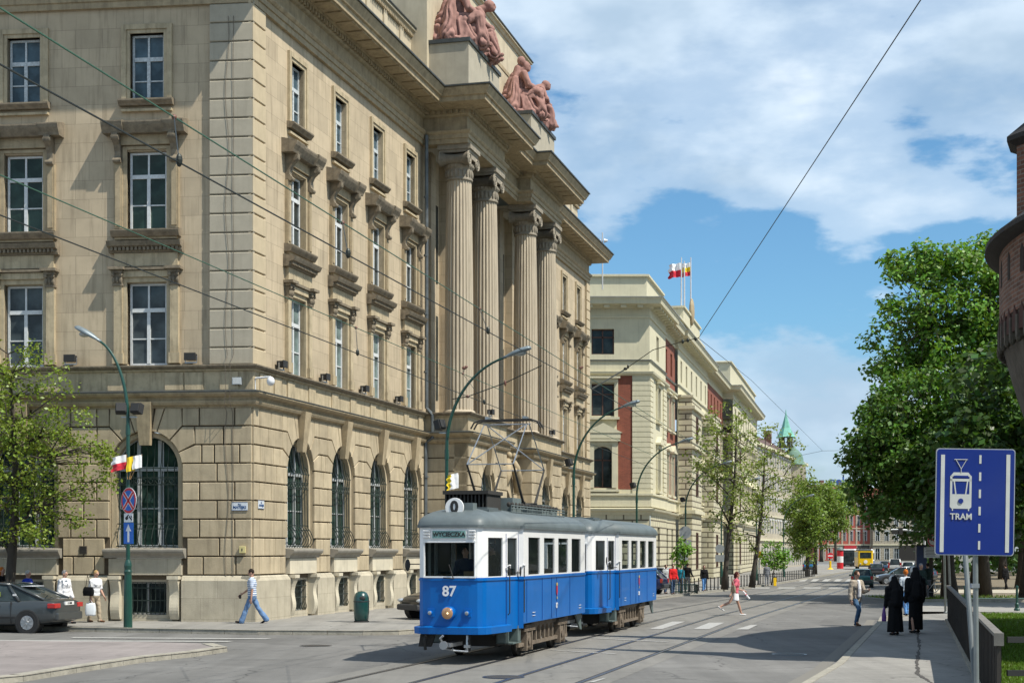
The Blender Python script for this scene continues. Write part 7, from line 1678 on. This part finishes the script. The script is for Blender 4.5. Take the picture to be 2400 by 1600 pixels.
m = MB(); disc(m, .235, -.016); m.build('white_field', M_sw, o); m = MB(); m.prism([(.12,-.16),(.16,-.16),(.16,.03),(.12,.06),(-.06,.06),(-.06,.10),(-.17,.035),(-.06,-.03),(-.06,.01),(.12,.01)],'y',-.022,-.018); m.build('arrow', M_blk, o); m = MB(); m.add([(-.17,-.024,.16),(-.14,-.024,.19),(.18,-.024,-.15),(.15,-.024,-.18)],[(0,1,2,3)]); m.build('red_bar', M_sr, o)
o = empty('sign_plate', face(P3(2184,1294,79.6), R(5))); tag(o, 'white text plate under the no-left-turn sign', 'sign'); m = MB(); m.box(-.42,.42,-.006,.006,-.27,.27); m.build('panel', M_sw, o)
m = MB(); 
for i in range(6): m.box(-.34+.04*(i%2),.30-.06*(i%3),-.010,-.007,.19-.075*i,.215-.075*i)
m.build('text_lines', M_blk, o)
# traffic signals far off
o = empty('traffic_signal', gp(2167,128,.1)); tag(o, 'pale curved signal mast with two dark heads over the far street', 'traffic light'); b0 = Vector((0,0,0)); px_ = 128/3600
def lp_(px,py): p = P3(px,py,128); return Vector((p.x-gp(2167,128).x, 0, p.z-gp(2167,128,.1).z))
m = MB(); m.tube([(0,0,0),lp_(2167,1262),lp_(2162,1250),lp_(2152,1243),lp_(2115,1241),lp_(2088,1241)], .09, 8); m.build('mast', mat('mast_white',(.55,.58,.60),.5), o)
for a,b,n_ in ((2090,2104,'signal_head'),(2106,2115,'signal_head')):
    q0, q1 = lp_(a,1251), lp_(b,1236 if a > 2100 else 1241); m = MB(); m.box(q0.x,q1.x,-.15,.15,q0.z,q1.z); m.build(n_, M_blk, o)
o = empty('kiosk', gp(2160,120,.1)); tag(o, 'narrow dark blue kiosk panel left of the no-left-turn sign', 'kiosk'); m = MB(); m.box(-.45,.35,-.2,.2,0,3.1); m.build('cabinet', mat('kiosk_blue',(.01,.03,.10),.4), o); m = MB(); m.box(-.5,.4,-.25,.25,3.1,3.2); m.build('roof', M_blk, o)
# far left side: no-entry sign, poster column, yellow things
o = empty('no_entry_sign', gp(1946,225,.1)); tag(o, 'red no-entry sign above a yellow bollard at the far bend', 'road sign'); s_ = 225/3600
m = MB(); m.tube([(0,0,0),(0,0,2.9)], .05, 6); m.build('pole', M_pgal, o); m = MB(); disc(m, .45, -.08, 2.0); m.build('disc', M_sr, o); m = MB(); m.box(-.36,.36,-.1,-.085,1.92,2.08); m.build('bar', M_sw, o); m = MB(); m.lathe((0,0,0),[(.5,0),(.4,.1),(.16,.25),(.16,1.2),(.0,1.25)],12); m.build('bollard', P_yel, o)
o = empty('poster_column', gp(1969,232,.1)); tag(o, 'round advertising column wrapped in red and white left of the buses', 'advertising column')
for a,b,mt_,n_ in ((0,.95,M_sr,'red_base'),(.95,1.9,M_sw,'white_poster'),(1.9,2.8,M_sr,'red_poster')): m = MB(); m.lathe((0,0,a),[(.48,0),(.48,b-a)],20); m.build(n_, mt_, o)
m = MB(); m.lathe((0,0,2.8),[(.6,0),(.55,.15),(.3,.4),(0,.5)],20); m.build('roof', M_tgrey, o)
o = empty('notice_board', gp(1779,122)); tag(o, 'small orange yellow square sign beside the bright green sapling', 'sign'); m = MB(); m.tube([(0,0,0),(0,0,2.0)],.04,6); m.build('pole', M_pgal, o); m = MB(); z_ = 2.4+(1288-1299)/3600*122-gp(1779,122).z; m.box(-.30,.30,-.05,-.03,z_-.26,z_+.26); m.build('panel', mat('orange_yellow',(.62,.36,.01),.5), o)
o = empty('yellow_bin', gp(1816,118)); tag(o, 'slim yellow bin standing among the kerb bollards', 'bin'); m = MB(); m.box(-.11,.11,-.1,.1,0,.66); m.build('body', P_yel, o, bevel=.02); m = MB(); m.box(-.12,.12,-.11,.11,.66,.70); m.build('lid', M_blk, o)
for px,Y,zc,rr,lab,shape in ((1606,103.8,1247,.42,'grey round sign back with square panels on the lamp post by the guarded sapling',1),(1687,123.8,1285,.36,'grey sign backs on the lamp post between the slender trees',0)):
    p = P3(px,zc,Y); o = empty('road_sign', (p.x,p.y,p.z)); tag(o, lab, 'road sign', 'signs seen from behind'); m = MB(); disc(m, rr, 0); m.build('panel', M_sbk, o); m = MB(); m.box(-.36,.42,-.01,.01,-1.05,-.5); m.box(-.5,.2,-.02,-.012,-1.9,-1.1) if shape else None; m.build('lower_panel', M_sbk, o)
# bollards along the kerb
bo = empty('bollard', (0,0,0)); tag(bo, 'black iron bollard in the row along the left kerb beyond the tram', 'bollard', 'bollards along the left kerb')
m = MB(); m.tube([(0,0,0),(0,0,.75)], [.045,.035], 8); m.ell((0,0,.80),.055,.055,.06,8,6); m.build('post', M_blk, bo); m = MB(); m.lathe((0,0,0),[(.08,0),(.08,.05),(.05,.08)],10); m.build('collar', M_blk, bo)
def kx_(y): return 10.4+(y-91)*.3045 if y > 91 else -2.5+(y-44.3)*.2762
ys = [91.8+1.45*i for i in range(52)]
for i,y in enumerate(ys):
    f = TR(kx_(y)-.55, y, zg(y)+.12)
    if i == 0: link(bo, None, f)
    else: cb = copy_tree(bo, f)
tag(cb, 'last black iron bollard of the kerb row, the one farthest down the street')
first_l = 'first black iron bollard of the kerb row, nearest the trailer'
tag(bo, first_l)
# guard rails round the sapling
o = empty('tree_guard', gp(1601,91)); tag(o, 'low green guard rail box around the sapling', 'railing'); 
for (a,b) in (((-.7,-.5),(.8,-.5)),((.8,-.5),(.8,.6)),((.8,.6),(-.7,.6)),((-.7,.6),(-.7,-.5))):
    m = MB(); A_ = Vector((*a,0)); B_ = Vector((*b,0)); m.bar(A_+Vector((0,0,.52)),B_+Vector((0,0,.52)),.05); m.bar(A_+Vector((0,0,.1)),B_+Vector((0,0,.1)),.04)
    for i in range(9): q = A_.lerp(B_,i/8); m.bar(q,q+Vector((0,0,.52)),.03)
    m.build('rail', M_lampg2, o)
# bicycle leaning at the park edge
bk = empty('bicycle', gp(2196,79,.12) ); tag(bk, 'white bicycle leaning at the park edge behind the nuns', 'bicycle')
for x in (-.5,.5): m = MB(); m.lathe((x,0,.33),[(.31,-.015),(.34,-.012),(.34,.012),(.31,.015)],24,ax='y'); wq = m.build('wheel', M_blk, bk); m = MB(); [m.tube([(x,0,.33),(x+.31*math.cos(a),0,.33+.31*math.sin(a))],.004,4) for a in [k_*math.pi/6 for k_ in range(12)]]; m.build('spokes', M_alu, wq)
m = MB(); [m.tube([a,b],.02,6) for a,b in (((-.5,0,.33),(-.05,0,.3)),((-.5,0,.33),(-.15,0,.78)),((-.05,0,.3),(-.15,0,.85)),((-.15,0,.78),(.35,0,.82)),((-.05,0,.3),(.35,0,.75)),((.35,0,.85),(.5,0,.33)))]; m.build('frame', M_tw, bk)
m = MB(); m.tube([(.3,-.28,.98),(.36,-.1,.95),(.36,.1,.95),(.3,.28,.98)],.016,6); m.tube([(.35,0,.8),(.36,0,.96)],.015,6); m.build('handlebar', M_alu, bk); m = MB(); m.ell((-.17,0,.9),.13,.07,.04,10,6); m.build('saddle', M_blk, bk)
# ---------------- overhead wires ----------------
M_wire = mat('wire_dark', (.03,.035,.03), .5, metal=.5); M_wcu = mat('wire_copper_green', (.05,.13,.08), .5, metal=.4); M_ins = mat('insulator_brown', (.15,.06,.04), .5)
def wire(label, pts, r=.007, mt=M_wire, name='overhead_wire', sag=0, group=None):
    P = [Vector(p) for p in pts]; Q = []
    for a,b in zip(P,P[1:]):
        n = 10; Q += [a.lerp(b,i/n)-Vector((0,0,sag*4*(i/n)*(1-i/n))) for i in range(n)]
    Q.append(P[-1]); m = MB(); m.tube(Q, r, 5); o = m.build(name, mt, None, TR(0,0,0)); tag(o, label, 'wire', group); return o
def thru(p0, p1, z, e0=-6, e1=60):
    a = Vector(((p0[0]-1200)/FPX,1,(HOR-p0[1])/FPX)); b = Vector(((p1[0]-1200)/FPX,1,(HOR-p1[1])/FPX)); A_ = a*((z-EYE)/a.z)+Vector((0,0,EYE)); B_ = b*((z-EYE)/b.z)+Vector((0,0,EYE)); d = (B_-A_).normalized(); return A_+d*e0, B_+d*e1
w1 = thru((0,19),(1388,889),7.0); w2 = thru((0,151),(1388,911),5.75); w3 = thru((0,410),(1100,882),6.6); w4 = thru((0,504),(1100,930),5.75)
wire('upper carrier wire of the near track, highest at the left photo edge', w1, .009, M_wcu); wire('contact wire of the near track, second highest at the left photo edge', w2, .008)
wire('upper carrier wire of the far track, third down at the left photo edge', w3, .008, M_wcu); wire('contact wire of the far track above the tram, lowest at the left edge', w4, .008)
def onwire(w, px):
    a, b = w; u = (px-1200)/FPX; t = (u*a.y-a.x)/((b.x-a.x)-u*(b.y-a.y)); return a.lerp(b,t)
for i,(wa,wb,pa,pb) in enumerate(((w1,w2,408,420),(w1,w2,803,816),(w1,w2,1124,1144),(w3,w4,834,838),(w3,w4,1085,1135))):
    A_, B_ = onwire(wa,pa), onwire(wb,pb); o = wire(('dropper wire crossing the second left window','dropper wire over the second street window','dropper wire in front of the second column','dropper wire left of the third lower street window','dropper wire in front of the first column base')[i], [A_,B_], .006, name='dropper_wire', group='droppers joining carrier and contact wires'); m = MB(); m.ell(B_+Vector((0,0,.02)), .03,.03,.06, 8, 6); m.build('clamp', M_wire, o); m = MB(); m.ell(A_, .03,.03,.03, 8, 6); m.build('clamp', M_ins, o)
tip = P3(1637,792,62)
o = wire('long diagonal cable from the top of the photo down towards the cream office building', [P3(2215,-90,28), P3(2158,0,30), tip], .013, name='span_wire', sag=.0); m = MB()
for q in (P3(1612,797,62),P3(1600,800,62),P3(1630,794,62)): m.ell(q,.06,.06,.09,8,6)
m.build('insulator', M_wire, o)
wire('span wire from the diagonal cable to the bracket before the office building', [tip, P3(1600,800,63), P3(1530,820,66), P3(1467,864,68)], .018, name='span_wire'); wire('bracket tube in front of the corner of the office building', [P3(1467,864,68),P3(1385,912,70)], .032, MC['old_pole'] and 'x' and .0 or M_lhead, name='bracket_tube') if False else None
o = wire('grey bracket tube in front of the corner of the office building', [P3(1467,864,68),P3(1386,912,70)], .035, M_lhead, name='bracket_tube'); m = MB(); m.ell(P3(1466,864,68),.09,.09,.07,8,6); m.ell(P3(1472,859,68),.05,.05,.09,8,6); m.build('insulator', M_wire, o)
wire('thin wire running from the diagonal cable down the street to the right', [tip, P3(1760,890,90), P3(1928,1056,150)], .012, name='span_wire')
wire('thin cross wire from the far junction to the right into the maple', [P3(1928,1056,150), P3(2250,1050,150)], .016, name='span_wire'); wire('thin cross wire from the far junction to the left', [P3(1928,1056,150), P3(1880,1066,150), P3(1700,1120,148)], .016, name='span_wire')
o = wire('pull-off rod from the lamp post behind the tram to the contact wire', [P3(1060,935,46.8), P3(1096,929,46.5), P3(1184,897,46.5), P3(1270,856,46.5)], .016, name='pull_off_rod'); m = MB(); m.ell(P3(1184,897,46.5),.04,.04,.10,8,6); m.ell(P3(1096,929,46.5),.05,.05,.05,8,6); m.build('insulator', M_ins, o)
for px,py in ((1088,862),(1361,862)):
    p = P3(px,py,44 if px < 1200 else 58); o = empty('line_insulator', p); tag(o, 'reddish brown insulator hanging from a wire before the %s column'%('first' if px < 1200 else 'last window past the last'), 'insulator'); m = MB(); m.ell((0,0,0),.07,.05,.05,8,6); m.ell((.06,0,.03),.05,.05,.04,8,6); m.build('body', M_ins, o); m = MB(); m.tube([(0,0,-.03),(-.02,0,-.2)],.012,5); m.build('hook', M_wire, o)
# manhole covers
for px,py,lab in ((1180,1585,'iron manhole cover between the tracks near the bottom of the photo'),(740,1512,'iron manhole cover on the road left of the tram'),(1850,1532,'iron manhole cover in the shadow on the right lane'),(1440,1474,'small iron cover beside the trailer')):
    o = empty('manhole_cover', G(px,py,.006 if px != 1180 else .012)); tag(o, lab, 'manhole cover', 'manhole covers'); m = MB(); m.lathe((0,0,0),[(.34,0),(.34,.004),(.30,.005),(.0005,.005)],28); m.build('lid', mat('cast_iron',(.07,.065,.06),.6,metal=.5,bump=.6,bs=40), o); m = MB(); m.lathe((0,0,0),[(.40,-.002),(.40,.003),(.35,.003),(.35,-.002)],28); m.build('rim', M_rail, o)
# ---------------- people ----------------
C = cloth
jeans = C('light_jeans',(.13,.22,.38)); djeans = C('dark_jeans',(.05,.085,.15)); wht = C('white',(.70,.70,.72)); blk = C('black',(.008,.008,.009)); beige = C('beige_jacket',(.36,.31,.25)); sand = C('sand_trousers',(.36,.30,.22)); pink = C('pink_blouse',(.55,.12,.16)); roy = C('royal_blue',(.02,.05,.42)); redc = C('red',(.55,.02,.02)); grey = C('grey',(.16,.17,.19)); teal = C('teal',(.02,.20,.28)); creamc = C('cream_white',(.62,.60,.56))
def stripes():
    m = cloth('striped_polo',(.42,.50,.62)); nt = m.node_tree; b = [n for n in nt.nodes if n.type == 'BSDF_PRINCIPLED'][0]; tc = nt.nodes.new('ShaderNodeTexCoord'); w = nt.nodes.new('ShaderNodeTexWave'); w.bands_direction = 'Z'; w.inputs['Scale'].default_value = 5.2; w.inputs['Distortion'].default_value = .6
    r = nt.nodes.new('ShaderNodeValToRGB'); r.color_ramp.elements[0].position = .35; r.color_ramp.elements[0].color = (.12,.20,.36,1); r.color_ramp.elements[1].position = .55; r.color_ramp.elements[1].color = (.62,.66,.72,1)
    nt.links.new(tc.outputs['Object'], w.inputs['Vector']); nt.links.new(w.outputs['Fac'], r.inputs[0]); nt.links.new(r.outputs[0], b.inputs['Base Color']); return m
polo = stripes(); Hgrey = C('hair_grey',(.24,.24,.25)); Hwhite = C('hair_white',(.55,.54,.52)); Hblond = C('hair_blond',(.40,.26,.12)); Hdark = C('hair_dark',(.025,.018,.014)); Hred = C('hair_auburn',(.07,.018,.015)); Hor = C('hair_orange',(.45,.13,.02)); shb = C('shoe_black',(.012,.012,.014)); shw = C('shoe_white',(.6,.6,.6)); shbr = C('shoe_brown',(.12,.06,.03))
def at(px, Y, head, dz=.12): p = gp(px, Y, dz); return TR(p) @ RZ(head)
FL_ = lambda: None
# heading: 0 faces the camera, -90 faces photo-left (-x), 90 faces right
LEFT, RIGHT, AWAY = R(-90), R(90), R(180)
o, inf = person('man in a striped polo shirt and flared light jeans walking left past the corner', at(591,47.7,LEFT), H=1.74, legs=((-.42,.22),(.40,.05)), arms=((.42,.55,.12),(-.15,.25,.12)), lean=.02, head=(.35,0), build=1.06, top=polo, bottom=jeans, flare=1.55, hair=Hdark, shoes=shb, voxel=.011, heel=(.5,-.15))
wr = inf['A'][0][2]; w_ = wm(o); p_ = w_ @ (wr+Vector((0,-.07,-.09)))
bx = empty('dark_wallet', TR(p_) @ RZ(LEFT)); tag(bx, 'small dark wallet in the hand of the man in the striped shirt', 'wallet'); m = MB(); m.box(-.05,.05,-.03,.03,-.06,.06); m.build('cover', mat('leather_dark',(.03,.015,.01),.5), bx, bevel=.008); m = MB(); m.box(-.052,.052,-.031,-.02,-.01,.01); m.build('strap', shb, bx)
bl = MB(); 
o, inf = person('woman in white top and sand trousers with a black bag and a white plastic bag', at(222,48.5,R(60)), H=1.64, legs=((-.15,.1),(.2,.1)), arms=((-.1,.3,.10),(.05,.5,.1)), lean=.08, head=(.25,0), sex='f', build=1.12, top=wht, bottom=sand, hair=Hblond, shoes=shbr, voxel=.011)
def bag(label, cat, p, w, h, d, m_, strap=None, name='handbag', rot=0):
    o = empty(name, TR(Vector(p)) @ RZ(rot)); tag(o, label, cat); b = MB(); n = 16; vs = []
    for j in range(9):
        q = j/8; z = -h/2+h*q; ww = w*(.5+.06*math.sin(q*3.1))*(1-.25*max(0,q-.6)); dd = d*.5*(1-.75*q**3)
        for i in range(n): a = 2*math.pi*i/n; ca, sa = math.cos(a), math.sin(a); vs.append((ww*abs(ca)**.5*(1 if ca > 0 else -1)*(1+.03*math.sin(j*2.1+i)), dd*abs(sa)**.6*(1 if sa > 0 else -1), z))
    b.add(vs, [(j*n+i,j*n+(i+1)%n,(j+1)*n+(i+1)%n,(j+1)*n+i) for j in range(8) for i in range(n)]+[tuple(range(n-1,-1,-1)),tuple(range(8*n,9*n))]); b.build('bag_body', m_, o, smooth=True)
    if strap: s = MB(); s.tube([Vector(q) for q in strap], .011, 5); s.build('strap', m_, o)
    return o
def rel(o, v): return wm(o) @ Vector(v)
sh_ = inf['sh']; bag('black shoulder bag of the woman in sand trousers', 'bag', rel(o,(-.27,-.0,.98)), .40, .28, .12, blk, [(-.12,0,.12),(.04,.0,.50),(.12,0,.12)], rot=R(150))
hp = inf['A'][0][2]; bag('full white plastic carrier bag in the hand of the woman in sand trousers', 'bag', rel(o,hp)+Vector((0,-.02,-.36)), .30, .40, .16, mat('plastic_bag',(.62,.66,.70),.35), [(-.06,0,.2),(0,0,.30),(.06,0,.2)], name='plastic_bag')
person('grey haired woman in a loose white blouse behind the dark grey saloon', at(150,47.6,R(70)), H=1.66, legs=((-.2,.1),(.25,.1)), arms=((-.1,.3,.12),(.1,.3,.14)), head=(.1,0), sex='f', build=1.12, top=wht, sleeve='long', bottom=grey, hair=Hgrey, shoes=shb, coat=.05)
person('white haired person in a royal blue shirt behind the dark grey saloon', at(62,47.8,R(70)), H=1.66, legs=((-.2,.1),(.25,.1)), arms=((.1,.3,.10),(.1,.3,.1)), lean=.08, head=(.2,0), top=roy, sleeve='long', bottom=djeans, hair=Hwhite, shoes=shb)
person('person with long orange hair and dark top at the left edge of the photo', at(3,47.2,R(70)), H=1.76, legs=((-.2,.1),(.25,.1)), arms=((.1,.3,.10),(.1,.3,.1)), sex='f', top=blk, sleeve='long', bottom=djeans, hair=Hor, hairlen=.16, shoes=shb)
# running woman
o, inf = person('woman in a pink blouse and white shorts running barelegged across the tracks', at(1722,56.4,R(100),0), H=1.66, legs=((-.62,.55),(.42,.12)), arms=((-.65,.15,.35),(.25,1.0,.12)), lean=.12, head=(.1,-.1), sex='f', build=.96, top=pink, sleeve='short', hair=Hred, hairlen=.10, shoes=shw, voxel=.011, heel=(.6,0), skirt=(.36,.21,wht), coat=.02)
bag('beige shoulder bag bouncing on the hip of the running woman', 'bag', rel(o,(-.20,.12,.98)), .36, .27, .12, mat('canvas_bag',(.28,.23,.16),.8), [(-.14,0,.10),(.10,.02,.44),(.16,.02,.10)], rot=R(100))
hp = rel(o, inf['A'][1][2]); rl = empty('paper_roll', TR(hp+Vector((.12,-.05,-.14)))); tag(rl, 'white paper roll in the hand of the running woman', 'paper'); m = MB(); m.tube([(-.12,0,.12),(.12,0,-.16)], .035, 10); m.build('roll', wht, rl); m = MB(); m.tube([(-.02,0,.01),(.0,0,-.02)], .038, 10); m.build('band', pink, rl)
# man in the beige jacket
o, inf = person('man in an open beige jacket and blue jeans stepping off the right kerb', at(2006,48.4,R(28),0), H=1.76, legs=((.62,.95),(.10,.45)), arms=((-.05,.35,.22),(.25,1.5,.2)), lean=.05, head=(.15,.1), build=1.0, top=beige, topc='jacket', sleeve='long', bottom=C('mid_jeans',(.06,.12,.21)), hair=C('hair_brown',(.06,.035,.02)), shoes=shbr, coat=.13, voxel=.011, heel=(.3,0))
m = MB(); c_ = inf['chest']; cap(m, inf['neck']-Vector((0,.09,.05)), c_+Vector((0,-.135,-.05)), .05,.07); cap(m, c_+Vector((0,-.135,-.05)), inf['pel']+Vector((0,-.13,.06)), .07,.075); fuse(m, 'undershirt', wht, o, wm(o), .012, 2)
m = MB(); ellm(m, c_+Vector((.09,-.165,-.12)), (.016,.012,.26)); ellm(m, c_+Vector((-.09,-.165,-.12)), (.016,.012,.26)); fuse(m, 'lapel', C('dark_lining',(.05,.04,.045)), o, wm(o), .012, 1)
# nuns seen from behind
def nun(label, px, Y, H, w, ln, lean=.1):
    o, inf = person(label, at(px,Y,R(180+8)), H=H, legs=((.10,.04),(-.10,.06)), arms=((.05,.25,.10),(.0,.3,.10)), lean=lean, sex='f', build=1.12, top=blk, topc='cape', sleeve='long', skirt=(ln,w,blk), shoes=shb, coat=.10, voxel=.013)
    hd = inf['hd']; v = MB(); ellm(v, hd+Vector((0,.015,.012)), (.098,.115,.125)); cap(v, hd+Vector((0,.06,-.02)), inf['chest']+Vector((0,.13,.04)), .10, .13); cap(v, inf['chest']+Vector((0,.13,.04)), inf['chest']+Vector((0,.15,-.22)), .14, .17)
    for s in (-1,1): cap(v, hd+Vector((s*.05,.03,-.05)), inf['sh']+Vector((s*.12,.05,0)), .07, .08)
    fuse(v, 'veil', blk, o, wm(o), .013, 3, lambda c,n: n*(.006*math.sin(c.x*45+c.z*6)))
    b = MB(); ellm(b, hd+Vector((.022,-.030,.020)), (.108,.082,.128)); ellm(b, hd+Vector((.070,-.005,-.01)), (.050,.070,.105)); fuse(b, 'white_headband', creamc, o, wm(o), .012, 1); return o, inf
o, inf = nun('shorter nun in a black habit on the pavement, left of the pair', 2098, 41.2, 1.56, .22, .82, .16)
bag('purple and red bag carried by the shorter nun', 'bag', rel(o,inf['A'][1][2])+Vector((-.04,0,-.20)), .20, .36, .12, mat('purple_bag',(.12,.04,.22),.5), [(-.05,0,.18),(0,0,.26),(.05,0,.18)], rot=R(80))
nun('taller nun in a black habit on the pavement, right of the pair', 2146, 42.2, 1.80, .195, .95, .04)
person('blond woman in a pale top and blue jeans walking ahead between the two nuns', at(2123,53.0,R(185)), H=1.62, legs=((.25,.1),(-.25,.2)), arms=((.1,.3,.1),(-.1,.3,.1)), sex='f', top=C('pale_blue',(.50,.56,.62)), sleeve='short', bottom=C('bright_jeans',(.10,.24,.50)), hair=Hor, hairlen=.04, shoes=shb)
person('person in grey trousers and white shoes standing beside the white bicycle', at(2175,79,R(200)), H=1.80, legs=((.12,.1),(-.12,.1)), arms=((.1,.6,.1),(.1,.6,.1)), top=C('dark_green_top',(.02,.035,.03)), sleeve='long', bottom=grey, hair=Hdark, shoes=shw, voxel=.018)
person('bareheaded pale faced man in dark clothes beyond the taller nun', at(2158,70,R(20),.0), H=1.9, legs=((.1,.1),(-.1,.1)), arms=((.1,.3,.1),(.1,.3,.1)), top=C('dark_green_top',(.02,.035,.03)), sleeve='long', bottom=blk, hair=Hgrey, shoes=shb, voxel=.018)
person('dark clothed person walking in the shade of the park behind the footpath', at(2357,105,R(200),.1), H=1.74, legs=((.2,.1),(-.25,.2)), arms=((.1,.3,.1),(-.1,.3,.1)), top=blk, sleeve='long', bottom=blk, hair=Hdark, shoes=shb, voxel=.02)
# far pavement, left side
person('person in a bright red jacket behind the parked silver estate', at(1577,88,R(20)), H=1.74, legs=((.1,.1),(-.1,.1)), arms=((.1,.5,.1),(.1,.5,.1)), top=redc, sleeve='long', bottom=djeans, hair=Hdark, shoes=shb, voxel=.018, coat=.04)
person('person in a teal jacket left of the sapling', at(1595,94,R(160)), H=1.66, legs=((.1,.1),(-.1,.1)), arms=((.1,.5,.1),(.1,.5,.1)), top=teal, sleeve='long', bottom=djeans, hair=Hdark, shoes=shb, voxel=.018)
person('man in black right of the sapling with his hand on his hip', at(1611,96,R(150)), H=1.80, legs=((.1,.1),(-.1,.1)), arms=((-.2,.9,.35),(.1,.5,.3)), top=blk, sleeve='long', bottom=grey, hair=Hdark, shoes=shb, voxel=.018)
person('woman in a black jacket and blue jeans walking towards the first bollard', at(1650,98,R(10)), H=1.66, legs=((.2,.1),(-.2,.1)), arms=((.1,.2,.16),(.1,.2,.16)), sex='f', top=blk, sleeve='long', bottom=C('bright_jeans',(.10,.24,.50)), hair=Hdark, hairlen=.12, shoes=shbr, voxel=.018, coat=.03)
person('grey clothed person with a dark rucksack among the kerb bollards', at(1797,118,R(170)), H=1.74, legs=((.15,.1),(-.15,.1)), arms=((.1,.3,.1),(.1,.3,.1)), top=grey, sleeve='long', bottom=grey, hair=Hgrey, shoes=shb, voxel=.02)
person('bare headed passer-by behind the navy blue hatchback', at(1560,90,R(30)), H=1.70, legs=((.1,.1),(-.1,.1)), arms=((.1,.3,.1),(.1,.3,.1)), top=C('pale_grey',(.4,.42,.42)), bottom=djeans, hair=Hdark, shoes=shb, voxel=.018)
# aboard the tram (floor at .84 m)
def rider(label, x, y, H, head, **k): return person(label, TF @ TR(x-.06,y,.84) @ RZ(head), H=H, hide_low=True, seated=True, voxel=.018, **k)
rider('tram driver in dark clothes behind the windscreen of the front car', .18, .75, 1.62, R(10), top=C('driver_navy',(.02,.025,.05)), sleeve='long', bottom=blk, hair=Hdark, arms=((.5,.8,.15),(.4,.9,.15)))
rider('short haired conductor in a dark uniform standing at the front tram door', .55, 1.62, 1.70, R(-60), top=C('khaki_uniform',(.05,.045,.03)), sleeve='long', bottom=blk, hair=Hdark, arms=((.1,1.2,.02),(.1,1.2,.02)))
for i,(x,y,z,t,hc,lab) in enumerate(((.72,3.0,.0,grey,Hgrey,'grey haired tram passenger at the first saloon window'),(.72,5.7,.0,creamc,Hblond,'tram passenger in a cream top at the third saloon window'),(.72,7.1,.0,roy,Hblond,'tram passenger in blue at the fourth saloon window'),(.70,13.6,.0,teal,Hwhite,'trailer passenger in teal at its first saloon window'),(.70,15.1,.0,wht,Hdark,'trailer passenger in white at its second saloon window'))):
    person(lab, TF @ TR(x-.16,y,.30) @ RZ(R(-20+14*i)), H=1.66, hide_low=True, seated=True, voxel=.018, top=t, bottom=djeans, hair=hc, arms=((.05,.5,.02),(.05,.5,.02)))
